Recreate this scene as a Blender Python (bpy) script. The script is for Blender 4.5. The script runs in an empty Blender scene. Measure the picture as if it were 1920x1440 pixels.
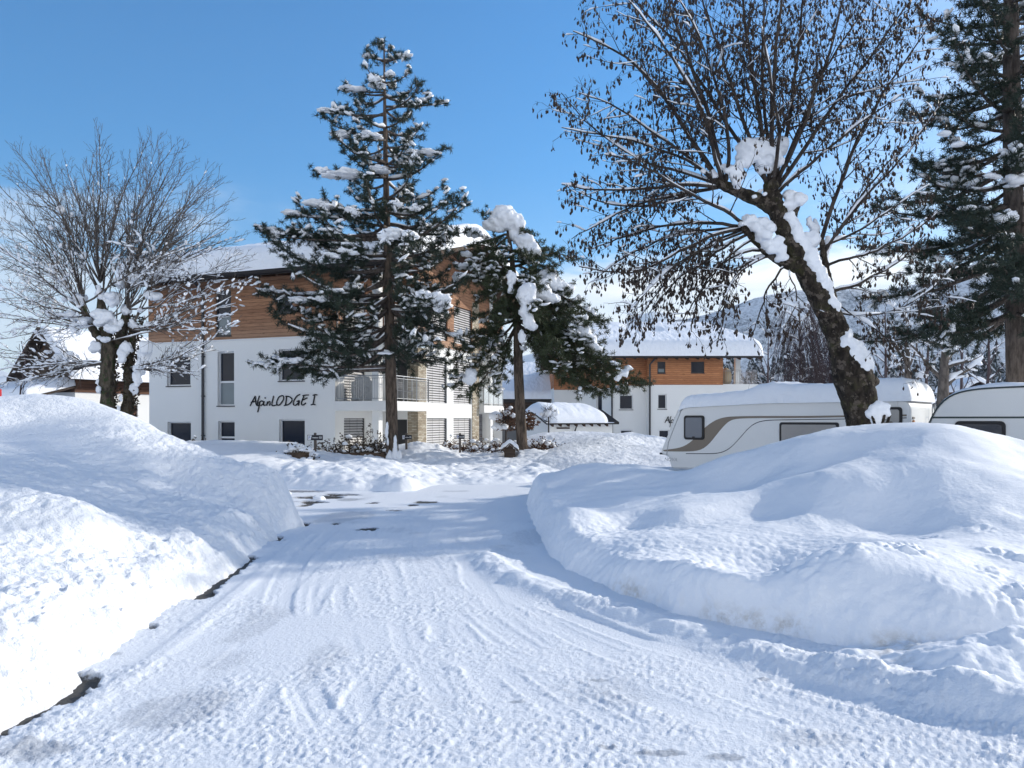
import bpy, math, random
import numpy as np
from mathutils import Vector, Matrix

SC = bpy.context.scene
COL = SC.collection
rad = math.radians

# ------------------------------------------------------------------ camera
CAM_H = 1.65
F = 1440.0           # focal length in photo pixels (1920 wide)
HOR = 785.0          # horizon row in the photo
cam_d = bpy.data.cameras.new("camera")
cam_d.sensor_width = 36.0
cam_d.lens = 36.0 * F / 1920.0
cam_d.shift_y = (HOR - 720.0) / 1920.0
cam_d.clip_start = 0.1
cam_d.clip_end = 20000.0
cam = bpy.data.objects.new("camera", cam_d)
COL.objects.link(cam)
cam.location = (0, 0, CAM_H)
cam.rotation_euler = (rad(90), 0, 0)
SC.camera = cam

# ------------------------------------------------------------------ light
SUN_AZ, SUN_EL = rad(62.0), rad(23.0)       # azimuth clockwise from +Y
SUN_DIR = Vector((math.sin(SUN_AZ) * math.cos(SUN_EL), math.cos(SUN_AZ) * math.cos(SUN_EL), math.sin(SUN_EL)))
sun_d = bpy.data.lights.new("sun", 'SUN')
sun_d.energy = 3.0
sun_d.angle = rad(0.9)
sun_d.color = (1.0, 0.93, 0.82)
sun = bpy.data.objects.new("sun", sun_d)
COL.objects.link(sun)
sun.location = (40, 30, 40)
sun.rotation_euler = SUN_DIR.to_track_quat('Z', 'Y').to_euler()

SC.view_settings.view_transform = 'Standard'
SC.view_settings.look = 'None'
SC.view_settings.gamma = 1.0
SC.view_settings.exposure = 0.90
SC.cycles.max_bounces = 7
SC.cycles.diffuse_bounces = 4
SC.cycles.glossy_bounces = 3
SC.cycles.transparent_max_bounces = 8


def make_world():
    w = bpy.data.worlds.new("World")
    SC.world = w
    w.use_nodes = True
    nt = w.node_tree
    N, L = nt.nodes, nt.links
    N.clear()
    out = N.new('ShaderNodeOutputWorld')
    bg = N.new('ShaderNodeBackground')
    bg.inputs['Strength'].default_value = 0.106
    sky = N.new('ShaderNodeTexSky')
    sky.sky_type = 'NISHITA'
    sky.sun_disc = False
    sky.sun_elevation = SUN_EL
    sky.sun_rotation = SUN_AZ
    sky.altitude = 700
    sky.air_density = 1.0
    sky.dust_density = 0.25
    sky.ozone_density = 2.2
    hs = N.new('ShaderNodeHueSaturation')
    hs.inputs['Saturation'].default_value = 1.55
    hs.inputs['Value'].default_value = 1.0
    L.new(sky.outputs[0], hs.inputs['Color'])
    # clouds, laid out over the sky by direction
    tc = N.new('ShaderNodeTexCoord')
    sep = N.new('ShaderNodeSeparateXYZ')
    L.new(tc.outputs['Generated'], sep.inputs[0])

    def math_(op, a, b=None, c=None):
        n = N.new('ShaderNodeMath')
        n.operation = op
        for i, x in enumerate((a, b, c)):
            if x is None:
                continue
            if isinstance(x, (int, float)):
                n.inputs[i].default_value = x
            else:
                L.new(x, n.inputs[i])
        return n.outputs[0]

    def sstep(x, a, b):
        n = N.new('ShaderNodeMapRange')
        n.interpolation_type = 'SMOOTHSTEP'
        L.new(x, n.inputs['Value'])
        n.inputs['From Min'].default_value = a
        n.inputs['From Max'].default_value = b
        return n.outputs[0]

    mp = N.new('ShaderNodeMapping')
    mp.inputs['Scale'].default_value = (1.0, 1.0, 4.2)
    L.new(tc.outputs['Generated'], mp.inputs['Vector'])
    n1 = N.new('ShaderNodeTexNoise')
    n1.inputs['Scale'].default_value = 2.6
    n1.inputs['Detail'].default_value = 7
    n1.inputs['Roughness'].default_value = 0.58
    n1.inputs['Distortion'].default_value = 0.25
    L.new(mp.outputs[0], n1.inputs['Vector'])
    el = sep.outputs['Z']
    x = sep.outputs['X']
    # the bank of cloud stands higher on the right than on the left
    top = math_('MULTIPLY_ADD', sstep(x, -0.1, 0.25), 0.025, 0.19)
    # unseen bright cloud added behind the camera as neutral fill for the shade
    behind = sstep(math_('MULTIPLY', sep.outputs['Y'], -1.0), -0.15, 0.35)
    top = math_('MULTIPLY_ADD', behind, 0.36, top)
    nn = math_('MULTIPLY_ADD', n1.outputs['Fac'], 0.22, -0.11)
    d = math_('SUBTRACT', math_('ADD', top, nn), el)
    solid = sstep(d, 0.0, 0.035)
    wis = math_('MULTIPLY', sstep(n1.outputs['Fac'], 0.50, 0.70), math_('SUBTRACT', 1.0, sstep(el, 0.20, 0.34)))
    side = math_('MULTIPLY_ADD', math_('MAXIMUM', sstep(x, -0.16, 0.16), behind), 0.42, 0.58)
    # a thin bright veil towards the sun
    veil = math_('MULTIPLY', sstep(x, 0.12, 0.85), math_('MULTIPLY_ADD', n1.outputs['Fac'], 0.5, 0.28))
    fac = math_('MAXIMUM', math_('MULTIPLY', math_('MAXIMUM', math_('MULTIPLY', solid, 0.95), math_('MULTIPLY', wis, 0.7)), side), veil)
    n2 = N.new('ShaderNodeTexNoise')
    n2.inputs['Scale'].default_value = 6.0
    n2.inputs['Detail'].default_value = 5
    L.new(mp.outputs[0], n2.inputs['Vector'])
    ramp = N.new('ShaderNodeMix')
    ramp.data_type = 'RGBA'
    ramp.inputs['A'].default_value = (5.2, 5.8, 6.5, 1)
    ramp.inputs['B'].default_value = (7.8, 7.7, 7.5, 1)
    L.new(sstep(n2.outputs['Fac'], 0.32, 0.6), ramp.inputs['Factor'])
    mix = N.new('ShaderNodeMix')
    mix.data_type = 'RGBA'
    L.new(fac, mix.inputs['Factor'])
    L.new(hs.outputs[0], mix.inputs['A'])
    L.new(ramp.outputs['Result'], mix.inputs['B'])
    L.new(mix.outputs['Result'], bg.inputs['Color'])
    L.new(bg.outputs[0], out.inputs[0])


make_world()

# ------------------------------------------------------------------ numbers
_perm = np.random.RandomState(11).permutation(512).astype(np.int64)
_perm = np.concatenate([_perm, _perm, _perm])
_g2 = np.stack([np.cos(np.arange(512) * 2.399), np.sin(np.arange(512) * 2.399)], 1)
_g3 = np.random.RandomState(5).normal(size=(512, 3))
_g3 /= np.linalg.norm(_g3, axis=1)[:, None]


def pn2(x, y):
    xi = np.floor(x).astype(np.int64)
    yi = np.floor(y).astype(np.int64)
    xf, yf = x - xi, y - yi
    u = xf * xf * xf * (xf * (xf * 6 - 15) + 10)
    v = yf * yf * yf * (yf * (yf * 6 - 15) + 10)

    def g(ix, iy, fx, fy):
        h = _perm[(_perm[ix & 511] + iy) & 511]
        gr = _g2[h]
        return gr[..., 0] * fx + gr[..., 1] * fy
    a = g(xi, yi, xf, yf)
    b = g(xi + 1, yi, xf - 1, yf)
    c = g(xi, yi + 1, xf, yf - 1)
    d = g(xi + 1, yi + 1, xf - 1, yf - 1)
    return (a * (1 - u) + b * u) * (1 - v) + (c * (1 - u) + d * u) * v


def pn3(p):
    x, y, z = p[..., 0], p[..., 1], p[..., 2]
    xi, yi, zi = (np.floor(q).astype(np.int64) for q in (x, y, z))
    xf, yf, zf = x - xi, y - yi, z - zi
    u, v, w = (q * q * q * (q * (q * 6 - 15) + 10) for q in (xf, yf, zf))
    r = 0
    for i in (0, 1):
        for j in (0, 1):
            for k in (0, 1):
                h = _perm[(_perm[(_perm[(xi + i) & 511] + yi + j) & 511] + zi + k) & 511]
                gr = _g3[h]
                dt = gr[..., 0] * (xf - i) + gr[..., 1] * (yf - j) + gr[..., 2] * (zf - k)
                r = r + dt * (u if i else 1 - u) * (v if j else 1 - v) * (w if k else 1 - w)
    return r


def fbm(x, y, o=4, g=0.5):
    a, t, r = 1.0, 0.0, 0.0
    for i in range(o):
        r = r + a * pn2(x + 17.3 * i, y - 9.1 * i)
        t += a
        a *= g
        x, y = x * 2.03, y * 2.03
    return r * 1.6 / t


def billow(x, y, o=3):
    a, t, r = 1.0, 0.0, 0.0
    for i in range(o):
        r = r + a * np.abs(pn2(x + 31.3 * i, y + 5.7 * i)) * 2
        t += a
        a *= 0.5
        x, y = x * 2.1, y * 2.1
    return r / t


def ss(x, a, b):
    t = np.clip((x - a) / (b - a), 0, 1)
    return t * t * (3 - 2 * t)


def P(px, py, Y):
    """World point seen at photo pixel (px, py) at distance Y in front of the camera."""
    return np.array(((px - 960.0) / F * Y, Y, CAM_H - (py - HOR) / F * Y))


def G(px, py):
    """Ground point (z = 0) under a photo pixel."""
    Y = CAM_H * F / (py - HOR)
    return np.array(((px - 960.0) / F * Y, Y, 0.0))


class RBF:
    """Smooth surface through scattered (x, y, z) points."""
    def __init__(self, pts, c=0.35):
        p = np.array(pts, float)
        self.p, self.c = p[:, :2], c
        d = np.linalg.norm(self.p[:, None] - self.p[None], axis=2)
        n = len(p)
        A = np.zeros((n + 1, n + 1))
        A[:n, :n] = np.sqrt(d * d + c * c)
        A[:n, n] = A[n, :n] = 1
        self.w = np.linalg.lstsq(A, np.append(p[:, 2], 0), rcond=None)[0]

    def __call__(self, x, y):
        sh = x.shape
        q = np.stack([x.ravel(), y.ravel()], 1)
        r = np.full(len(q), self.w[-1])
        for (a, b), w in zip(self.p, self.w[:-1]):
            r += w * np.sqrt((q[:, 0] - a) ** 2 + (q[:, 1] - b) ** 2 + self.c ** 2)
        return r.reshape(sh)


# ------------------------------------------------------------------ materials
MATS = {}


class NB:
    """Small node builder."""
    def __init__(self, name):
        self.m = bpy.data.materials.new(name)
        self.m.use_nodes = True
        self.N, self.L = self.m.node_tree.nodes, self.m.node_tree.links
        self.b = self.N.get('Principled BSDF')
        self.out = self.N.get('Material Output')
        self.geo = self.N.new('ShaderNodeNewGeometry')
        self.tc = self.N.new('ShaderNodeTexCoord')
        MATS[name] = self.m

    def put(self, sock, x):
        if isinstance(x, (int, float)):
            sock.default_value = x
        elif isinstance(x, (tuple, list)):
            sock.default_value = tuple(x) + ((1,) if len(x) == 3 and sock.type == 'RGBA' else ())
        else:
            self.L.new(x, sock)

    def set(self, **k):
        for n, v in k.items():
            self.put(self.b.inputs[n.replace('_', ' ')], v)
        return self

    def math(self, op, a, b=None, c=None):
        n = self.N.new('ShaderNodeMath')
        n.operation = op
        for i, x in enumerate((a, b, c)):
            if x is not None:
                self.put(n.inputs[i], x)
        return n.outputs[0]

    def noise(self, scale, vec=None, detail=4, rough=0.55, out='Fac'):
        n = self.N.new('ShaderNodeTexNoise')
        n.inputs['Scale'].default_value = scale
        n.inputs['Detail'].default_value = detail
        n.inputs['Roughness'].default_value = rough
        self.L.new(vec if vec is not None else self.geo.outputs['Position'], n.inputs['Vector'])
        return n.outputs[out]

    def mapping(self, vec, scale=(1, 1, 1), rot=(0, 0, 0)):
        n = self.N.new('ShaderNodeMapping')
        n.inputs['Scale'].default_value = scale
        n.inputs['Rotation'].default_value = rot
        self.L.new(vec, n.inputs['Vector'])
        return n.outputs[0]

    def range(self, x, a, b, c=0.0, d=1.0):
        n = self.N.new('ShaderNodeMapRange')
        n.interpolation_type = 'SMOOTHSTEP'
        self.put(n.inputs['Value'], x)
        for k, v in zip(('From Min', 'From Max', 'To Min', 'To Max'), (a, b, c, d)):
            n.inputs[k].default_value = v
        return n.outputs[0]

    def mix(self, f, a, b):
        n = self.N.new('ShaderNodeMix')
        n.data_type = 'RGBA'
        self.put(n.inputs['Factor'], f)
        self.put(n.inputs['A'], a)
        self.put(n.inputs['B'], b)
        return n.outputs['Result']

    def attr(self, name):
        n = self.N.new('ShaderNodeAttribute')
        n.attribute_name = name
        return n.outputs['Fac']

    def sepz(self, vec):
        n = self.N.new('ShaderNodeSeparateXYZ')
        self.L.new(vec, n.inputs[0])
        return n.outputs

    def comb(self, x, y, z):
        n = self.N.new('ShaderNodeCombineXYZ')
        for i, q in enumerate((x, y, z)):
            self.put(n.inputs[i], q)
        return n.outputs[0]

    def bump(self, h, strength=0.5, dist=0.02, normal=None):
        n = self.N.new('ShaderNodeBump')
        n.inputs['Strength'].default_value = strength
        n.inputs['Distance'].default_value = dist
        self.put(n.inputs['Height'], h)
        if normal is not None:
            self.L.new(normal, n.inputs['Normal'])
        self.L.new(n.outputs[0], self.b.inputs['Normal'])
        return n.outputs[0]


def plain(name, col, rough=0.6, spec=0.3, metal=0.0, var=0.12, vscale=3.0, bump=0.0, bscale=60.0):
    n = NB(name)
    f = n.noise(vscale, detail=5)
    lo = tuple(c * (1 - var) for c in col)
    hi = tuple(min(1, c * (1 + var)) for c in col)
    n.set(Base_Color=n.mix(f, lo, hi), Roughness=rough, Metallic=metal)
    n.b.inputs['Specular IOR Level'].default_value = spec
    if bump:
        n.bump(n.noise(bscale, detail=3), bump, 0.01)
    return n.m


SNOW_C = (0.86, 0.885, 0.925)


def snow_mat(name, s1=9.0, s2=55.0, k1=0.35, k2=0.35, d1=0.05, d2=0.012, col=SNOW_C, dirt=False, grit=False):
    n = NB(name)
    v = n.noise(0.7, detail=3)
    base = n.mix(v, tuple(c * 0.965 for c in col), col)
    if dirt:
        base = n.mix(n.math('MULTIPLY', n.attr('dirt'), n.range(n.noise(9, detail=6, rough=0.7), 0.38, 0.66)), base, (0.60, 0.58, 0.55))
    if grit:
        base = n.mix(n.range(n.noise(26, detail=3, rough=0.8), 0.56, 0.70, 0.0, 0.75), base, (0.30, 0.26, 0.21))
    n.set(Base_Color=base, Roughness=0.7)
    n.b.inputs['Specular IOR Level'].default_value = 0.25
    b = n.bump(n.noise(s1, detail=5, rough=0.6), k1, d1)
    n.bump(n.noise(s2, detail=4, rough=0.65), k2, d2, b)
    return n.m


snow_mat('snow')
snow_mat('snow_soft', 5.0, 42.0, 0.18, 0.45, 0.05, 0.011, dirt=True)
snow_mat('snow_gritty', 11.0, 40.0, 0.6, 0.6, 0.07, 0.025, grit=True)
snow_mat('snow_rough', 13.0, 48.0, 0.6, 0.5, 0.06, 0.02)
snow_mat('snow_far', 1.2, 8.0, 0.25, 0.4, 0.2, 0.05)


def roof_snow_mat():
    n = NB('snow_roof')
    n.set(Base_Color=SNOW_C, Roughness=0.7)
    v = n.mapping(n.tc.outputs['Object'], (1.6, 0.55, 1.0), (0, 0, rad(-28)))
    h = n.noise(2.2, v, detail=3, rough=0.5)
    b = n.bump(h, 0.55, 0.22)
    n.bump(n.noise(14, detail=3), 0.25, 0.03, b)


roof_snow_mat()


def road_mat():
    n = NB('packed_snow')
    a = n.attr('bare')
    nz = n.noise(38, detail=5, rough=0.65)
    a2 = n.math('ADD', a, n.math('MULTIPLY_ADD', nz, 0.5, -0.25))
    n.set(Roughness=n.range(a2, 0.2, 0.7, 0.6, 0.75))
    ice = n.mix(n.range(a2, 0.08, 0.45), (0.83, 0.86, 0.905), (0.50, 0.53, 0.58))
    asph = n.mix(n.noise(90, detail=2), (0.035, 0.034, 0.034), (0.12, 0.115, 0.105))
    n.set(Base_Color=n.mix(n.range(a2, 0.45, 0.72), ice, asph))
    n.b.inputs['Specular IOR Level'].default_value = 0.3
    h1 = n.noise(26, detail=5, rough=0.62)
    h2 = n.noise(52, detail=5, rough=0.72)
    b = n.bump(h1, 0.26, 0.022)
    n.bump(h2, 0.42, 0.015, b)


road_mat()


def plaster_mat():
    n = NB('white_plaster')
    f = n.noise(0.8, detail=5)
    n.set(Base_Color=n.mix(f, (0.74, 0.745, 0.73), (0.81, 0.81, 0.79)), Roughness=0.85)
    n.b.inputs['Specular IOR Level'].default_value = 0.15
    n.bump(n.noise(120, detail=3), 0.25, 0.004)


plaster_mat()


def wood_mat(name, c1, c2, c3, board=0.145, fade=None):
    n = NB(name)
    o = n.tc.outputs['Object']
    s = n.sepz(o)
    zz = n.math('DIVIDE', s['Z'], board)
    row = n.math('FLOOR', zz)
    fr = n.math('FRACT', zz)
    wn = n.N.new('ShaderNodeTexWhiteNoise')
    wn.noise_dimensions = '2D'
    seg = n.math('FLOOR', n.math('DIVIDE', n.math('ADD', n.math('ADD', s['X'], s['Y']), n.math('MULTIPLY', row, 1.37)), 3.7))
    n.L.new(n.comb(row, seg, 0.0), wn.inputs['Vector'])
    grain = n.noise(2.2, n.mapping(o, (1.0, 1.0, 14.0)), detail=6, rough=0.6)
    base = n.mix(wn.outputs['Value'], c1, c2)
    base = n.mix(n.range(grain, 0.42, 0.75), base, c3)
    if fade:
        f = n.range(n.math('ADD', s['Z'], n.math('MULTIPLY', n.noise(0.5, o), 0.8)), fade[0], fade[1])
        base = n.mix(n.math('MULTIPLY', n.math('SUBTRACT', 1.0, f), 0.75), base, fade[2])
    gap = n.math('MULTIPLY', n.range(fr, 0.0, 0.09), n.range(n.math('SUBTRACT', 1.0, fr), 0.0, 0.05))
    base = n.mix(gap, tuple(c * 0.3 for c in c3), base)
    kn = n.noise(5.5, n.mapping(o, (1.0, 1.0, 2.0)), detail=1)
    base = n.mix(n.range(kn, 0.72, 0.76, 0, 0.7), base, (0.10, 0.05, 0.025))
    n.set(Base_Color=base, Roughness=0.7)
    n.b.inputs['Specular IOR Level'].default_value = 0.2
    n.bump(gap, 0.6, 0.012)


wood_mat('larch_boards', (0.27, 0.138, 0.078), (0.38, 0.205, 0.118), (0.17, 0.080, 0.044), fade=(4.9, 6.4, (0.42, 0.28, 0.19)))
wood_mat('larch_boards_orange', (0.40, 0.170, 0.078), (0.52, 0.235, 0.110), (0.26, 0.10, 0.045), board=0.16)
wood_mat('dark_timber', (0.055, 0.040, 0.032), (0.085, 0.06, 0.046), (0.035, 0.025, 0.02), board=0.2)
wood_mat('brown_timber', (0.11, 0.055, 0.035), (0.15, 0.075, 0.045), (0.07, 0.035, 0.022), board=0.2)
wood_mat('grey_timber', (0.16, 0.16, 0.17), (0.22, 0.22, 0.23), (0.10, 0.10, 0.11), board=0.25)


def stone_mat():
    n = NB('ledge_stone')
    s = n.sepz(n.tc.outputs['Object'])
    v = n.comb(n.math('ADD', s['X'], s['Y']), s['Z'], 0.0)
    b = n.N.new('ShaderNodeTexBrick')
    n.L.new(v, b.inputs['Vector'])
    b.inputs['Scale'].default_value = 1.0
    b.inputs['Brick Width'].default_value = 0.26
    b.inputs['Row Height'].default_value = 0.075
    b.inputs['Mortar Size'].default_value = 0.007
    b.inputs['Bias'].default_value = -0.1
    b.inputs['Color1'].default_value = (0.27, 0.215, 0.145, 1)
    b.inputs['Color2'].default_value = (0.60, 0.56, 0.46, 1)
    b.inputs['Mortar'].default_value = (0.10, 0.085, 0.07, 1)
    f = n.noise(7, v, detail=4)
    n.set(Base_Color=n.mix(n.range(f, 0.3, 0.7, 0.0, 0.6), b.outputs['Color'], (0.36, 0.30, 0.22)), Roughness=0.85)
    n.bump(n.math('ADD', n.math('MULTIPLY', b.outputs['Fac'], -1.0), n.noise(12, v)), 0.8, 0.03)


stone_mat()


def bark_mat(name, c1, c2, c3=None, sc=9.0, stretch=0.25, moss=None):
    n = NB(name)
    v = n.mapping(n.geo.outputs['Position'], (1, 1, stretch))
    f = n.noise(sc, v, detail=6, rough=0.65)
    base = n.mix(n.range(f, 0.35, 0.65), c1, c2)
    if c3:
        base = n.mix(n.range(n.noise(sc * 0.55, detail=4, rough=0.7), 0.52, 0.60), base, c3)
    if moss:
        base = n.mix(n.range(n.noise(5.0, detail=6, rough=0.7), 0.48, 0.72, 0.0, 0.8), base, moss)
    n.set(Base_Color=base, Roughness=0.9)
    n.b.inputs['Specular IOR Level'].default_value = 0.15
    n.bump(f, 1.0, 0.06)


bark_mat('bark_alder', (0.016, 0.013, 0.011), (0.050, 0.040, 0.031), (0.12, 0.098, 0.080), 12.0, 0.5, (0.055, 0.055, 0.022))
bark_mat('bark_pine', (0.045, 0.036, 0.030), (0.15, 0.115, 0.09), None, 11.0, 0.22)
bark_mat('bark_pine_grey', (0.055, 0.045, 0.040), (0.15, 0.125, 0.11), None, 11.0, 0.22)
bark_mat('bark_ivy', (0.040, 0.034, 0.027), (0.12, 0.10, 0.075), (0.045, 0.060, 0.028), 9.0, 0.5)
bark_mat('twig_brown', (0.030, 0.025, 0.023), (0.085, 0.070, 0.060), None, 6.0, 0.4)
bark_mat('twig_grey', (0.075, 0.065, 0.058), (0.17, 0.145, 0.125), None, 6.0, 0.4)
bark_mat('twig_purple', (0.055, 0.040, 0.042), (0.12, 0.09, 0.092), None, 3.0, 0.4)


def leafy(name, c1, c2, rough=0.55, sc=1.3):
    n = NB(name)
    f = n.noise(sc, detail=3)
    g = n.noise(14.0, detail=2)
    n.set(Base_Color=n.mix(n.math('MULTIPLY_ADD', f, 0.6, n.math('MULTIPLY', g, 0.4)), c1, c2), Roughness=rough)
    n.b.inputs['Specular IOR Level'].default_value = 0.25


leafy('needles', (0.012, 0.022, 0.017), (0.046, 0.066, 0.044))
leafy('needles_mossy', (0.018, 0.028, 0.015), (0.074, 0.092, 0.042))
leafy('cones', (0.018, 0.012, 0.009), (0.055, 0.036, 0.026))
leafy('leaf_brown', (0.070, 0.034, 0.020), (0.17, 0.085, 0.048), 0.7, 4.0)
leafy('leaf_dark', (0.030, 0.026, 0.016), (0.085, 0.055, 0.032), 0.7, 4.0)

plain('dark_metal', (0.035, 0.036, 0.042), 0.45, 0.5)
plain('grey_metal', (0.36, 0.37, 0.38), 0.4, 0.5, 0.6)
plain('roof_dark', (0.030, 0.027, 0.027), 0.7, 0.2)
plain('rafter_brown', (0.060, 0.035, 0.024), 0.7, 0.2)
plain('window_frame', (0.72, 0.73, 0.74), 0.4, 0.4, var=0.03)
plain('frame_dark', (0.028, 0.028, 0.032), 0.4, 0.4)
plain('frame_wood', (0.26, 0.12, 0.04), 0.6, 0.3)
plain('blind_slat', (0.50, 0.50, 0.51), 0.45, 0.4, var=0.05)
plain('blind_gap', (0.06, 0.06, 0.065), 0.6, 0.2)
plain('letter_black', (0.010, 0.010, 0.011), 0.5, 0.3)
plain('concrete', (0.20, 0.19, 0.175), 0.9, 0.15, var=0.3, vscale=1.2, bump=0.3, bscale=20)
plain('caravan_white', (0.70, 0.70, 0.685), 0.32, 0.45, var=0.04, vscale=0.8)
plain('caravan_tan', (0.19, 0.155, 0.12), 0.4, 0.4, var=0.05)
plain('caravan_navy', (0.020, 0.022, 0.035), 0.4, 0.4)
plain('caravan_green', (0.035, 0.05, 0.05), 0.4, 0.4)
plain('rubber', (0.012, 0.012, 0.014), 0.5, 0.35)
plain('lamp_red', (0.30, 0.05, 0.02), 0.25, 0.5)
plain('lamp_orange', (0.45, 0.16, 0.03), 0.25, 0.5)
plain('sign_dark', (0.012, 0.014, 0.022), 0.4, 0.4)
plain('sign_white', (0.75, 0.77, 0.80), 0.45, 0.4, var=0.02)
plain('sign_blue', (0.03, 0.06, 0.28), 0.45, 0.4)
plain('post_grey', (0.10, 0.085, 0.075), 0.7, 0.2)
plain('red_paint', (0.42, 0.015, 0.02), 0.4, 0.45)
plain('tarp', (0.34, 0.35, 0.35), 0.6, 0.3, var=0.2, vscale=5, bump=0.5, bscale=7)
plain('planter_wood', (0.10, 0.07, 0.05), 0.8, 0.2, var=0.3, bump=0.3)
plain('plank_pale', (0.45, 0.36, 0.24), 0.7, 0.2)


def glass_mat(name, col, rough=0.06, spec=0.5):
    n = NB(name)
    f = n.noise(0.9, detail=2)
    n.set(Base_Color=n.mix(f, tuple(c * 0.8 for c in col), tuple(c * 1.2 for c in col)), Roughness=rough)
    n.b.inputs['Specular IOR Level'].default_value = spec
    n.bump(n.noise(1.5, detail=1), 0.03, 0.02)


glass_mat('glass_dark', (0.016, 0.020, 0.032), 0.12, 0.22)
glass_mat('glass_milky', (0.16, 0.20, 0.22), 0.25)
glass_mat('glass_curtain', (0.42, 0.43, 0.41), 0.2)
glass_mat('glass_acrylic', (0.13, 0.145, 0.17), 0.12, 0.6)
glass_mat('glass_acrylic_dark', (0.022, 0.025, 0.034), 0.10, 0.6)
glass_mat('glass_curtained_acrylic', (0.30, 0.285, 0.265), 0.15, 0.5)


def clear_glass():
    n = NB('glass_clear')
    n.set(Base_Color=(0.80, 0.86, 0.88), Roughness=0.03, Alpha=0.35)
    return n.m


clear_glass()


def spruce_mat():
    n = NB('snowy_spruce')
    nz = n.sepz(n.geo.outputs['Normal'])['Z']
    f = n.noise(1.9, detail=5, rough=0.7)
    a = n.range(n.math('ADD', n.math('MULTIPLY', nz, 0.45), f), 0.55, 0.75)
    n.set(Base_Color=n.mix(a, (0.018, 0.028, 0.030), (0.62, 0.66, 0.72)), Roughness=0.8)
    n.bump(n.noise(5, detail=4), 0.8, 0.3)


spruce_mat()


def mountain_mat(name, dark, lo, hi, sc, k):
    n = NB(name)
    p = n.geo.outputs['Position']
    st = n.mapping(p, (1.0, 1.0, 0.42), (0, 0, 0))
    f = n.noise(sc, st, detail=8, rough=0.72)
    g = n.noise(sc * 0.08, p, detail=4)
    a = n.range(n.math('MULTIPLY_ADD', g, k, f), lo, hi)
    n.set(Base_Color=n.mix(a, dark, (0.72, 0.76, 0.82)), Roughness=0.9)
    n.b.inputs['Specular IOR Level'].default_value = 0.05
    n.bump(f, 0.8, 4.0)


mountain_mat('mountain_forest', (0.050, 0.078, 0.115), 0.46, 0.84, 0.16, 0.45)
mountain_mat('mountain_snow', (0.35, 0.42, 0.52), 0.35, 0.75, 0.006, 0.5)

# ------------------------------------------------------------------ meshes
OFF = {}
_ICO = {}


def ico(sub):
    if sub not in _ICO:
        import bmesh
        bm = bmesh.new()
        bmesh.ops.create_icosphere(bm, subdivisions=sub, radius=1.0)
        v = np.array([x.co[:] for x in bm.verts])
        bm.verts.index_update()
        f = np.array([[w.index for w in q.verts] for q in bm.faces])
        bm.free()
        _ICO[sub] = (v, f)
    return _ICO[sub]


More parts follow.
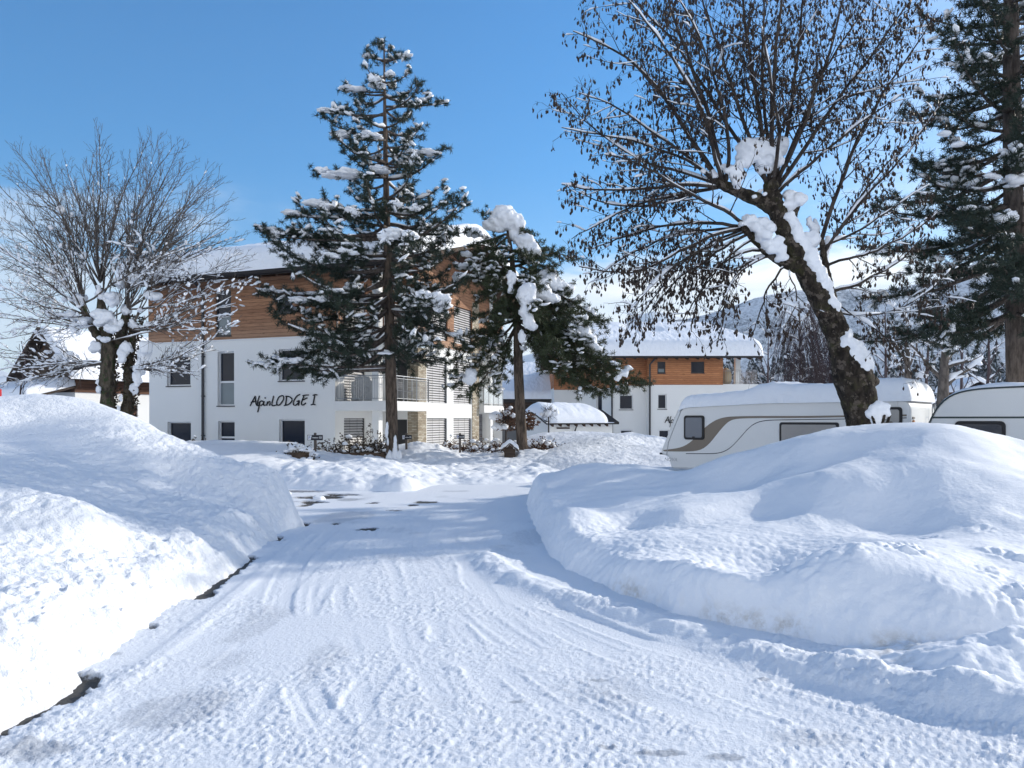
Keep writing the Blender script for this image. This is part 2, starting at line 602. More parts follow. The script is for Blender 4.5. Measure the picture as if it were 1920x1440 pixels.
class MB:
    def __init__(self):
        self.v, self.f, self.n, self.attrs = [], [], 0, {}
        self.tubes = {}

    def add(self, v, *faces):
        v = np.asarray(v, float).reshape(-1, 3)
        for f in faces:
            self.f.append(np.asarray(f, np.int64) + self.n)
        self.v.append(v)
        self.n += len(v)
        return self

    def box(self, a, b):
        x0, y0, z0 = a
        x1, y1, z1 = b
        v = [(x0, y0, z0), (x1, y0, z0), (x1, y1, z0), (x0, y1, z0), (x0, y0, z1), (x1, y0, z1), (x1, y1, z1), (x0, y1, z1)]
        return self.add(v, [(0, 3, 2, 1), (4, 5, 6, 7), (0, 1, 5, 4), (1, 2, 6, 5), (2, 3, 7, 6), (3, 0, 4, 7)])

    def fbox(self, fr, a, b):
        """Box in a frame (callable mapping (u, w, d) to xyz)."""
        u0, w0, d0 = a
        u1, w1, d1 = b
        v = [fr(u, w, d) for (u, w, d) in ((u0, w0, d0), (u1, w0, d0), (u1, w1, d0), (u0, w1, d0), (u0, w0, d1), (u1, w0, d1), (u1, w1, d1), (u0, w1, d1))]
        return self.add(v, [(0, 1, 2, 3), (4, 7, 6, 5), (0, 4, 5, 1), (1, 5, 6, 2), (2, 6, 7, 3), (3, 7, 4, 0)])

    def bar(self, a, b, r, r2=None, sides=6):
        return self.tube([a, b], [r, r if r2 is None else r2], sides)

    def tube(self, pts, radii, sides=6):
        pts = np.asarray(pts, float)
        radii = np.broadcast_to(np.asarray(radii, float), (len(pts),))
        self.tubes.setdefault((len(pts), sides), []).append((pts, radii))
        return self

    def flush(self):
        for (k, s), lst in self.tubes.items():
            Pn = np.stack([q[0] for q in lst])
            R = np.stack([q[1] for q in lst])
            T = np.gradient(Pn, axis=1) if k > 2 else np.repeat(Pn[:, 1:] - Pn[:, :1], 2, axis=1)
            T /= np.linalg.norm(T, axis=2, keepdims=True) + 1e-9
            m = T.mean(axis=1)
            ref = np.where(np.abs(m[:, 2:3]) > 0.8, np.array([[1.0, 0.1, 0]]), np.array([[0.05, 0.1, 1.0]]))[:, None, :]
            A = np.cross(T, ref)
            A /= np.linalg.norm(A, axis=2, keepdims=True) + 1e-9
            B = np.cross(T, A)
            an = np.arange(s) * 2 * math.pi / s
            V = Pn[:, :, None] + R[:, :, None, None] * (A[:, :, None] * np.cos(an)[None, None, :, None] + B[:, :, None] * np.sin(an)[None, None, :, None])
            n = len(lst)
            idx = np.arange(n * k * s).reshape(n, k, s)
            i2 = np.roll(idx, -1, axis=2)
            q = np.stack([idx[:, :-1], idx[:, 1:], i2[:, 1:], i2[:, :-1]], axis=-1).reshape(-1, 4)
            fs = [q]
            if s >= 3:
                fs.append(idx[:, 0, :].reshape(n, s))
                fs.append(idx[:, -1, ::-1].reshape(n, s))
            self.add(V.reshape(-1, 3), *fs)
        self.tubes = {}

    def blob(self, c, r, sub=2, nz=0.25, fr=1.3, seed=0.0, flat=0.0, dirn=None):
        v, f = ico(sub)
        d = v.copy()
        k = 1 + nz * 1.6 * pn3(d * fr + seed) + nz * 0.8 * pn3(d * fr * 2.3 - seed)
        d = d * k[:, None]
        if flat:
            d[:, 2] = np.where(d[:, 2] < 0, d[:, 2] * (1 - flat), d[:, 2])
        d = d * np.asarray(r)
        if dirn is not None:
            ax = np.asarray(dirn, float)
            ax = ax / (np.linalg.norm(ax) + 1e-9)
            up = np.array([0, 0, 1.0])
            sd = np.cross(up, ax)
            sd = sd / (np.linalg.norm(sd) + 1e-6)
            w = np.cross(ax, sd)
            d = d[:, :1] * ax + d[:, 1:2] * sd + d[:, 2:3] * w
        return self.add(d + np.asarray(c), f)

    def grid(self, X, Y, Z, flip=False):
        h, w = X.shape
        idx = np.arange(h * w).reshape(h, w)
        q = np.stack([idx[:-1, :-1], idx[:-1, 1:], idx[1:, 1:], idx[1:, :-1]], -1).reshape(-1, 4)
        if flip:
            q = q[:, ::-1]
        return self.add(np.stack([X.ravel(), Y.ravel(), Z.ravel()], 1), q)

    def build(self, name, mat, parent=None, smooth=False, loc=None, local=False, bevel=None):
        self.flush()
        V = np.concatenate(self.v) if self.v else np.zeros((0, 3))
        if parent is not None:
            off = OFF[parent.name]
        else:
            off = np.zeros(3) if loc is None else np.asarray(loc, float)
        V = V - off
        me = bpy.data.meshes.new(name)
        tot = np.concatenate([np.full(len(f), f.shape[1]) for f in self.f])
        lv = np.concatenate([f.ravel() for f in self.f])
        me.vertices.add(len(V))
        me.vertices.foreach_set('co', V.ravel())
        me.loops.add(len(lv))
        me.loops.foreach_set('vertex_index', lv.astype(np.int32))
        me.polygons.add(len(tot))
        st = np.concatenate([[0], np.cumsum(tot)[:-1]])
        me.polygons.foreach_set('loop_start', st.astype(np.int32))
        me.polygons.foreach_set('loop_total', tot.astype(np.int32))
        me.polygons.foreach_set('use_smooth', np.full(len(tot), bool(smooth)))
        for an, arr in self.attrs.items():
            at = me.attributes.new(an, 'FLOAT', 'POINT')
            at.data.foreach_set('value', np.asarray(arr, np.float32).ravel())
        me.update(calc_edges=True)
        me.validate(clean_customdata=False)
        me.materials.append(MATS[mat])
        o = bpy.data.objects.new(name, me)
        COL.objects.link(o)
        if parent is not None:
            o.parent = parent
        else:
            o.location = tuple(off)
        OFF[o.name] = off
        if bevel:
            md = o.modifiers.new('bevel', 'BEVEL')
            md.width, md.segments, md.limit_method, md.angle_limit = bevel, 3, 'ANGLE', rad(35)
        return o


def thing(name, label, cat, loc, rz=0.0, group=None, local=False):
    o = bpy.data.objects.new(name, None)
    COL.objects.link(o)
    o.location = tuple(loc)
    o.rotation_euler = (0, 0, rz)
    o.empty_display_size = 0.3
    OFF[o.name] = np.zeros(3) if local else np.asarray(loc, float)
    o['label'], o['category'] = label, cat
    if group:
        o['group'] = group
    return o


def tag(o, label, cat, group=None):
    o['label'], o['category'] = label, cat
    if group:
        o['group'] = group
    return o


def kind(o, k):
    o['kind'] = k
    return o


def remesh(o, vox, smooth=4):
    m = o.modifiers.new('remesh', 'REMESH')
    m.mode, m.voxel_size, m.use_smooth_shade = 'VOXEL', vox, True
    s = o.modifiers.new('smooth', 'SMOOTH')
    s.iterations, s.factor = smooth, 0.5
    if 'snow_lumps' not in bpy.data.textures:
        for nm, sc in (('snow_lumps', 0.16), ('snow_crumbs', 0.05)):
            t = bpy.data.textures.new(nm, 'CLOUDS')
            t.noise_scale, t.noise_depth = sc, 3
    for nm, k in (('snow_lumps', 3.6), ('snow_crumbs', 1.3)):
        d = o.modifiers.new(nm, 'DISPLACE')
        d.texture, d.strength, d.mid_level, d.texture_coords = bpy.data.textures[nm], vox * k, 0.5, 'LOCAL'
    return o

# ================================================================== TERRAIN
def edge_left(Y):
    """X of the foot of the left snow bank."""
    return np.interp(Y, [-3, 0, 4, 5, 6, 7, 8.5, 10, 11.9, 13], [-2.5, -2.55, -2.66, -2.66, -2.77, -2.88, -2.98, -3.12, -3.26, -3.4])


def poly_dist(X, Y, pts):
    """Distance to a polyline, signed side, and arc position."""
    best = np.full(X.shape, 1e9)
    arc = np.zeros(X.shape)
    side = np.zeros(X.shape)
    s0 = 0.0
    for (a, b) in zip(pts[:-1], pts[1:]):
        ax, ay = a[0], a[1]
        dx, dy = b[0] - ax, b[1] - ay
        L2 = dx * dx + dy * dy
        L = math.sqrt(L2)
        t = np.clip(((X - ax) * dx + (Y - ay) * dy) / L2, 0, 1)
        qx, qy = X - ax - t * dx, Y - ay - t * dy
        d = np.sqrt(qx * qx + qy * qy)
        m = d < best
        best = np.where(m, d, best)
        arc = np.where(m, s0 + t * L, arc)
        side = np.where(m, np.sign(dx * qy - dy * qx), side)
        s0 += L
    return best, side, arc


def smooth_poly(pts, n=6):
    p = np.array(pts, float)
    for _ in range(2):
        q = [p[0]]
        for a, b in zip(p[:-1], p[1:]):
            q += [a * .75 + b * .25, a * .25 + b * .75]
        q.append(p[-1])
        p = np.array(q)
    return p


def px_poly(l):
    return smooth_poly([G(*p)[:2] for p in l])


TRACKS = [  # (pixels on the photo, width, depth, tread)
    ([(640, 985), (569, 1049), (538, 1107), (527, 1155), (538, 1209), (560, 1267), (600, 1345), (660, 1440)], 0.17, 0.0099, 1),
    ([(610, 990), (540, 1060), (512, 1110), (503, 1155), (508, 1200), (526, 1262), (560, 1330), (600, 1440)], 0.10, 0.0074, 0),
    ([(600, 1080), (580, 1147), (595, 1191), (613, 1222), (650, 1300)], 0.07, 0.0050, 0),
    ([(705, 990), (698, 1009), (693, 1049), (700, 1075)], 0.09, 0.0136, 0),
    ([(790, 960), (773, 982), (762, 1009), (758, 1030)], 0.08, 0.0087, 0),
    ([(746, 1130), (742, 1160)], 0.05, 0.0186, 0),
    ([(826, 1170), (815, 1210), (800, 1255)], 0.12, 0.0124, 1),
    ([(835, 1095), (880, 1142), (924, 1182), (991, 1227), (1100, 1280), (1240, 1340), (1420, 1410)], 0.16, 0.0087, 1),
    ([(820, 1105), (850, 1150), (900, 1195), (960, 1240), (1060, 1300), (1200, 1370), (1330, 1440)], 0.06, 0.0062, 0),
    ([(990, 1130), (1140, 1195), (1290, 1240), (1385, 1265), (1560, 1320), (1760, 1385), (1920, 1430)], 0.22, 0.0136, 1),
    ([(980, 1160), (1120, 1230), (1290, 1290), (1460, 1345), (1700, 1440)], 0.20, 0.0087, 1),
    ([(900, 990), (890, 1030), (880, 1090), (930, 1160)], 0.25, 0.0062, 0),
    ([(740, 1230), (690, 1300), (640, 1380), (600, 1440)], 0.20, 0.0062, 1),
]
TRACKS = [(px_poly(a), b, c, d) for a, b, c, d in TRACKS]
_rt = np.random.RandomState(12)
for _i in range(13):          # faint long wheel lines swinging between the junction and the foreground
    _t = (_i + _rt.uniform(-.3, 1.3)) / 13
    _e = [(720 + 190 * _t, 965), (640 + 260 * _t, 1010), (560 + 400 * _t, 1100), (480 + 700 * _t + 60 * math.sin(_i * 2.1), 1210), (330 + 1250 * _t + 90 * math.sin(_i * 2.1), 1340), (200 + 1800 * _t + 120 * math.sin(_i * 2.1), 1450)]
    TRACKS.append((px_poly([(x + _rt.normal() * 22, y) for x, y in _e]), _rt.uniform(.05, .19), _rt.uniform(.0015, .0042), int(_rt.uniform() < .5)))
BERM = px_poly([(900, 1052), (960, 1100), (1090, 1140), (1210, 1177), (1340, 1215), (1460, 1258), (1600, 1290), (1710, 1318), (1920, 1372), (2150, 1420)])
LEFT_RIDGE = px_poly([(560, 1018), (480, 1092), (400, 1160), (325, 1222), (235, 1290), (150, 1345), (60, 1400), (-60, 1470)])
BARE = [  # dark wet asphalt showing: px centre, half width, half height, strength
    (605, 936, 55, 4, 1.0), (588, 946, 36, 4, .95), (640, 931, 40, 3, .85), (575, 952, 16, 5, .9), (700, 948, 15, 2.5, .75),
    (795, 947, 30, 3, .9), (776, 952, 16, 2.5, .8), (738, 963, 16, 2, .75), (688, 999, 22, 4, .8), (628, 988, 13, 2.5, .7),
    (571, 991, 10, 5, .9), (660, 941, 30, 4, .5), (560, 925, 60, 3, .6), (850, 925, 40, 2, .3), (1240, 1432, 70, 8, .50),
    (1350, 1440, 60, 8, .48), (1140, 1420, 30, 5, .5), (745, 1000, 40, 8, .18), (1120, 1290, 30, 4, .45), (970, 1330, 25, 4, .4),
    (1430, 1290, 25, 4, .4), (1000, 1015, 60, 25, .22), (880, 1010, 60, 25, .15), (60, 1425, 90, 25, .45), (330, 1350, 110, 60, .30),
    (480, 1180, 60, 50, .24), (600, 1250, 60, 60, .22), (420, 1260, 60, 40, .22), (650, 975, 80, 14, .3), (1520, 1400, 120, 20, .25), (800, 1330, 90, 30, .15),
]
STRIP = [(3.2, 4.95, .17), (5.15, 5.35, .07), (5.8, 6.1, .08), (6.75, 9.1, .12), (10.0, 10.6, .13), (11.6, 12.0, .12)]


def road_fields(X, Y):
    n_lo = fbm(X * 0.35 + 3, Y * 0.35, 3)
    mask = 0.14 + 0.86 * ss(fbm(X * 0.75 + 9, Y * 0.6 - 4, 4) + 0.10, -0.16, 0.18)
    mask *= 0.45 + 0.55 * ss(16.0 - Y, 0.0, 7.0)
    z = 0.045 + 0.018 * n_lo
    wx = X + 0.03 * fbm(X * 6, Y * 6, 2)
    wy = Y + 0.03 * fbm(X * 6 + 50, Y * 6, 2)
    crumb = ss(fbm(wx * 9.0, wy * 11.0, 3, 0.6), 0.02, 0.35)
    crumb2 = np.maximum(0, fbm(X * 21, Y * 24, 3, 0.6))
    chunks = ss(fbm(X * 4.2 + 7, Y * 4.8, 3), 0.28, 0.55)
    z += mask * (0.005 * crumb + 0.006 * crumb2 + 0.0085 * ss(fbm(wx * 27, wy * 30, 3, 0.6), 0.04, 0.30)) + 0.012 * chunks * mask * ss(fbm(X * .45 - 8, Y * .45, 2), 0.0, 0.3)
    z += 0.0055 * fbm(X * 34, Y * 34, 2) * (0.25 + 0.75 * mask)
    bare = np.zeros(X.shape)
    for pts, w, dep, tread in TRACKS:
        lo, hi = pts.min(0) - 0.6, pts.max(0) + 0.6
        m = (X > lo[0]) & (X < hi[0]) & (Y > lo[1]) & (Y < hi[1])
        if not m.any():
            continue
        xs, ys = X[m], Y[m]
        d, s, arc = poly_dist(xs, ys, pts)
        d = d + 0.012 * fbm(xs * 8, ys * 8, 2)
        inn = 1 - ss(d, w * 0.42, w * 0.55)
        rim = np.exp(-((d - w * 0.62) / 0.03) ** 2)
        k = ss(fbm(xs * 0.9, ys * 0.9 + 30, 2), -0.35, 0.15)
        k = k * ss(arc, 0.0, 0.7) * ss(arc.max() - arc, 0.0, 0.9)
        zz = z[m]
        base = 0.045 + 0.018 * n_lo[m]
        zz = zz * (1 - 0.55 * inn * k) + base * 0.55 * inn * k
        zz += k * dep * (0.5 * rim - inn)
        if tread:
            zz += k * inn * 0.003 * np.sin(arc * 2 * math.pi / 0.042 + s * d * 60) * (0.5 + 0.5 * np.sign(np.sin(s * d * 130))) * ss(fbm(xs * 2.2, ys * 2.2, 2), -.2, .2)
        z[m] = zz
    # ploughed berm along the right bank and a low ridge along the left one
    for pts, w, hgt, ww in ((BERM, 0.15, 0.085, 1.0), (LEFT_RIDGE, 0.05, 0.028, 0.6)):
        d, s, arc = poly_dist(X, Y, pts)
        cl = 0.80 + 0.50 * fbm(X * 3, Y * 3, 3) + 0.12 * billow(X * 9, Y * 9, 2)
        big = ss(X, 1.3, 3.0) if pts is BERM else 0.0
        z += hgt * (1 + 1.1 * big) * ww * cl * np.exp(-(np.maximum(0, d - 0.03) / (w * (1 + 1.2 * big))) ** 2)
        if pts is BERM:      # loose snow fills the gutter between berm and bank
            z += 0.07 * big * (s < 0) * (1 - ss(d, 0.5, 1.2))
    for px, py, rx, ry, st in BARE:
        c = G(px, py)
        sx, sy = rx / F * c[1], ry * c[1] ** 2 / (CAM_H * F)
        m = (np.abs(X - c[0]) < sx * 2.2) & (np.abs(Y - c[1]) < sy * 2.2)
        if m.any():
            xs, ys = X[m], Y[m]
            q = np.sqrt(((xs - c[0]) / sx) ** 2 + ((ys - c[1]) / sy) ** 2)
            q += 0.75 * fbm(xs * 1.1 / max(sx, .15) * .6, ys * 1.1 / max(sy, .15) * .6, 4, 0.65)
            bare[m] = np.maximum(bare[m], st * (1 - ss(q, 0.45, 1.05)))
    e = X - edge_left(Y)
    for a, b, w in STRIP:
        k = ss(Y, a, a + 0.12) * (1 - ss(Y, b - 0.25, b))
        ww = w * (0.8 + 1.1 * fbm(X * 0 + 3.3, Y * 1.6, 3) + 0.45 * fbm(X * 4, Y * 8, 2)) * k
        st = 1 - ss(e, ww - 0.012, ww + 0.018)
        bare = np.maximum(bare, st * (e < 0.6) * k)
    z = z * (1 - (0.35 + 0.55 * (e < 0.5)) * ss(bare, 0.4, 0.85)) + 0.004
    thin = ss(fbm(X * 0.8 - 20, Y * 0.6, 4), 0.12, 0.5) * 0.22
    return z, np.maximum(bare, thin)


def make_road():
    r0, r1 = 4.6, 27.5
    yb = -2.0
    n = int(math.log(r1 / r0) / 0.0027)
    r = r0 * np.exp(np.linspace(0, math.log(r1 / r0), n))
    t = np.linspace(-0.86, 0.80, 900)
    R, T = np.meshgrid(r, t, indexing='ij')
    Y = R + yb
    X = T * R
    z, bare = road_fields(X, Y)
    z = np.where(Y > 22, z - 0.12 * ss(Y, 22, 25), z)
    mb = MB()
    mb.grid(X, Y, z)
    mb.attrs['bare'] = bare
    o = mb.build('road', 'packed_snow', smooth=True, loc=(0, 8, 0))
    kind(o, 'structure')


make_road()


def make_ground():
    r = np.concatenate([[0.0], np.geomspace(1.5, 6000, 110)])
    a = np.linspace(0, 2 * math.pi, 241)
    R, A = np.meshgrid(r, a, indexing='ij')
    X, Y = R * np.sin(A), R * np.cos(A)
    Z = -0.10 - 1.25 * ss(Y, 33, 52) + 0.35 * fbm(X * 0.05, Y * 0.05, 3) * ss(R, 40, 90)
    mb = MB()
    mb.grid(X, Y, Z, flip=True)
    kind(mb.build('ground', 'snow_far', smooth=True), 'structure')


make_ground()


def field_mesh(name, label, xs, ys, zf, mat, cat='snow bank', loc=None, group=None, lumpk=1.0, dirt=None):
    X, Y = np.meshgrid(xs, ys)
    Z = zf(X, Y)
    mb = MB()
    # push the surface along its slope a little so steep faces are lumpy too
    gy, gx = np.gradient(Z, ys, xs)
    L = np.sqrt(1 + gx * gx + gy * gy)
    nx, ny = -gx / L, -gy / L
    steep = ss(np.sqrt(gx * gx + gy * gy), 0.4, 1.6)
    if dirt is not None:
        mb.attrs['dirt'] = dirt(X, Y, Z)
    lump = lumpk * steep * (0.055 * fbm(X * 3.1 + Z * 2.5, Y * 3.1 - Z * 2.5, 4) + 0.035 * (billow((X + Z) * 6, (Y - Z) * 6, 3) - 0.4))
    mb.grid(X + nx * lump, Y + ny * lump, Z)
    return tag(mb.build(name, mat, smooth=True, loc=loc), label, cat, group)


def graded(a, b, n, c, k=3.0):
    """n samples between a and b, denser near c."""
    t = np.linspace(a, b, 4000)
    w = 1.0 / (0.25 + np.abs(t - c) / k)
    s = np.concatenate([[0], np.cumsum((w[1:] + w[:-1]) / 2)])
    return np.interp(np.linspace(0, s[-1], n), s, t)


# ------------------------------------------------------------------ left bank
def left_bank():
    pts = []
    for Y in (-3, -1.5, 0, 1.5, 3, 4, 5, 6, 7, 8, 9, 10, 11, 12):
        e = float(edge_left(Y))
        if Y < 10.5:
            pts += [(e, Y, -0.02), (e - 0.30, Y, 0.34), (e - 0.75, Y, 0.50)]
        else:
            pts += [(e, Y, -0.02), (e - 0.26, Y, 0.50)]
    for px, py, Y in ((0, 1000, 6.2), (0, 1100, 5.2), (0, 900, 8), (0, 810, 10.8), (0, 757, 12.6), (200, 1000, 7), (200, 905, 9.3), (150, 800, 11.3),
                      (270, 791, 12.4), (190, 762, 12.6), (100, 756, 12.8), (370, 846, 12.2), (430, 870, 12.1), (480, 886, 12.0), (530, 898, 11.8),
                      (450, 930, 10.8), (330, 905, 10.6), (300, 960, 9.0), (370, 960, 9.2)):
        pts.append(tuple(P(px, py, Y)))
    pts += [(-9.5, 13, 2.0), (-12, 13, 2.0), (-12, 9, 1.7), (-12, 4, 1.5), (-8, 4, 1.25), (-6, 2, 1.0), (-12, -3, 1.5), (-5, -2, .9), (-9, 8, 1.6)]
    for X, Y in ((-3.36, 12.35), (-3.9, 12.65), (-4.6, 12.85), (-5.4, 13.3), (-6.5, 13.8), (-8, 14.4), (-10, 15), (-12.5, 15.3)):
        pts += [(X, Y + 0.15, -0.15), (X, Y + 1.0, -0.9)]
    rb = RBF(pts, 0.22)

    def zf(X, Y):
        X = X + 0.06 * fbm(Y * 1.7 + X * .4, Y * 0 + 4.2, 3) + 0.03 * fbm(Y * 7 + X, X * 2.0, 2)
        z = rb(X, Y)
        e = edge_left(Y) - X
        rough = ss(e, -0.1, 0.25) * (1 - 0.75 * ss(e, 1.2, 3.2) * (1 - 0.6 * ss(fbm(X * .5, Y * .5, 2), 0, .3)))
        crust = 0.045 * fbm(X * 1.6, Y * 1.6, 4) + 0.046 * (billow(X * 5.0 + Y, Y * 5.0, 3) - 0.35) + 0.016 * fbm(X * 16, Y * 16, 3)
        soft = 0.05 * fbm(X * 0.8, Y * 0.8, 3) + 0.010 * fbm(X * 7, Y * 7, 4)
        z = z + crust * rough + soft * ss(e, 0.3, 1.5)
        nod = ss(fbm(X * 3.3 + 5, Y * 3.3, 3), 0.12, 0.5)
        z += 0.05 * nod * ss(e, 0.02, 0.2) * (1 - ss(e, 0.45, 1.0))
        return np.maximum(z, -0.25)
    xs = np.concatenate([np.linspace(-13, -6.2, 110)[:-1], np.linspace(-6.2, -3.4, 170)[:-1], np.linspace(-3.4, -2.40, 110)])
    ys = np.concatenate([np.linspace(-3, 2.6, 60)[:-1], np.geomspace(2.6, 11.2, 430)[:-1], np.linspace(11.2, 14.5, 130)])
    field_mesh('snow_bank', 'high ploughed snow bank rising left of the road with a sunlit crumbly foot', xs, ys, zf, 'snow_rough', loc=(-5, 7, 0))


left_bank()


# ------------------------------------------------------------------ right bank
def right_bank():
    base = [G(*p) for p in ((986, 951), (1003, 1000), (1026, 1045), (1058, 1078), (1150, 1122), (1260, 1162), (1460, 1203), (1625, 1238), (1810, 1258), (2000, 1262), (2200, 1262))]
    bx = np.array(base)
    foot = np.array([(9.0, 21.0), (5.0, 19.6), (2.6, 18.4), (1.1, 17.2), (0.35, 15.9)] + [(b[0], b[1]) for b in base] + [(8.0, 4.6), (13.5, 3.6)])
    pts = []
    for Y, z in ((14.4, .60), (13.2, .54), (12, .50), (10.5, .45), (9.2, .42), (8.4, .38)):
        x = np.interp(Y, bx[::-1][:, 1][-4:], bx[::-1][:, 0][-4:])
        pts += [(x, Y, z - .02), (x + 0.42, Y, z)]
    pts += [(float(b[0]), float(b[1]), z) for b, z in zip(base[4:], (.33, .37, .39, .42, .44, .42, .40))]
    for p in ((1100, 1048, 7.75), (1160, 1052, 7.15), (1235, 1060, 6.6), (1310, 1070, 6.2), (1375, 1084, 6.0), (1440, 1096, 5.86), (1500, 1056, 6.15), (1560, 1030, 6.1), (1670, 1020, 6.2), (1760, 1040, 6.0),
              (1520, 1098, 5.65), (1590, 1103, 5.52), (1720, 1116, 5.36), (1810, 1110, 5.32), (1920, 1103, 5.45), (2020, 1100, 5.5), (1460, 1085, 6.9), (1460, 1060, 7.2), (1350, 1000, 8.0), (1250, 960, 9.2), (1200, 930, 10.5),
              (1300, 960, 9.0), (1330, 935, 9.6), (1150, 905, 12.3), (1050, 884, 13.8), (1100, 869, 14.4), (1020, 897, 14.0), (1230, 876, 14.6), (1290, 888, 13.5), (1250, 905, 12),
              (1400, 905, 10.8), (1360, 856, 12), (1480, 836, 11), (1540, 818, 10.7), (1440, 846, 11.3), (1650, 804, 10.3), (1800, 799, 10), (1870, 836, 9.3),
              (1920, 866, 9.0), (2050, 900, 8.8), (1500, 895, 9.5), (1600, 900, 8.8), (1600, 965, 8.3), (1700, 915, 8.5), (1760, 880, 8.7),
              (1800, 962, 7.7), (1880, 985, 7.3), (1700, 988, 7.9), (1580, 1013, 7.4), (1670, 1008, 7.5), (1770, 1010, 7.1), (1420, 985, 8.3), (1500, 1005, 7.8), (1390, 968, 8.9), (1310, 977, 8.7), (1180, 990, 9.3), (1440, 945, 9.2), (1650, 850, 9.6), (1560, 870, 9.9), (1100, 960, 9.6), (1130, 1000, 8.6),
              (1140, 950, 10), (1060, 930, 11.8), (1200, 1010, 8)):
        pts.append(tuple(P(*p)))
    pts += [(6, 13.2, .9), (8.5, 12.2, .95), (4.2, 14.2, .55), (2.4, 16.2, .45), (5.5, 16.5, .35), (1.3, 16.2, .40), (.6, 15.6, .45), (5, 19, .25), (9, 17, .3), (11, 14, .6),
            (2.6, 18.2, .35), (9, 9, 1.0), (8, 7, .6), (7, 5.6, .45), (12, 9, .9), (13, 13, .8), (9, 5, .4), (12, 6, .5), (13, 19, .2), (8, 20, .2)]
    rb = RBF(pts, 0.35)

    def zf(X, Y):
        z = rb(X, Y)
        d, side, arc = poly_dist(X, Y, foot)
        t = np.clip(d / (0.30 + 0.40 * ss(X, 1.6, 3.0) + 0.10 * fbm(X * 0.8, Y * 0.8 + 9, 2)), 0, 1)
        zin = z * (1 - (1 - t) ** 2.3)
        # loose apron of snow slid down from the bank in the near bend
        wide = ss(X, 1.5, 3.2) * (1 - ss(Y, 6.0, 7.0))
        ap = wide * (0.21 + 0.05 * fbm(X * 1.6, Y * 1.6, 3)) * (1 - ss(d, 0.15, 1.15)) + 0.02 * wide * fbm(X * 6, Y * 6, 3) - 0.05
        for gx, gy, gh, gr in ((2.72, 4.62, .20, .34), (3.2, 4.75, .16, .30), (2.2, 5.05, .08, .22)):
            ap = ap + gh * np.exp(-((X - gx) ** 2 + (Y - gy) ** 2) / gr ** 2)
        z = np.where(side > 0, np.maximum(zin, ap * (1 - t) + zin * t), np.maximum(ap, -np.minimum(d * 2.0, 0.25)))
        z += (0.045 * fbm(X * 0.9 + 4, Y * 0.9, 3) + 0.05 * (0.4 - billow(X * 0.75 + 2, Y * 0.75 - 1, 2))) * ss(z, 0.1, 0.4) + 0.006 * fbm(X * 6, Y * 6, 4) + 0.004 * fbm(X * 24, Y * 24, 3)
        near = ss(7.6 - Y, -0.3, 1.0)
        clump = ss(fbm(X * 1.4 + 2, Y * 1.4, 2), 0.0, 0.4) * ss(z, 0.25, 0.45) * near
        z += clump * 0.085 * (billow(X * 5, Y * 5, 3) - 0.2)
        z += 0.018 * fbm(X * 11, Y * 11, 3) * ss(z, 0.02, 0.12) * (1 - ss(z, 0.3, 0.6))
        return np.maximum(z, -0.25)
    xs = np.concatenate([np.linspace(-0.3, 0.9, 120)[:-1], np.linspace(0.9, 5.2, 300)[:-1], np.linspace(5.2, 13, 130)])
    ys = np.concatenate([np.linspace(3.4, 8.8, 380)[:-1], np.linspace(8.8, 12.5, 150)[:-1], np.linspace(12.5, 20, 120)])
    field_mesh('snow_bank', 'broad soft snow bank right of the road heaped up before the caravans', xs, ys, zf, 'snow_soft', loc=(5, 9, 0), lumpk=0.75,
               dirt=lambda X, Y, Z: ss(Z, 0.02, 0.08) * (1 - ss(Z, 0.10, 0.24)) * ss(fbm(X * 1.1, Y * 1.1, 3), 0.0, 0.35) * ss(8.5 - Y, 0, 1))


right_bank()


# ------------------------------------------------------------------ banks beyond the side road
def far_bank(name, label, pts, x0, x1, y0, y1, nx, ny, amp, mat, c=0.5, cl=1.0, loc=None, calm=lambda X: 1.0):
    rb = RBF(pts, c)

    def zf(X, Y):
        z = rb(X, Y)
        z += amp * (1.0 * fbm(X * 0.9, Y * 0.8, 4) + 0.55 * cl * (billow(X * 1.7, Y * 1.5, 4) - 0.35) + 0.5 * cl * ss(fbm(X * 2.1 + 5, Y * 1.9, 4), 0.12, 0.4) + 0.30 * fbm(X * 6.5, Y * 5.5, 3)) * ss(z, -0.05, 0.2) * calm(X)
        return np.maximum(z, -0.5)
    return field_mesh(name, label, np.linspace(x0, x1, nx), np.linspace(y0, y1, ny), zf, mat, loc=loc)


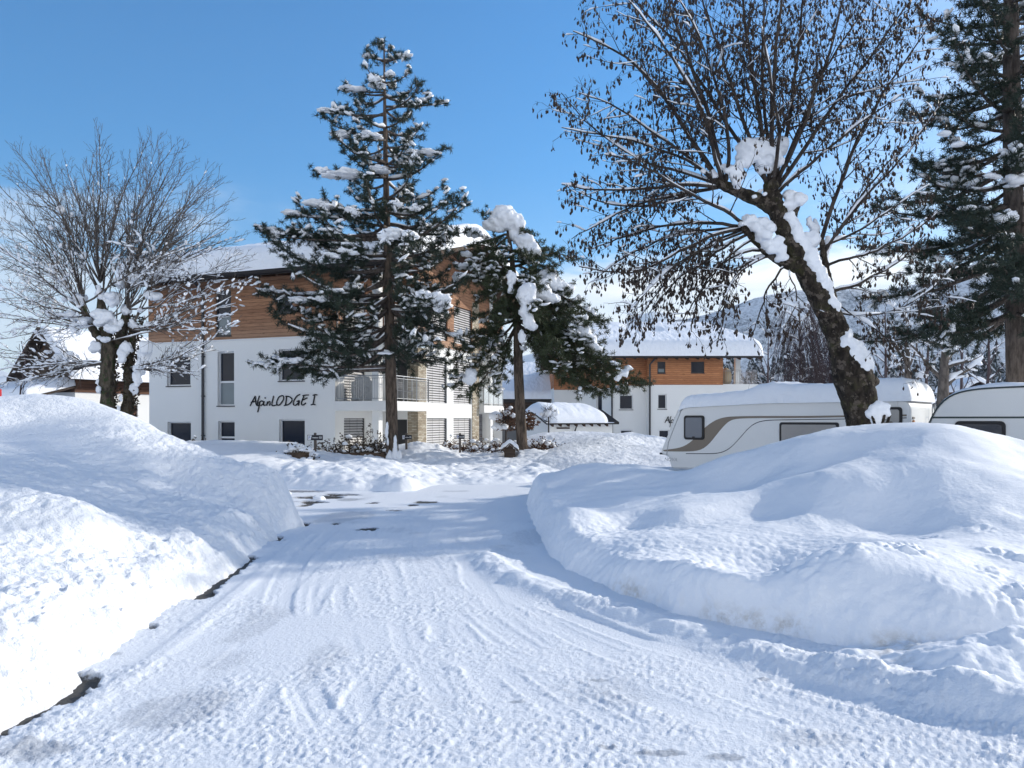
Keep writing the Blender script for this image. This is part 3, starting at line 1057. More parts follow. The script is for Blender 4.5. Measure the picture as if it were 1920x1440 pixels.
def far_banks():
    p = [tuple(P(*q)) for q in ((570, 899, 17.7), (610, 893, 17.8), (650, 889, 17.9), (700, 890, 17.8), (760, 893, 17.7), (660, 868, 19.5), (620, 870, 19.4), (700, 864, 19.8),
                                (590, 866, 20.2), (560, 866, 21), (540, 858, 22), (480, 846, 22), (420, 825, 24), (390, 832, 25), (480, 832, 25), (520, 828, 24.5), (560, 834, 24.5), (600, 846, 24.6), (440, 850, 21.5), (520, 850, 21.5),
                                (640, 853, 24.5), (735, 868, 24), (700, 862, 24), (715, 850, 26), (760, 842, 26), (790, 829, 26.6), (830, 838, 27), (860, 850, 26.5), (780, 872, 22),
                                (850, 890, 20.2), (900, 860, 25), (960, 857, 25.5), (1000, 845, 26), (1000, 866, 24), (930, 892, 20.6), (880, 872, 23), (990, 880, 22), (830, 905, 18.8), (1040, 850, 27))]
    for px, py in ((540, 922), (600, 924), (650, 926), (710, 926), (775, 925), (810, 918), (900, 913), (990, 909), (1060, 904)):
        g = G(px, py)
        p += [(g[0], g[1], -0.01), (g[0], g[1] - 1.0, -0.6)]
    p += [(-14, 22, .9), (-20, 22, 1.0), (-20, 18.6, 0), (-14, 18.4, 0), (-10, 18.0, 0), (-9, 19, .5), (-14, 27, .9), (-22, 28, 1.0), (-8, 29, .3), (-2, 30, .25), (2, 30, .2), (3.6, 26, -.1), (3, 23, -.1), (3, 31, -.2), (-16, 31, .5)]
    far_bank('snow_bank', 'churned low snow bank between the far road edge and the lodge with lettering', p, -23, 4, 16.4, 31.5, 460, 300, 0.095, 'snow', loc=(-6, 22, 0), calm=lambda X: 0.35 + 0.75 * ss(X, -7.6, -5.0))
    p = [tuple(P(*q)) for q in ((1190, 812, 29.5), (1165, 814, 30), (1140, 822, 28), (1100, 826, 28), (1060, 814, 32), (1010, 812, 33), (1230, 838, 28), (1060, 845, 25), (1150, 850, 24.6), (1220, 868, 23.2),
                                (1040, 862, 23.5), (1100, 880, 21), (1180, 884, 20.3), (1020, 850, 26), (1110, 812, 34), (1080, 835, 27), (1160, 872, 22), (1250, 840, 27))]
    p += [(1.0, 22.5, .05), (1.3, 19.8, -.1), (3, 18.9, -.15), (4.6, 19.6, -.1), (.2, 26, .1), (0, 34, .6), (6.6, 24, .3), (7.5, 28, .4), (7.2, 34, .6), (4, 38, .2), (1, 38, .2), (8, 38, 0), (2, 18.5, -.4), (-.6, 30, .1)]
    far_bank('snow_heap', 'gritty grey speckled snow heap left of the striped caravan', p, -0.8, 8, 18.6, 38, 260, 300, 0.075, 'snow_gritty', cl=0.5, loc=(3, 26, 0))
    p = [tuple(P(*q)) for q in ((440, 865, 15.6), (400, 857, 15.9), (487, 886, 15.4), (360, 850, 16), (300, 848, 16), (200, 845, 16))]
    p += [(-4.4, 15.6, -.1), (-4.2, 15, -.2), (-5, 14.2, -.1), (-8, 14.6, 0), (-13, 15, .2), (-13, 16.6, .9), (-5, 16.8, .1), (-8, 17.4, .1), (-13, 18, .1), (-10, 16, .9)]
    far_bank('snow_bank', 'small sunlit snow ridge just behind the high left bank', p, -13, -4, 14.2, 18, 120, 70, 0.08, 'snow_rough', loc=(-7, 15.5, 0))
    # a fallen lump of snow on the wet asphalt
    mb = MB()
    c = G(598, 941)
    mb.blob(c + [0, 0, .05], (.12, .10, .075), 3, .35, seed=3)
    tag(mb.build('snow_lump', 'snow', smooth=True, loc=c), 'small lump of snow lying on the bare wet asphalt', 'snow lump')


far_banks()


def mountains():
    def ridge(name, prof, D, depth, mat, lab, rough, base=-3.0):
        px = np.array([q[0] for q in prof], float)
        py = np.array([q[1] for q in prof], float)
        t = np.linspace(0, 1, 60)
        u = np.linspace(px[0], px[-1], 420)
        pyi = np.interp(u, px, py)
        U, T = np.meshgrid(u, t)
        PY = np.broadcast_to(pyi, U.shape)
        Yd = D + T * depth
        crest_Y = D + depth * 0.8
        X = (U - 960) / F * crest_Y * (0.55 + 0.45 * np.minimum(T / 0.8, 1))
        H = CAM_H - (PY - HOR) / F * crest_Y
        k = np.where(T < 0.8, ss(T / 0.8, 0.0, 1.0) * 0.35 + 0.65 * (T / 0.8), 1 - (T - 0.8) * 1.2)
        Z = base + (H - base) * k
        Z += rough * fbm(X / rough / 9, Yd / rough / 9, 6, 0.55) * np.minimum(k * 1.5, 1) * (1 - 0.75 * (np.abs(T - .8) < .03))
        mb = MB()
        mb.grid(X, Yd, Z)
        o = mb.build(name, mat, smooth=True, loc=(X.mean(), D, 0))
        kind(o, 'structure')
        o['label'] = lab
    ridge('mountain', [(500, 783), (760, 770), (1000, 680), (1180, 640), (1250, 606), (1330, 588), (1400, 566), (1480, 545), (1560, 538), (1650, 545), (1750, 528), (1850, 515), (1950, 500), (2100, 470), (2400, 450)], 1080, 390, 'mountain_forest', 'wooded mountainside blue in the shade', 14)
    ridge('mountain_peak', [(300, 783), (800, 720), (1080, 640), (1160, 606), (1190, 592), (1225, 584), (1260, 590), (1290, 600), (1320, 610), (1500, 620), (1900, 780)], 3500, 2500, 'mountain_snow', 'far snowy peak behind the second lodge roof', 120)
    ridge('mountain_peak', [(-1500, 783), (-700, 640), (-300, 660), (-80, 690), (0, 700), (60, 716), (160, 735), (400, 750), (700, 760), (900, 783)], 2500, 2000, 'mountain_snow', 'low pale mountain at the left edge', 60)


mountains()

# ================================================================== BUILDINGS
def frame(O, U, N):
    """Wall frame: (u along the wall, z up, d inward) -> xyz."""
    O, U, N = (np.asarray(q, float) for q in (O, U, N))

    def fr(u, z, d):
        p = O + U * u - N * d
        return (p[0], p[1], O[2] + z)
    return fr


def wall(mb, fr, u0, u1, z0, z1, ops=(), depth=0.22):
    """One wall face with real openings and their reveals."""
    us = sorted(set([u0, u1] + [x for o in ops for x in (o[0], o[1])]))
    zs = sorted(set([z0, z1] + [x for o in ops for x in (o[2], o[3])]))
    us = [x for x in us if u0 <= x <= u1]
    zs = [x for x in zs if z0 <= x <= z1]
    for a, b in zip(us[:-1], us[1:]):
        for c, d in zip(zs[:-1], zs[1:]):
            mu, mz = (a + b) / 2, (c + d) / 2
            if any(o[0] < mu < o[1] and o[2] < mz < o[3] for o in ops):
                continue
            mb.add([fr(a, c, 0), fr(b, c, 0), fr(b, d, 0), fr(a, d, 0)], [(0, 1, 2, 3)])
    for a, b, c, d in ops:
        c2, d2 = max(c, z0), min(d, z1)
        k = depth
        mb.add([fr(a, c2, 0), fr(a, c2, k), fr(a, d2, k), fr(a, d2, 0)], [(0, 3, 2, 1)])
        mb.add([fr(b, c2, 0), fr(b, c2, k), fr(b, d2, k), fr(b, d2, 0)], [(0, 1, 2, 3)])
        mb.add([fr(a, c2, 0), fr(b, c2, 0), fr(b, c2, k), fr(a, c2, k)], [(0, 3, 2, 1)])
        mb.add([fr(a, d2, 0), fr(b, d2, 0), fr(b, d2, k), fr(a, d2, k)], [(0, 1, 2, 3)])


def window(parent, fr, a, b, c, d, depth=0.16, fw=0.055, fmat='window_frame', gmat='glass_dark', split=None, lower=None, sill=True, sillmat='frame_dark'):
    """Window part (frame) with pane and sill sub-parts."""
    m = MB()
    e = 0.004
    m.fbox(fr, (a + e, c + e, depth - .05), (a + fw, d - e, depth + .02))
    m.fbox(fr, (b - fw, c + e, depth - .05), (b - e, d - e, depth + .02))
    m.fbox(fr, (a + fw, c + e, depth - .05), (b - fw, c + fw, depth + .02))
    m.fbox(fr, (a + fw, d - fw, depth - .05), (b - fw, d - e, depth + .02))
    if split is not None:
        m.fbox(fr, (a + fw, split - .04, depth - .05), (b - fw, split + .04, depth + .02))
    o = m.build('window', fmat, parent)
    g = MB()
    top0 = split + .04 if split is not None else c + fw
    g.fbox(fr, (a + fw, top0, depth), (b - fw, d - fw, depth + .015))
    g.build('pane', gmat, o)
    if split is not None:
        g = MB()
        g.fbox(fr, (a + fw, c + fw, depth), (b - fw, split - .04, depth + .015))
        g.build('pane', lower or gmat, o)
    if sill:
        s = MB()
        s.fbox(fr, (a - .03, c - .045, -.05), (b + .03, c - .003, depth - .06))
        s.build('sill', sillmat, o)
    return o


def blind(parent, fr, a, b, c, d, depth=0.10, pitch=0.11):
    """Closed outside blind of tilted slats between two rails."""
    m = MB()
    n = int((d - c) / pitch)
    pz = (d - c) / n
    for i in range(n):
        z = c + i * pz
        m.add([fr(a + .03, z + .012, depth - .022), fr(b - .03, z + .012, depth - .022), fr(b - .03, z + pz * .82, depth + .030), fr(a + .03, z + pz * .82, depth + .030)], [(0, 1, 2, 3)])
    o = m.build('blind', 'blind_slat', parent)
    g = MB()
    g.fbox(fr, (a + .004, c + .004, depth + .045), (b - .004, d - .004, depth + .06))
    g.build('backing', 'blind_gap', o)
    r = MB()
    r.fbox(fr, (a + .004, c + .01, depth - .035), (a + .03, d - .004, depth + .04))
    r.fbox(fr, (b - .03, c + .01, depth - .035), (b - .004, d - .004, depth + .04))
    for k in (0.33, 0.67):
        u = a + (b - a) * k
        r.fbox(fr, (u - .004, c + .01, depth - .030), (u + .004, d - .01, depth - .026))
    r.build('guide_rail', 'dark_metal', o)
    return o


def railing(parent, segs, z0, h=1.0, step=0.105, posts=1.3, name='railing', glass=False):
    m = MB()
    for (a, b) in segs:
        a, b = np.array(a + (0,), float), np.array(b + (0,), float)
        L = np.linalg.norm(b - a)
        n = max(1, int(round(L / step)))
        np_ = max(1, int(round(L / posts)))
        for z, r in ((h, .022), (h - .10, .012), (.10, .012)):
            m.bar(a + [0, 0, z0 + z], b + [0, 0, z0 + z], r, sides=6)
        for i in range(np_ + 1):
            p = a + (b - a) * i / np_
            m.bar(p + [0, 0, z0], p + [0, 0, z0 + h], .022, sides=6)
        if not glass:
            for i in range(n):
                p = a + (b - a) * (i + .5) / n
                m.bar(p + [0, 0, z0 + .10], p + [0, 0, z0 + h - .10], .008, sides=5)
    o = m.build(name, 'grey_metal', parent)
    if glass:
        g = MB()
        for (a, b) in segs:
            a, b = np.array(a + (0,), float), np.array(b + (0,), float)
            d = (b - a) / np.linalg.norm(b - a)
            nn = np.array([-d[1], d[0], 0]) * .004
            q = [a + d * .06, b - d * .06]
            v = [q[0] - nn, q[1] - nn, q[1] + nn, q[0] + nn]
            g.add([x + [0, 0, z0 + .12] for x in v] + [x + [0, 0, z0 + h - .12] for x in v], [(0, 1, 2, 3), (4, 7, 6, 5), (0, 4, 5, 1), (1, 5, 6, 2), (2, 6, 7, 3), (3, 7, 4, 0)])
        g.build('glass_panel', 'glass_clear', o)
    return o


def snow_slab(name, mat, parent, plane, us, vs, T, r=0.55, seed=0.0, bulge=0.10, holes=(), nz=0.05, skew=lambda v: (0.0, 0.0), clear=None, mitre=None):
    """Snow lying on a roof: rounded edges, a slight overhang, a soft uneven top.
    plane(u, v) is the roof surface height; us, vs are the covered ranges; skew(v) shifts the two ends."""
    nu, nv = 150, 90
    a = np.concatenate([[0], np.linspace(0.0, 1, nu) ** 1.0, [1]])
    s, t = np.meshgrid(np.linspace(0, 1, nu), np.linspace(0, 1, nv))
    # cluster samples at the edges
    cl = lambda q: 0.5 - 0.5 * np.cos(math.pi * q) * (0.55 + 0.45 * np.abs(np.cos(math.pi * q)))
    s, t = cl(s), cl(t)
    v = vs[0] + (vs[1] - vs[0]) * t
    l, rr = skew(v)
    u = (us[0] + l) + (us[1] + rr - us[0] - l) * s
    du = np.minimum(u - us[0] - l, us[1] + rr - u)
    dv = np.minimum(v - vs[0], vs[1] - v)
    d = np.minimum(np.minimum(du, dv), r)
    # rounded corner
    cu, cv = np.clip(r - du, 0, r), np.clip(r - dv, 0, r)
    rho = np.clip(np.sqrt(cu ** 2 + cv ** 2) / r, 0, 1)
    prof = np.sqrt(np.clip(1 - rho ** 2.6, 0, 1))
    top = T * (1 + nz * 2.2 * fbm(u * .35 + seed, v * .35, 3)) + nz * 0.8 * fbm(u * 1.7, v * 1.7 + seed, 3)
    for hu, hv, hr, hd in holes:
        top = top - hd * np.exp(-(((u - hu) / hr) ** 2 + ((v - hv) / (hr * 1.1)) ** 2) ** 2)
    z = plane(u, v) + np.maximum(top * prof, 0.0)
    m = MB()
    m.grid(u, v, z)
    # underside
    uu = np.array([[us[0] + skew(np.array(vs[0]))[0], us[1] + skew(np.array(vs[0]))[1]], [us[0] + skew(np.array(vs[1]))[0], us[1] + skew(np.array(vs[1]))[1]]])
    m2 = np.stack([uu, np.array([[vs[0]] * 2, [vs[1]] * 2])])
    return m, (u, v, z)


def strokes(mb, fr, px2uz, lines, w=0.028, d=-0.02):
    for ln in lines:
        p = np.array(ln, float)
        if len(p) > 2:
            q = [p[0]]
            for a, b in zip(p[:-1], p[1:]):
                q += [a * .75 + b * .25, a * .25 + b * .75]
            q.append(p[-1])
            p = np.array(q)
        mb.tube([fr(*px2uz(x, y), d) for x, y in p], w, 6)


LODGE_TEXT = [[(130, 410), (165, 335), (205, 260), (255, 165)], [(255, 165), (260, 260), (280, 385), (310, 412)], [(150, 322), (220, 310), (285, 290)],
              [(360, 160), (325, 270), (308, 370), (328, 408), (362, 390)], [(368, 310), (350, 430), (315, 565)], [(345, 342), (395, 288), (440, 290), (462, 330), (440, 380), (395, 402), (358, 388)],
              [(482, 300), (460, 360), (470, 408), (508, 385)], [(490, 217), (514, 211)], [(562, 300), (540, 405)], [(540, 405), (580, 320), (615, 293), (628, 330), (614, 408)],
              [(712, 163), (680, 300), (664, 395), (700, 412), (795, 383)],
              [(925, 155), (850, 180), (800, 270), (783, 350), (810, 398), (850, 397), (920, 320), (966, 230), (955, 165), (915, 153)],
              [(1032, 172), (1020, 300), (1005, 395)], [(1010, 173), (1100, 178), (1165, 225), (1172, 285), (1120, 350), (1050, 390), (972, 403)],
              [(1365, 128), (1290, 160), (1220, 270), (1193, 350), (1220, 398), (1270, 396), (1330, 330), (1350, 285)], [(1288, 302), (1350, 278)], [(1352, 282), (1330, 405)],
              [(1582, 140), (1500, 143), (1433, 160)], [(1462, 165), (1430, 250), (1398, 340), (1410, 388), (1450, 392), (1512, 338)], [(1430, 268), (1545, 213)],
              [(1688, 152), (1740, 128), (1795, 142)], [(1732, 140), (1705, 300), (1690, 378)], [(1638, 388), (1690, 370), (1748, 384)]]


def lodge_front():
    rz = -math.atan2(3.5, 9.1)
    ca, sa = math.cos(rz), math.sin(rz)
    R0 = np.array((-16.2, 34.3, 0.0))
    root = thing('lodge', 'white lodge with timber upper floor, balconies and AlpinLODGE I lettering behind the pines', 'lodge', R0, rz, local=True)
    FU, DV = 12.3, 14.2
    U1, U2 = 9.75, 11.3          # front wall end, right wall plane
    RV = 4.1                     # recess depth
    ZB, ZW, ZE = -0.6, 5.02, 7.75

    def uz(px, py):
        t = (px - 960) / F
        u = (34.3 * t + 16.2) / (ca - t * sa)
        Y = 34.3 + sa * u
        return u, CAM_H - (py - HOR) / F * Y

    def vz(px, py, U):           # on a wall facing right at u = U
        t = (px - 960) / F
        X0, Y0 = R0[0] + ca * U, R0[1] + sa * U
        v = (t * Y0 - X0) / (-sa - t * ca)
        return v, CAM_H - (py - HOR) / F * (Y0 + ca * v)

    def rect(x0, y0, x1, y1):
        a, d = uz(x0, y0)
        b, c = uz(x1, y1)
        return (a, b, c, d)

    f_front = frame((0, 0, 0), (1, 0, 0), (0, -1, 0))
    f_side = frame((U1, 0, 0), (0, 1, 0), (1, 0, 0))
    f_rec = frame((U1, RV, 0), (1, 0, 0), (0, -1, 0))
    f_right = frame((U2, 0, 0), (0, 1, 0), (1, 0, 0))
    f_left = frame((0, DV, 0), (0, -1, 0), (-1, 0, 0))
    f_back = frame((U2, DV, 0), (-1, 0, 0), (0, 1, 0))
    # openings
    w1, w2, w3 = rect(313, 668, 357, 723), rect(408, 660, 439, 760.5), rect(523, 655, 570.5, 713.5)
    g1, g2, g3 = rect(314, 791, 358, 843), rect(409, 789.5, 440, 846), rect(523.5, 786.5, 571.5, 850)
    g1, g2, g3 = (g1[:2] + (0.10, g1[3])), (g2[:2] + (0.10, g2[3])), (g3[:2] + (0.02, g3[3]))
    t1, t2 = rect(405, 546, 434, 629), rect(519, 543, 549, 586)
    s1 = (0.64, 2.27, -0.35, 1.67)
    s2 = (0.64, 2.27, 2.40, 4.52)
    s3 = (0.64, 2.27, 5.25, 7.25)
    r_lo = [(4.98, 7.07, -0.35, 1.67), (7.79, 9.95, -0.35, 1.67)]
    r_mid = [(4.98, 7.07, 2.38, 4.55), (7.79, 9.95, 2.38, 4.55)]
    r_up = [(4.98, 7.07, 5.35, 7.2), (7.79, 9.95, 5.35, 7.2)]
    dr = [(0.45, 1.02, -0.45, 1.62), (0.45, 1.02, 2.36, 4.50), (0.45, 1.02, 5.2, 7.2)]
    P2 = 10.85
    m = MB()
    wall(m, f_front, 0, U1, ZB, ZW, [w1, w2, w3, g1, g2, g3])
    wall(m, f_side, 0, RV, ZB, ZW, [s1, s2])
    wall(m, f_rec, 0, U2 - U1 - .5, ZB, ZW, dr[:2])
    wall(m, f_right, RV + .77, 10.0, ZB, ZW, r_lo + r_mid)
    wall(m, frame((U2, P2, 0), (-1, 0, 0), (0, 1, 0)), 0, 1.3, ZB, ZW)
    wall(m, frame((U2 - 1.3, P2, 0), (0, 1, 0), (1, 0, 0)), 0, DV - P2, ZB, ZW)
    wall(m, f_left, 0, DV, ZB, ZW)
    wall(m, f_back, 0, U2, ZB, ZW)
    m.build('wall', 'white_plaster', root)
    # timber floor, 2 cm proud of the plaster, with the gable on the right
    SL = math.tan(rad(16.0))
    RIDGE = DV / 2
    roofz = lambda v: ZE + SL * (RIDGE - np.abs(v - RIDGE)) - 0.02
    c = MB()
    o_ = 0.025
    ff = frame((-o_, -o_, 0), (1, 0, 0), (0, -1, 0))
    t1b, t2b = ((t[0] + o_, t[1] + o_, t[2], t[3]) for t in (t1, t2))
    wall(c, ff, 0, U1 + 2 * o_, ZW, ZE, [t1b, t2b])
    wall(c, frame((U1 + o_, -o_, 0), (0, 1, 0), (1, 0, 0)), 0, RV, ZW, ZE + .2, [(s3[0] + o_, s3[1] + o_, s3[2], s3[3])])
    wall(c, frame((U1 + o_, RV - o_, 0), (1, 0, 0), (0, -1, 0)), 0, U2 - U1, ZW, ZE + 1.2, [dr[2]])
    fr2 = frame((U2 + o_, 0, 0), (0, 1, 0), (1, 0, 0))
    wall(c, fr2, RV - o_, DV + o_, ZW, ZE, r_up)
    wall(c, frame((-o_, DV + o_, 0), (0, -1, 0), (-1, 0, 0)), 0, DV + 2 * o_, ZW, ZE)
    c.add([(U2 + o_, RV - o_, ZE), (U2 + o_, DV, ZE), (U2 + o_, RIDGE, float(roofz(RIDGE))), (U2 + o_, RV - o_, float(roofz(RV)))], [(0, 1, 2, 3)])
    c.add([(-o_, 0, ZE), (-o_, RIDGE, float(roofz(RIDGE))), (-o_, DV, ZE)], [(0, 1, 2)])
    c.add([(-o_, -o_, ZW), (U1 + o_, -o_, ZW), (U1 + o_, 0, ZW), (-o_, 0, ZW)], [(0, 3, 2, 1)])
    c.build('timber_cladding', 'larch_boards', root)
    tr = MB()
    for z in (ZW,):
        tr.box((-o_ - .02, -o_ - .02, z - .05), (U1 + o_ + .02, -0.002, z - .003))
    tr.build('trim', 'window_frame', root)
    # windows
    sp = uz(420, 716)[1]
    window(root, f_front, *w1)
    window(root, f_front, *w2, split=sp, lower='glass_milky')
    window(root, f_front, *w3)
    window(root, f_front, *g1, sill=False)
    window(root, f_front, *g2, split=0.85, lower='glass_dark', sill=False)
    window(root, f_front, *g3, sill=False)
    window(root, ff, *t1b, fmat='frame_dark', split=uz(420, 592)[1], lower='glass_milky', depth=.12)
    window(root, ff, *t2b, fmat='frame_dark', depth=.12)
    for s in (s1, s2):
        blind(root, f_side, *s)
    blind(root, frame((U1 + o_, 0, 0), (0, 1, 0), (1, 0, 0)), *s3)
    for s in r_lo + r_mid:
        blind(root, f_right, *s)
    for s in r_up:
        blind(root, fr2, *s)
    for i, s in enumerate(dr):
        d = MB()
        fx = f_rec
        d.fbox(fx, (s[0] + .01, s[2] + .01, .10), (s[1] - .01, s[3] - .01, .15))
        for k in range(7):
            z = s[2] + (s[3] - s[2]) * (k + .5) / 7
            d.fbox(fx, (s[0] + .05, z - .12, .085), (s[1] - .05, z + .10, .0985))
        d.build('door', 'frame_dark', root)
    # stone pillars
    for (v0, v1) in ((RV - .015, RV + .77), (10.0, P2)):
        p = MB()
        p.box((U2 - .5, v0, ZB), (U2 + .03, v1, ZW - .20 if v0 < 5 else ZE - .1))
        p.build('stone_pillar', 'ledge_stone', root)
    # balconies
    for k, z in enumerate((1.97, 4.78)):
        b = MB()
        b.box((U1 + .003, 0.0, z), (FU, 3.4, z + .38))
        b.box((U1 + .003, 3.4, z), (U2 + .08, RV - .02, z + .36))
        slab = b.build('balcony_slab', 'white_plaster', root)
        sn = MB()
        sn.blob((11.2, 1.2, z + .40), (1.0, 1.0, .10), 2, .3, seed=k + 1.)
        railing(root, [((U1 + .05, .07), (FU - .07, .07)), ((FU - .07, .07), (FU - .07, 3.33)), ((FU - .07, 3.33), (U2 + .12, 3.33))], z + .38)
        b = MB()
        b.box((U2 - 1.28, P2 + .02, z), (11.62, 13.7, z + .38))
        b.build('balcony_slab', 'white_plaster', root)
        railing(root, [((U2 + .05, P2 + .08), (11.56, P2 + .08)), ((11.56, P2 + .08), (11.56, 13.64))], z + .38, glass=True, posts=.7)
    for (u, v) in ((11.55, .25), (11.25, 12.4)):
        for (z0, z1) in ((ZB, 1.965), (2.355, 4.775), (5.165, ZE + .3)):
            q = MB()
            q.box((u - .15, v - .15, z0), (u + .15, v + .15, z1))
            q.build('column', 'white_plaster', root)
    # plank door at the rear
    b = MB()
    b.box((U2 - 1.28, P2 + .05, ZB), (U2 - 1.22, DV, 1.9))
    b.build('plank_wall', 'grey_timber', root)
    # downpipe
    u, _ = uz(382.5, 700)
    d = MB()
    d.tube([(u, -.08, ZB), (u, -.08, ZE - .75), (u, -.10, ZE - .6), (u, -.75, ZE - .2), (u, -.85, ZE - .05)], .055, 8)
    for z in (.9, 2.6, 4.3):
        d.box((u - .075, -.10, z), (u + .075, -.001, z + .05))
    d.build('downpipe', 'dark_metal', root)
    # lettering
    t = MB()
    strokes(t, f_front, lambda x, y: uz(460 + x / 13.24, 730 + y / 13.24), LODGE_TEXT, .026, -.03)
    t.build('lettering', 'letter_black', root)
    # wall lamp beside the recess
    l = MB()
    l.box((U1 + .003, .25, 4.15), (U1 + .10, .38, 4.45))
    l.build('wall_lamp', 'grey_metal', root)
    # roof
    OV, ul, ur = 1.0, -1.0, 13.2
    rf = MB()
    th = .22
    for sgn in (0, 1):
        va, vb = (-OV, RIDGE) if not sgn else (RIDGE, DV + OV)
        za, zb = float(roofz(va)), float(roofz(vb))
        v = [(ul, va, za), (ur, va, za), (ur, vb, zb), (ul, vb, zb)]
        v += [(x, y, z + th) for x, y, z in v]
        rf.add(v, [(0, 3, 2, 1), (4, 5, 6, 7), (0, 1, 5, 4), (1, 2, 6, 5), (2, 3, 7, 6), (3, 0, 4, 7)])
    roof = rf.build('roof', 'rafter_brown', root)
    for i in range(19):
        rt = MB()
        x = ul + .15 + i * (ur - ul - .4) / 18
        rt.add([(x, -OV + .08, float(roofz(-OV + .08)) - .003), (x + .10, -OV + .08, float(roofz(-OV + .08)) - .003), (x + .10, 0.2, float(roofz(.2)) - .003), (x, .2, float(roofz(.2)) - .003)] +
               [(x, -OV + .08, float(roofz(-OV + .08)) - .10), (x + .10, -OV + .08, float(roofz(-OV + .08)) - .10), (x + .10, 0.2, float(roofz(.2)) - .19), (x, .2, float(roofz(.2)) - .19)],
               [(0, 1, 2, 3), (4, 7, 6, 5), (0, 4, 5, 1), (1, 5, 6, 2), (2, 6, 7, 3), (3, 7, 4, 0)])
        rt.build('rafter', 'rafter_brown', roof)
    gt = MB()
    zg = float(roofz(-OV)) + .10
    gt.tube([(ul, -OV - .08, zg), (ur, -OV - .08, zg)], .085, 8)
    gt.box((ul, -OV - .02, zg - .12), (ur, -OV - .003, zg + .13))
    gt.build('gutter', 'roof_dark', roof)
    pl = lambda u, v: ZE + SL * (RIDGE - np.sqrt((v - RIDGE) ** 2 + .4)) + th - .02
    m, _ = snow_slab('snow', 'snow_roof', roof, pl, (ul - .08, ur + .10), (-OV - .16, DV + OV + .1), .98, .55, 3.0, nz=.06)
    m.build('roof_snow', 'snow_roof', roof, smooth=True)
    # things kept on the first balcony
    b = MB()
    b.box((10.0, .75, 2.352), (11.05, 1.45, 3.18))
    b.box((10.15, .80, 3.17), (10.85, 1.35, 3.36))
    o = b.build('furniture_cover', 'tarp', root, smooth=True)
    remesh(o, .035, 10)
    o['label'] = 'grey cover over stacked garden furniture on the first balcony'
    for (u, v) in ((11.75, 1.3), (11.7, 2.2)):
        ch = MB()
        for dx in (-.22, .22):
            for dy in (-.22, .22):
                ch.bar((u + dx, v + dy, 2.352), (u + dx, v + dy, 2.80 if dx > 0 else 3.20), .016)
        ch.box((u - .24, v - .24, 2.79), (u + .24, v + .24, 2.82))
        for k in range(4):
            ch.box((u - .235, v - .22, 2.92 + k * .075), (u - .21, v + .22, 2.965 + k * .075))
        ch.build('chair', 'dark_metal', root)


lodge_front()


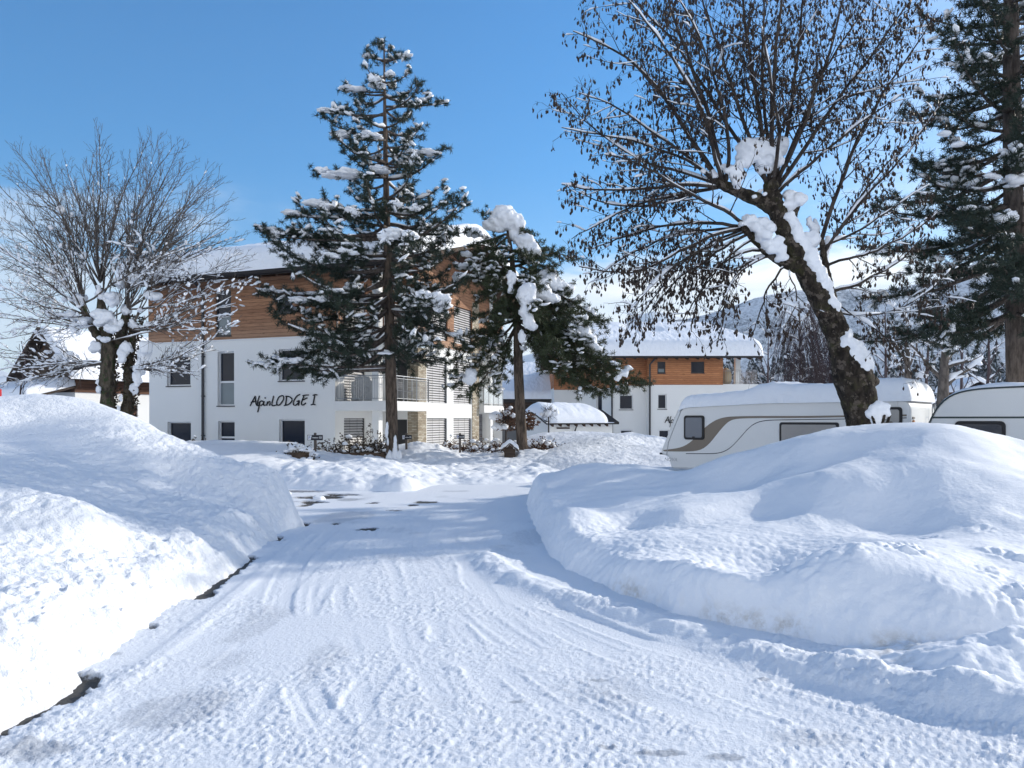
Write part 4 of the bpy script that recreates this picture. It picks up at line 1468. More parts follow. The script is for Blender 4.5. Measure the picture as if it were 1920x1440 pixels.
def lodge_rear():
    R0 = np.array((14.0, 62.0, -1.35))
    root = thing('lodge', 'second white lodge with orange timber top floor under a thick snowy roof', 'lodge', R0)
    ZB, ZW, ZE = -1.5, 4.38, 6.85
    segs = [((11.0, 62.0), (17.0, 62.0)), ((8.2, 63.0), (11.0, 63.0)), ((6.0, 67.5), (8.2, 63.0)), ((3.7, 67.5), (6.0, 67.5))]

    def fr_of(a, b):
        a, b = np.array(a), np.array(b)
        d = (b - a) / np.linalg.norm(b - a)
        return frame((a[0], a[1], 0), (d[0], d[1], 0), (d[1], -d[0], 0)), np.linalg.norm(b - a)

    def rect(fr, Y, X0, x0, y0, x1, y1):
        a, b = (x0 - 960) / F * Y - X0, (x1 - 960) / F * Y - X0
        return (a, b, CAM_H - (y1 - HOR) / F * Y, CAM_H - (y0 - HOR) / F * Y)

    m, c = MB(), MB()
    fA, LA = fr_of(*segs[0])
    fC, LC = fr_of(*segs[1])
    fD, LD = fr_of(*segs[2])
    fE, LE = fr_of(*segs[3])
    a1 = rect(fA, 62, 11.0, 1233, 739, 1250, 767)
    a2 = rect(fA, 62, 11.0, 1235, 806, 1255, 830)
    a3 = rect(fA, 62, 11.0, 1295, 740, 1318, 767)
    b1 = rect(fA, 62, 11.0, 1232.5, 678, 1247.5, 700)
    b2 = rect(fA, 62, 11.0, 1295.5, 678, 1320.5, 699.5)
    c1 = rect(fC, 63, 8.2, 1161, 740, 1187, 768)
    c2 = rect(fC, 63, 8.2, 1163, 806, 1186, 832)
    d1 = (2.6, 3.5, 2.1, 4.1)
    wall(m, fA, 0, LA, ZB, ZW, [a1, a2, a3])
    wall(m, fC, 0, LC, ZB, ZW, [c1, c2])
    wall(m, fD, 0, LD, ZB, ZW, [d1])
    wall(m, fE, 0, LE, ZB, ZW)
    wall(m, frame((11, 63, 0), (0, -1, 0), (-1, 0, 0)), 0, 1, ZB, ZW)
    wall(m, frame((17, 62, 0), (0, 1, 0), (1, 0, 0)), 0, 13, ZB, ZW)
    wall(m, frame((3.7, 75, 0), (0, -1, 0), (-1, 0, 0)), 0, 7.5, ZB, ZW)
    wall(m, frame((17, 75, 0), (-1, 0, 0), (0, 1, 0)), 0, 13.3, ZB, ZW)
    m.build('wall', 'white_plaster', root)
    k = .03
    SL = math.tan(rad(19.5))
    RY = 68.5
    rz = lambda y: ZE + SL * (RY - 62 - np.abs(y - RY))
    fA2 = frame((11 - k, 62 - k, 0), (1, 0, 0), (0, -1, 0))
    fC2 = frame((8.2 - k, 63 - k, 0), (1, 0, 0), (0, -1, 0))
    b1 = (b1[0] + k, b1[1] + k) + b1[2:]
    b2 = (b2[0] + k, b2[1] + k) + b2[2:]
    wall(c, fA2, 0, LA + 2 * k, ZW, ZE + .05, [b1, b2])
    wall(c, fC2, 0, LC, ZW, ZE + .35)
    wall(c, frame((11 - k, 63, 0), (0, -1, 0), (-1, 0, 0)), 0, 1 + k, ZW, ZE + .3)
    n = np.array((segs[2][1][1] - segs[2][0][1], -(segs[2][1][0] - segs[2][0][0])))
    n = n / np.linalg.norm(n) * k
    f_, l_ = fr_of((segs[2][0][0] + n[0], segs[2][0][1] + n[1]), (segs[2][1][0] + n[0], segs[2][1][1] + n[1]))
    wall(c, f_, 0, l_, ZW - .2, ZE + .3)
    wall(c, frame((3.7 - k, 67.5 - k, 0), (1, 0, 0), (0, -1, 0)), 0, 2.3, ZW - .2, ZE + 1.6)
    wall(c, frame((17 + k, 62 - k, 0), (0, 1, 0), (1, 0, 0)), 0, 13, ZW, ZE)
    wall(c, frame((3.7 - k, 75, 0), (0, -1, 0), (-1, 0, 0)), 0, 7.5, ZW, ZE)
    c.build('timber_cladding', 'larch_boards_orange', root)
    for f, o, kw in ((fA, a1, {}), (fA, a2, {}), (fA, a3, {}), (fC, c1, {}), (fC, c2, {}), (fD, d1, {})):
        window(root, f, *o, fw=.08, **kw)
    window(root, fA2, *b1, fmat='frame_dark', split=b1[2] + .4, lower='glass_milky', depth=.10, fw=.09)
    window(root, fA2, *b2, fmat='frame_dark', depth=.10, fw=.09)
    for px, Yp in ((1218.5, 61.9), (1147.5, 62.9)):
        x = (px - 960) / F * Yp
        d = MB()
        d.tube([(x, Yp, ZB), (x, Yp, 6.0 if px > 1200 else 4.6), (x + .15, Yp - .1, 6.2 if px > 1200 else 5.0), (x + .55, Yp - .9, 6.75)] if px > 1200 else [(x, Yp, ZB), (x, Yp, 4.3), (x, Yp, 6.5)], .075, 8)
        d.build('downpipe', 'dark_metal', root)
    t = MB()
    strokes(t, fA, lambda x, y: (1.33 + (x - 130) / 460., 1.30 + (410 - y) / 460.), LODGE_TEXT[:11], .030, -.05)
    t.build('lettering', 'letter_black', root)
    # balcony on the right
    b = MB()
    b.box((17.08, 62.3, 3.85), (20.0, 69, 4.45))
    b.build('balcony_slab', 'white_plaster', root)
    railing(root, [((17.1, 62.4), (19.9, 62.4)), ((19.9, 62.4), (19.9, 69))], 4.45, 1.15, step=.16)
    q = MB()
    q.box((18.25, 62.7, 4.45), (18.65, 63.1, ZE + .3))
    q.build('column', 'white_plaster', root)
    q = MB()
    q.blob((17.6, 63.0, 5.05), (.42, .42, .75), 3, .12, seed=8., flat=.1)
    q.build('furniture_cover', 'plank_pale', root, smooth=True)
    # roof
    y0, y1 = 60.9, 76.2
    x0, x1 = 2.8, 19.9
    sk = lambda y: (0.0 * y, -2.3 * ss(y, 61, RY))
    rf = MB()
    th = .24
    for (a, bb) in ((y0, RY), (RY, y1)):
        za, zb = float(rz(a)), float(rz(bb))
        xa, xb = x1 + float(sk(np.array(a))[1]), x1 + float(sk(np.array(bb))[1])
        v = [(x0, a, za), (xa, a, za), (xb, bb, zb), (x0, bb, zb)]
        v += [(x, y, z + th) for x, y, z in v]
        rf.add(v, [(0, 3, 2, 1), (4, 5, 6, 7), (0, 1, 5, 4), (1, 2, 6, 5), (2, 3, 7, 6), (3, 0, 4, 7)])
    roof = rf.build('roof', 'rafter_brown', root)
    for i in range(21):
        rt = MB()
        x = x0 + .3 + i * .83
        zz = [float(rz(y0 + .1)), float(rz(62.2))]
        rt.add([(x, y0 + .1, zz[0] - .003), (x + .16, y0 + .1, zz[0] - .003), (x + .16, 62.2, zz[1] - .003), (x, 62.2, zz[1] - .003),
                (x, y0 + .1, zz[0] - .16), (x + .16, y0 + .1, zz[0] - .16), (x + .16, 62.2, zz[1] - .30), (x, 62.2, zz[1] - .30)],
               [(0, 1, 2, 3), (4, 7, 6, 5), (0, 4, 5, 1), (1, 5, 6, 2), (2, 6, 7, 3), (3, 7, 4, 0)])
        rt.build('rafter', 'rafter_brown', roof)
    g = MB()
    zg = float(rz(y0)) + .10
    g.tube([(x0, y0 - .1, zg), (x1 - .3, y0 - .1, zg)], .11, 8)
    g.build('gutter', 'roof_dark', roof)
    pl = lambda u, v: ZE + SL * (RY - 62 - np.sqrt((v - RY) ** 2 + .5)) + th
    m, _ = snow_slab('snow', 'snow_roof', roof, pl, (x0 - .1, x1 + .15), (y0 - .22, y1), 1.12, .75, 9.0, nz=.03, skew=sk, holes=((10.3, 66.6, .75, .30), (12.0, 65.2, .75, .34)))
    m.build('roof_snow', 'snow_roof', roof, smooth=True)
    an = MB()  # thin bent rod rising from the roof
    an.tube([P(1352, 634, 63.5), P(1356, 622, 63.5), P(1361, 607, 63.5)], .03, 5)
    an.build('roof_rod', 'rafter_brown', roof)


lodge_rear()


def roof_prism(mb, A, B, half, zr, ze, th, over=0.0):
    """Gable roof slab: ridge from A to B (xy), half width, ridge and eave heights."""
    A, B = np.array(A, float), np.array(B, float)
    d = (B - A) / np.linalg.norm(B - A)
    n = np.array([d[1], -d[0]])
    A, B = A - d * over, B + d * over
    for s in (1, -1):
        q = [A + n * s * half, B + n * s * half, B, A]
        v = [(q[0][0], q[0][1], ze), (q[1][0], q[1][1], ze), (q[2][0], q[2][1], zr), (q[3][0], q[3][1], zr)]
        v = v + [(x, y, z + th) for x, y, z in v]
        mb.add(v, [(0, 3, 2, 1), (4, 5, 6, 7), (0, 1, 5, 4), (1, 2, 6, 5), (2, 3, 7, 6), (3, 0, 4, 7)])
    return d, n


def roof_snow(A, B, half, zr, ze, T, r, over, parent, nz=0.05, mat='snow', cut=None, seed=1.0, slant=0.0):
    A, B = np.array(A, float), np.array(B, float)
    L = np.linalg.norm(B - A)
    d = (B - A) / L
    n = np.array([d[1], -d[0]])
    sl = (zr - ze) / half
    pl = lambda u, v: zr - sl * np.sqrt(v ** 2 + .25 * min(1, half / 3)) + .0
    m, (u, v, z) = snow_slab('snow', mat, parent, pl, (-over - .06, L + over + .06 if cut is None else cut), (-half - .12, half + .12), T, r, seed, nz=nz, skew=lambda q: (0.0, slant * q / half))
    x = A[0] + d[0] * u + n[0] * v
    y = A[1] + d[1] * u + n[1] * v
    m = MB()
    m.grid(x, y, z, flip=True)
    return m.build('roof_snow', mat, parent, smooth=True)


def garage():
    # long eave side faces the camera, gable end on the left
    root = thing('garage', 'small white annex with overhanging rafters under one thick dome of snow', 'garage', (4.3, 52.5, -1.3))
    A, B = (1.50, 53.4), (6.4, 56.3)
    d = np.array(B) - np.array(A)
    d = d / np.linalg.norm(d)
    n = np.array([d[1], -d[0]])
    half, zr, ze = 2.0, 2.15, 1.25
    w = MB()
    hw = 1.55
    a0, b0 = np.array(A) + d * .35, np.array(B)
    q = [a0 + n * hw, b0 + n * hw, b0 - n * hw, a0 - n * hw]
    zt = zr - (zr - ze) * hw / half
    for i in range(4):
        p, s = q[i], q[(i + 1) % 4]
        if i == 0:
            L = np.linalg.norm(s - p)
            f0 = frame((p[0], p[1], 0), (d[0], d[1], 0), (n[0], n[1], 0))
            ops = [(3.0, 3.9, -.2, .72)]
            wall(w, f0, 0, L, -1.4, zt, ops)
            continue
        w.add([(p[0], p[1], -1.4), (s[0], s[1], -1.4), (s[0], s[1], zt), (p[0], p[1], zt)], [(0, 1, 2, 3)])
    w.add([(q[0][0], q[0][1], zt), (q[3][0], q[3][1], zt), (a0[0], a0[1], zr)], [(0, 2, 1)])
    w.build('wall', 'white_plaster', root)
    window(root, f0, *ops[0], fw=.07, sill=False)
    b = MB()
    p = q[0] + n * .05
    b.add([(p[0] + d[0] * .5, p[1] + d[1] * .5, .95), (p[0] + d[0] * 1.6, p[1] + d[1] * 1.6, .95), (p[0] + d[0] * 1.6, p[1] + d[1] * 1.6, 1.05), (p[0] + d[0] * .5, p[1] + d[1] * .5, 1.05)], [(0, 1, 2, 3)])
    b.build('beam', 'rafter_brown', root)
    rf = MB()
    roof_prism(rf, A, B, half, zr, ze, .16, .25)
    roof = rf.build('roof', 'roof_dark', root)
    for i in range(8):
        rt = MB()
        u = .3 + i * .66
        p0, p1 = np.array(A) + d * u + n * 1.1, np.array(A) + d * u + n * 1.98
        z0, z1 = zr - (zr - ze) * .55 - .005, ze + .006
        e = d * .07
        rt.add([(p0[0] - e[0], p0[1] - e[1], z0), (p0[0] + e[0], p0[1] + e[1], z0), (p1[0] + e[0], p1[1] + e[1], z1), (p1[0] - e[0], p1[1] - e[1], z1),
                (p0[0] - e[0], p0[1] - e[1], z0 - .15), (p0[0] + e[0], p0[1] + e[1], z0 - .15), (p1[0] + e[0], p1[1] + e[1], z1 - .15), (p1[0] - e[0], p1[1] - e[1], z1 - .15)],
               [(0, 1, 2, 3), (4, 7, 6, 5), (0, 4, 5, 1), (1, 5, 6, 2), (2, 6, 7, 3), (3, 7, 4, 0)])
        rt.build('rafter', 'rafter_brown', roof)
    roof_snow(A, B, half, zr + .17, ze + .17, .66, .95, .22, roof, cut=4.6, nz=.07, slant=.8)
    dp = MB()
    p = q[0] + d * 1.95 + n * .06
    dp.tube([(p[0], p[1], -1.3), (p[0], p[1], .6), (p[0] + n[0] * .3, p[1] + n[1] * .3, 1.15)], .05, 6)
    dp.build('downpipe', 'dark_metal', root)


garage()


def barn():
    root = thing('barn', 'long dark barn behind the second pine under a wide snow slab', 'barn', (1, 73, -1.3))
    A, B = (-9, 79), (6.5, 79)
    w = MB()
    w.box((-8.5, 72.5, -1.4), (6, 85, 3.2))
    w.build('wall', 'dark_timber', root)
    rf = MB()
    roof_prism(rf, A, B, 7.2, 6.9, 3.35, .2, 0)
    roof = rf.build('roof', 'roof_dark', root)
    roof_snow(A, B, 7.2, 7.1, 3.55, .62, .5, 0, roof, mat='snow_roof', nz=.06, seed=4.)
    root = thing('concrete_wall', 'weathered grey concrete wall below the dark barn', 'wall', (0, 58, -1.3))
    c = MB()
    c.box((-4.2, 58, -1.4), (1.6, 58.4, .98))
    c.build('wall_body', 'concrete', root)
    s = MB()
    for i in range(9):
        s.blob((-4 + i * .68, 58.2, 1.0), (.5, .25, .13), 2, .25, seed=i)
    s.build('snow_cap', 'snow', root, smooth=True)


barn()


def chalet():
    root = thing('chalet', 'dark timber chalet with snowy gable roof behind the bare tree on the left', 'chalet', (-26, 48, -.5))
    g = np.array((-.90, .436))
    r = np.array((.436, .90))
    Rr = np.array((-25.6, 45.0))           # right front corner of the house
    W = 4.3
    mid = Rr + g * W / 2
    ze, zr = 4.35, 6.85
    Lr = 12.0
    Lf = Rr + g * W
    v = MB()
    c4 = [Rr, Rr + r * Lr, Lf + r * Lr, Lf]
    # white ground floor
    f0 = frame((Rr[0], Rr[1], 0), (r[0], r[1], 0), (-g[0], -g[1], 0))
    ops = [(6.55, 7.7, 1.75, 2.85), (3.3, 4.2, .4, 2.5)]
    wall(v, f0, 0, Lr, -.6, 3.2, ops)
    for a, b in ((Lf, Rr), (c4[1], c4[2]), (c4[2], Lf)):
        v.add([(a[0], a[1], -.6), (b[0], b[1], -.6), (b[0], b[1], 3.2), (a[0], a[1], 3.2)], [(0, 1, 2, 3)])
    v.build('wall', 'white_plaster', root)
    window(root, f0, *ops[0], fmat='frame_wood', fw=.12, gmat='glass_milky', depth=.08, sillmat='frame_wood')
    d = MB()
    d.fbox(f0, (ops[1][0] + .01, ops[1][2] + .01, .08), (ops[1][1] - .01, ops[1][3] - .01, .14))
    d.fbox(f0, (ops[1][0] + .12, ops[1][2] + 1.0, .06), (ops[1][1] - .12, ops[1][3] - .12, .078))
    d.build('door', 'brown_timber', root)
    t = MB()
    k = .06
    q = [Rr - g * k - r * k, Rr - g * k + r * (Lr + k), Lf + g * k + r * (Lr + k), Lf + g * k - r * k]
    for i in range(4):
        a, b = q[i], q[(i + 1) % 4]
        t.add([(a[0], a[1], 3.2), (b[0], b[1], 3.2), (b[0], b[1], ze + .1), (a[0], a[1], ze + .1)], [(0, 1, 2, 3)])
    t.add([(q[0][0], q[0][1], ze + .1), (q[3][0], q[3][1], ze + .1), (mid[0] - r[0] * k, mid[1] - r[1] * k, zr - .1)], [(0, 2, 1)])
    t.add([(q[0][0], q[0][1], 3.2), (q[1][0], q[1][1], 3.2), (q[2][0], q[2][1], 3.2), (q[3][0], q[3][1], 3.2)], [(0, 3, 2, 1)])
    t.build('timber_floor', 'brown_timber', root)
    rf = MB()
    A, B = mid - r * 0, mid + r * Lr
    roof_prism(rf, A, B, W / 2 + .75, zr, ze - .45, .2, .9)
    roof = rf.build('roof', 'dark_timber', root)
    roof_snow(A, B, W / 2 + .75, zr + .2, ze - .25, .6, .5, .8, roof, seed=6.)
    bb = MB()
    for i in range(11):                     # gable boards and balcony rail
        a = Rr + g * (.2 + i * .36) - r * .12
        h = ze + (zr - ze) * (1 - abs((.2 + i * .36) - W / 2) / (W / 2)) - .35
        bb.add([(a[0], a[1], 3.2), (a[0] + g[0] * .3, a[1] + g[1] * .3, 3.2), (a[0] + g[0] * .3, a[1] + g[1] * .3, h), (a[0], a[1], h)], [(0, 1, 2, 3)])
    bb.build('gable_boards', 'dark_timber', root)
    # lean-to porch roof
    p = MB()
    a, b = Rr - r * .1 - g * .2, Lf - r * .1 + g * .6
    a2, b2 = a - r * 3.0, b - r * 3.0
    vv = [(a2[0], a2[1], 2.65), (b2[0], b2[1], 2.65), (b[0], b[1], 3.45), (a[0], a[1], 3.45)]
    p.add(vv + [(x, y, z + .14) for x, y, z in vv], [(0, 1, 2, 3), (4, 7, 6, 5), (0, 4, 5, 1), (1, 5, 6, 2), (2, 6, 7, 3), (3, 7, 4, 0)])
    for s in (.1, .5, .9):
        c = a2 * (1 - s) + b2 * s + r * .2
        p.bar((c[0], c[1], -.5), (c[0], c[1], 2.68), .09, sides=6)
    porch = p.build('porch', 'dark_timber', root)
    uu, vv2 = np.meshgrid(np.linspace(0, 1, 50), np.linspace(0, 1, 30))
    X = a2[0] * (1 - uu) * (1 - vv2) + b2[0] * uu * (1 - vv2) + a[0] * (1 - uu) * vv2 + b[0] * uu * vv2
    Y = a2[1] * (1 - uu) * (1 - vv2) + b2[1] * uu * (1 - vv2) + a[1] * (1 - uu) * vv2 + b[1] * uu * vv2
    e = np.minimum(np.minimum(uu, 1 - uu) * 12, vv2 * 6)
    Z = 2.79 + .8 * vv2 + .5 * np.sqrt(1 - (1 - np.clip(e, 0, 1)) ** 2.2) * (1 + .1 * fbm(X, Y, 2))
    s = MB()
    s.grid(X, Y, Z)
    s.build('porch_snow', 'snow', porch, smooth=True)


chalet()

# ================================================================== TREES
def unit(v):
    v = np.asarray(v, float)
    return v / (np.linalg.norm(v) + 1e-9)


def bez(pts, k):
    """Resample a polyline smoothly to k points."""
    p = np.array(pts, float)
    if len(p) > 2:
        for _ in range(2):
            q = [p[0]]
            for a, b in zip(p[:-1], p[1:]):
                q += [a * .75 + b * .25, a * .25 + b * .75]
            q.append(p[-1])
            p = np.array(q)
    s = np.concatenate([[0], np.cumsum(np.linalg.norm(np.diff(p, axis=0), axis=1))])
    t = np.linspace(0, s[-1], k)
    return np.stack([np.interp(t, s, p[:, i]) for i in range(3)], 1)


def bpath(st, d, L, k, rng, wander=.12, trop=0.0):
    pts = [np.asarray(st, float)]
    d = unit(d)
    step = L / (k - 1)
    for i in range(k - 1):
        d = unit(d + rng.normal(size=3) * wander + np.array((0, 0, trop)))
        pts.append(pts[-1] + d * step)
    return np.array(pts)


def side_dir(t, rng, ang, flat=0.0):
    """Direction leaving tangent t at an angle, azimuth random; flat > 0 keeps it level."""
    r = rng.normal(size=3)
    r[2] *= (1 - flat)
    r = unit(r - t * r.dot(t))
    return unit(t * math.cos(ang) + r * math.sin(ang))


def spawn(path, r0, r1, rng, sp, start, lf, ang, k, wander, trop, flat=0.0, minl=.12, rk=.55, jit=.35):
    """Side branches of one path: list of (points, base radius)."""
    out = []
    L = np.linalg.norm(np.diff(path, axis=0), axis=1).sum()
    n = max(1, int(L * (1 - start) / sp))
    for i in range(n):
        t = start + (1 - start) * (i + rng.uniform(.1, .9)) / n
        x = t * (len(path) - 1)
        j = min(int(x), len(path) - 2)
        p = path[j] + (path[j + 1] - path[j]) * (x - j)
        tg = unit(path[j + 1] - path[j])
        ll = max(minl, lf * L * (1 - .65 * t) * rng.uniform(1 - jit, 1 + jit))
        d = side_dir(tg, rng, ang * rng.uniform(.7, 1.3), flat)
        r = (r0 + (r1 - r0) * t) * rk
        out.append((bpath(p, d, ll, k, rng, wander, trop), r))
    return out


def taper(r0, r1, k, pw=1.0):
    return r1 + (r0 - r1) * (1 - np.linspace(0, 1, k)) ** pw


def snow_on(mb, path, r, rng, k=.9, thr=.45, prob=.6, th=.022):
    """Ridge of snow lying on the upper side of a branch wherever it is level enough."""
    d = np.diff(path, axis=0)
    h = 1 - np.abs(d[:, 2]) / (np.linalg.norm(d, axis=1) + 1e-9)
    i = 0
    while i < len(d):
        if h[i] > thr and rng.uniform() < prob:
            j = i
            while j < len(d) and h[j] > thr and j - i < 4:
                j += 1
            seg = path[i:j + 1].copy()
            rr = np.full(len(seg), th * rng.uniform(.6, 1.5))
            if len(seg) == 2:
                seg = np.array([seg[0], (seg[0] + seg[1]) / 2, seg[1]])
                rr = np.full(3, rr[0])
            rr = rr * (1 + .5 * rng.uniform(-1, 1, len(rr)))
            rr[0] *= .5
            rr[-1] *= .4
            rad_ = r[i:j + 1] if len(r[i:j + 1]) == len(seg) else np.full(len(seg), r[i])
            seg[:, 2] += rad_ * .6 + rr * .75
            mb.tube(seg, rr, 5)
            i = j
        i += 1


def snow_bits(mb, path, rng, n, s, t0=.1):
    """Small lumps of snow caught here and there along a branch."""
    k = len(path) - 1
    for _ in range(n):
        x = (t0 + (1 - t0) * rng.uniform()) * k
        j = min(int(x), k - 1)
        p = path[j] + (path[j + 1] - path[j]) * (x - j)
        d = path[j + 1] - path[j]
        r = s * rng.uniform(.5, 1.35)
        mb.blob(p + [0, 0, r * .5], (r * rng.uniform(1.1, 2.4), r * .85, r * .75), 1, .45, seed=rng.uniform(0, 60), dirn=d)


def cone_mesh(mb, pts, rng, r=.017, L=.065):
    """Small hanging cones at the given points (all at once)."""
    n = len(pts)
    if not n:
        return
    p = np.array(pts)
    s = rng.uniform(.6, 1.25, n)[:, None]
    tilt = rng.normal(size=(n, 2)) * .012
    top = p.copy()
    top[:, 2] -= rng.uniform(.015, .05, n)
    bot = top.copy()
    bot[:, 2] -= L * s[:, 0]
    bot[:, :2] += tilt
    a = rng.uniform(0, 2 * math.pi, n)
    V = [p, top]
    for lv, rr in ((.28, 1.0), (.72, .85)):
        c = top + (bot - top) * lv
        for k in range(4):
            an = a + k * math.pi / 2
            V.append(c + np.stack([np.cos(an), np.sin(an), np.zeros(n)], 1) * r * rr * s)
    V.append(bot)
    V = np.stack(V, 1)         # n, 11
    base = np.arange(n)[:, None] * 11
    tri = [(1, 2 + k, 2 + (k + 1) % 4) for k in range(4)] + [(10, 6 + (k + 1) % 4, 6 + k) for k in range(4)]
    tri += [(0, 1, 2)]
    quad = [(2 + k, 6 + k, 6 + (k + 1) % 4, 2 + (k + 1) % 4) for k in range(4)]
    T = (base[:, None, :] + np.array(tri)[None]).reshape(-1, 3)
    Q = (base[:, None, :] + np.array(quad)[None]).reshape(-1, 4)
    mb.add(V.reshape(-1, 3), T, Q)


def cluster(rng, *blobs):
    """Break large lumps of snow into several smaller uneven ones."""
    out = []
    for x, y, rx, ry, dy in blobs:
        n = 3 if rx < 16 else 6
        for _ in range(n):
            k = rng.uniform(.38, .66)
            out.append((x + rng.normal() * rx * .42, y + rng.normal() * ry * .36, rx * k, ry * k * 1.05, dy + rng.normal() * .05))
    return out


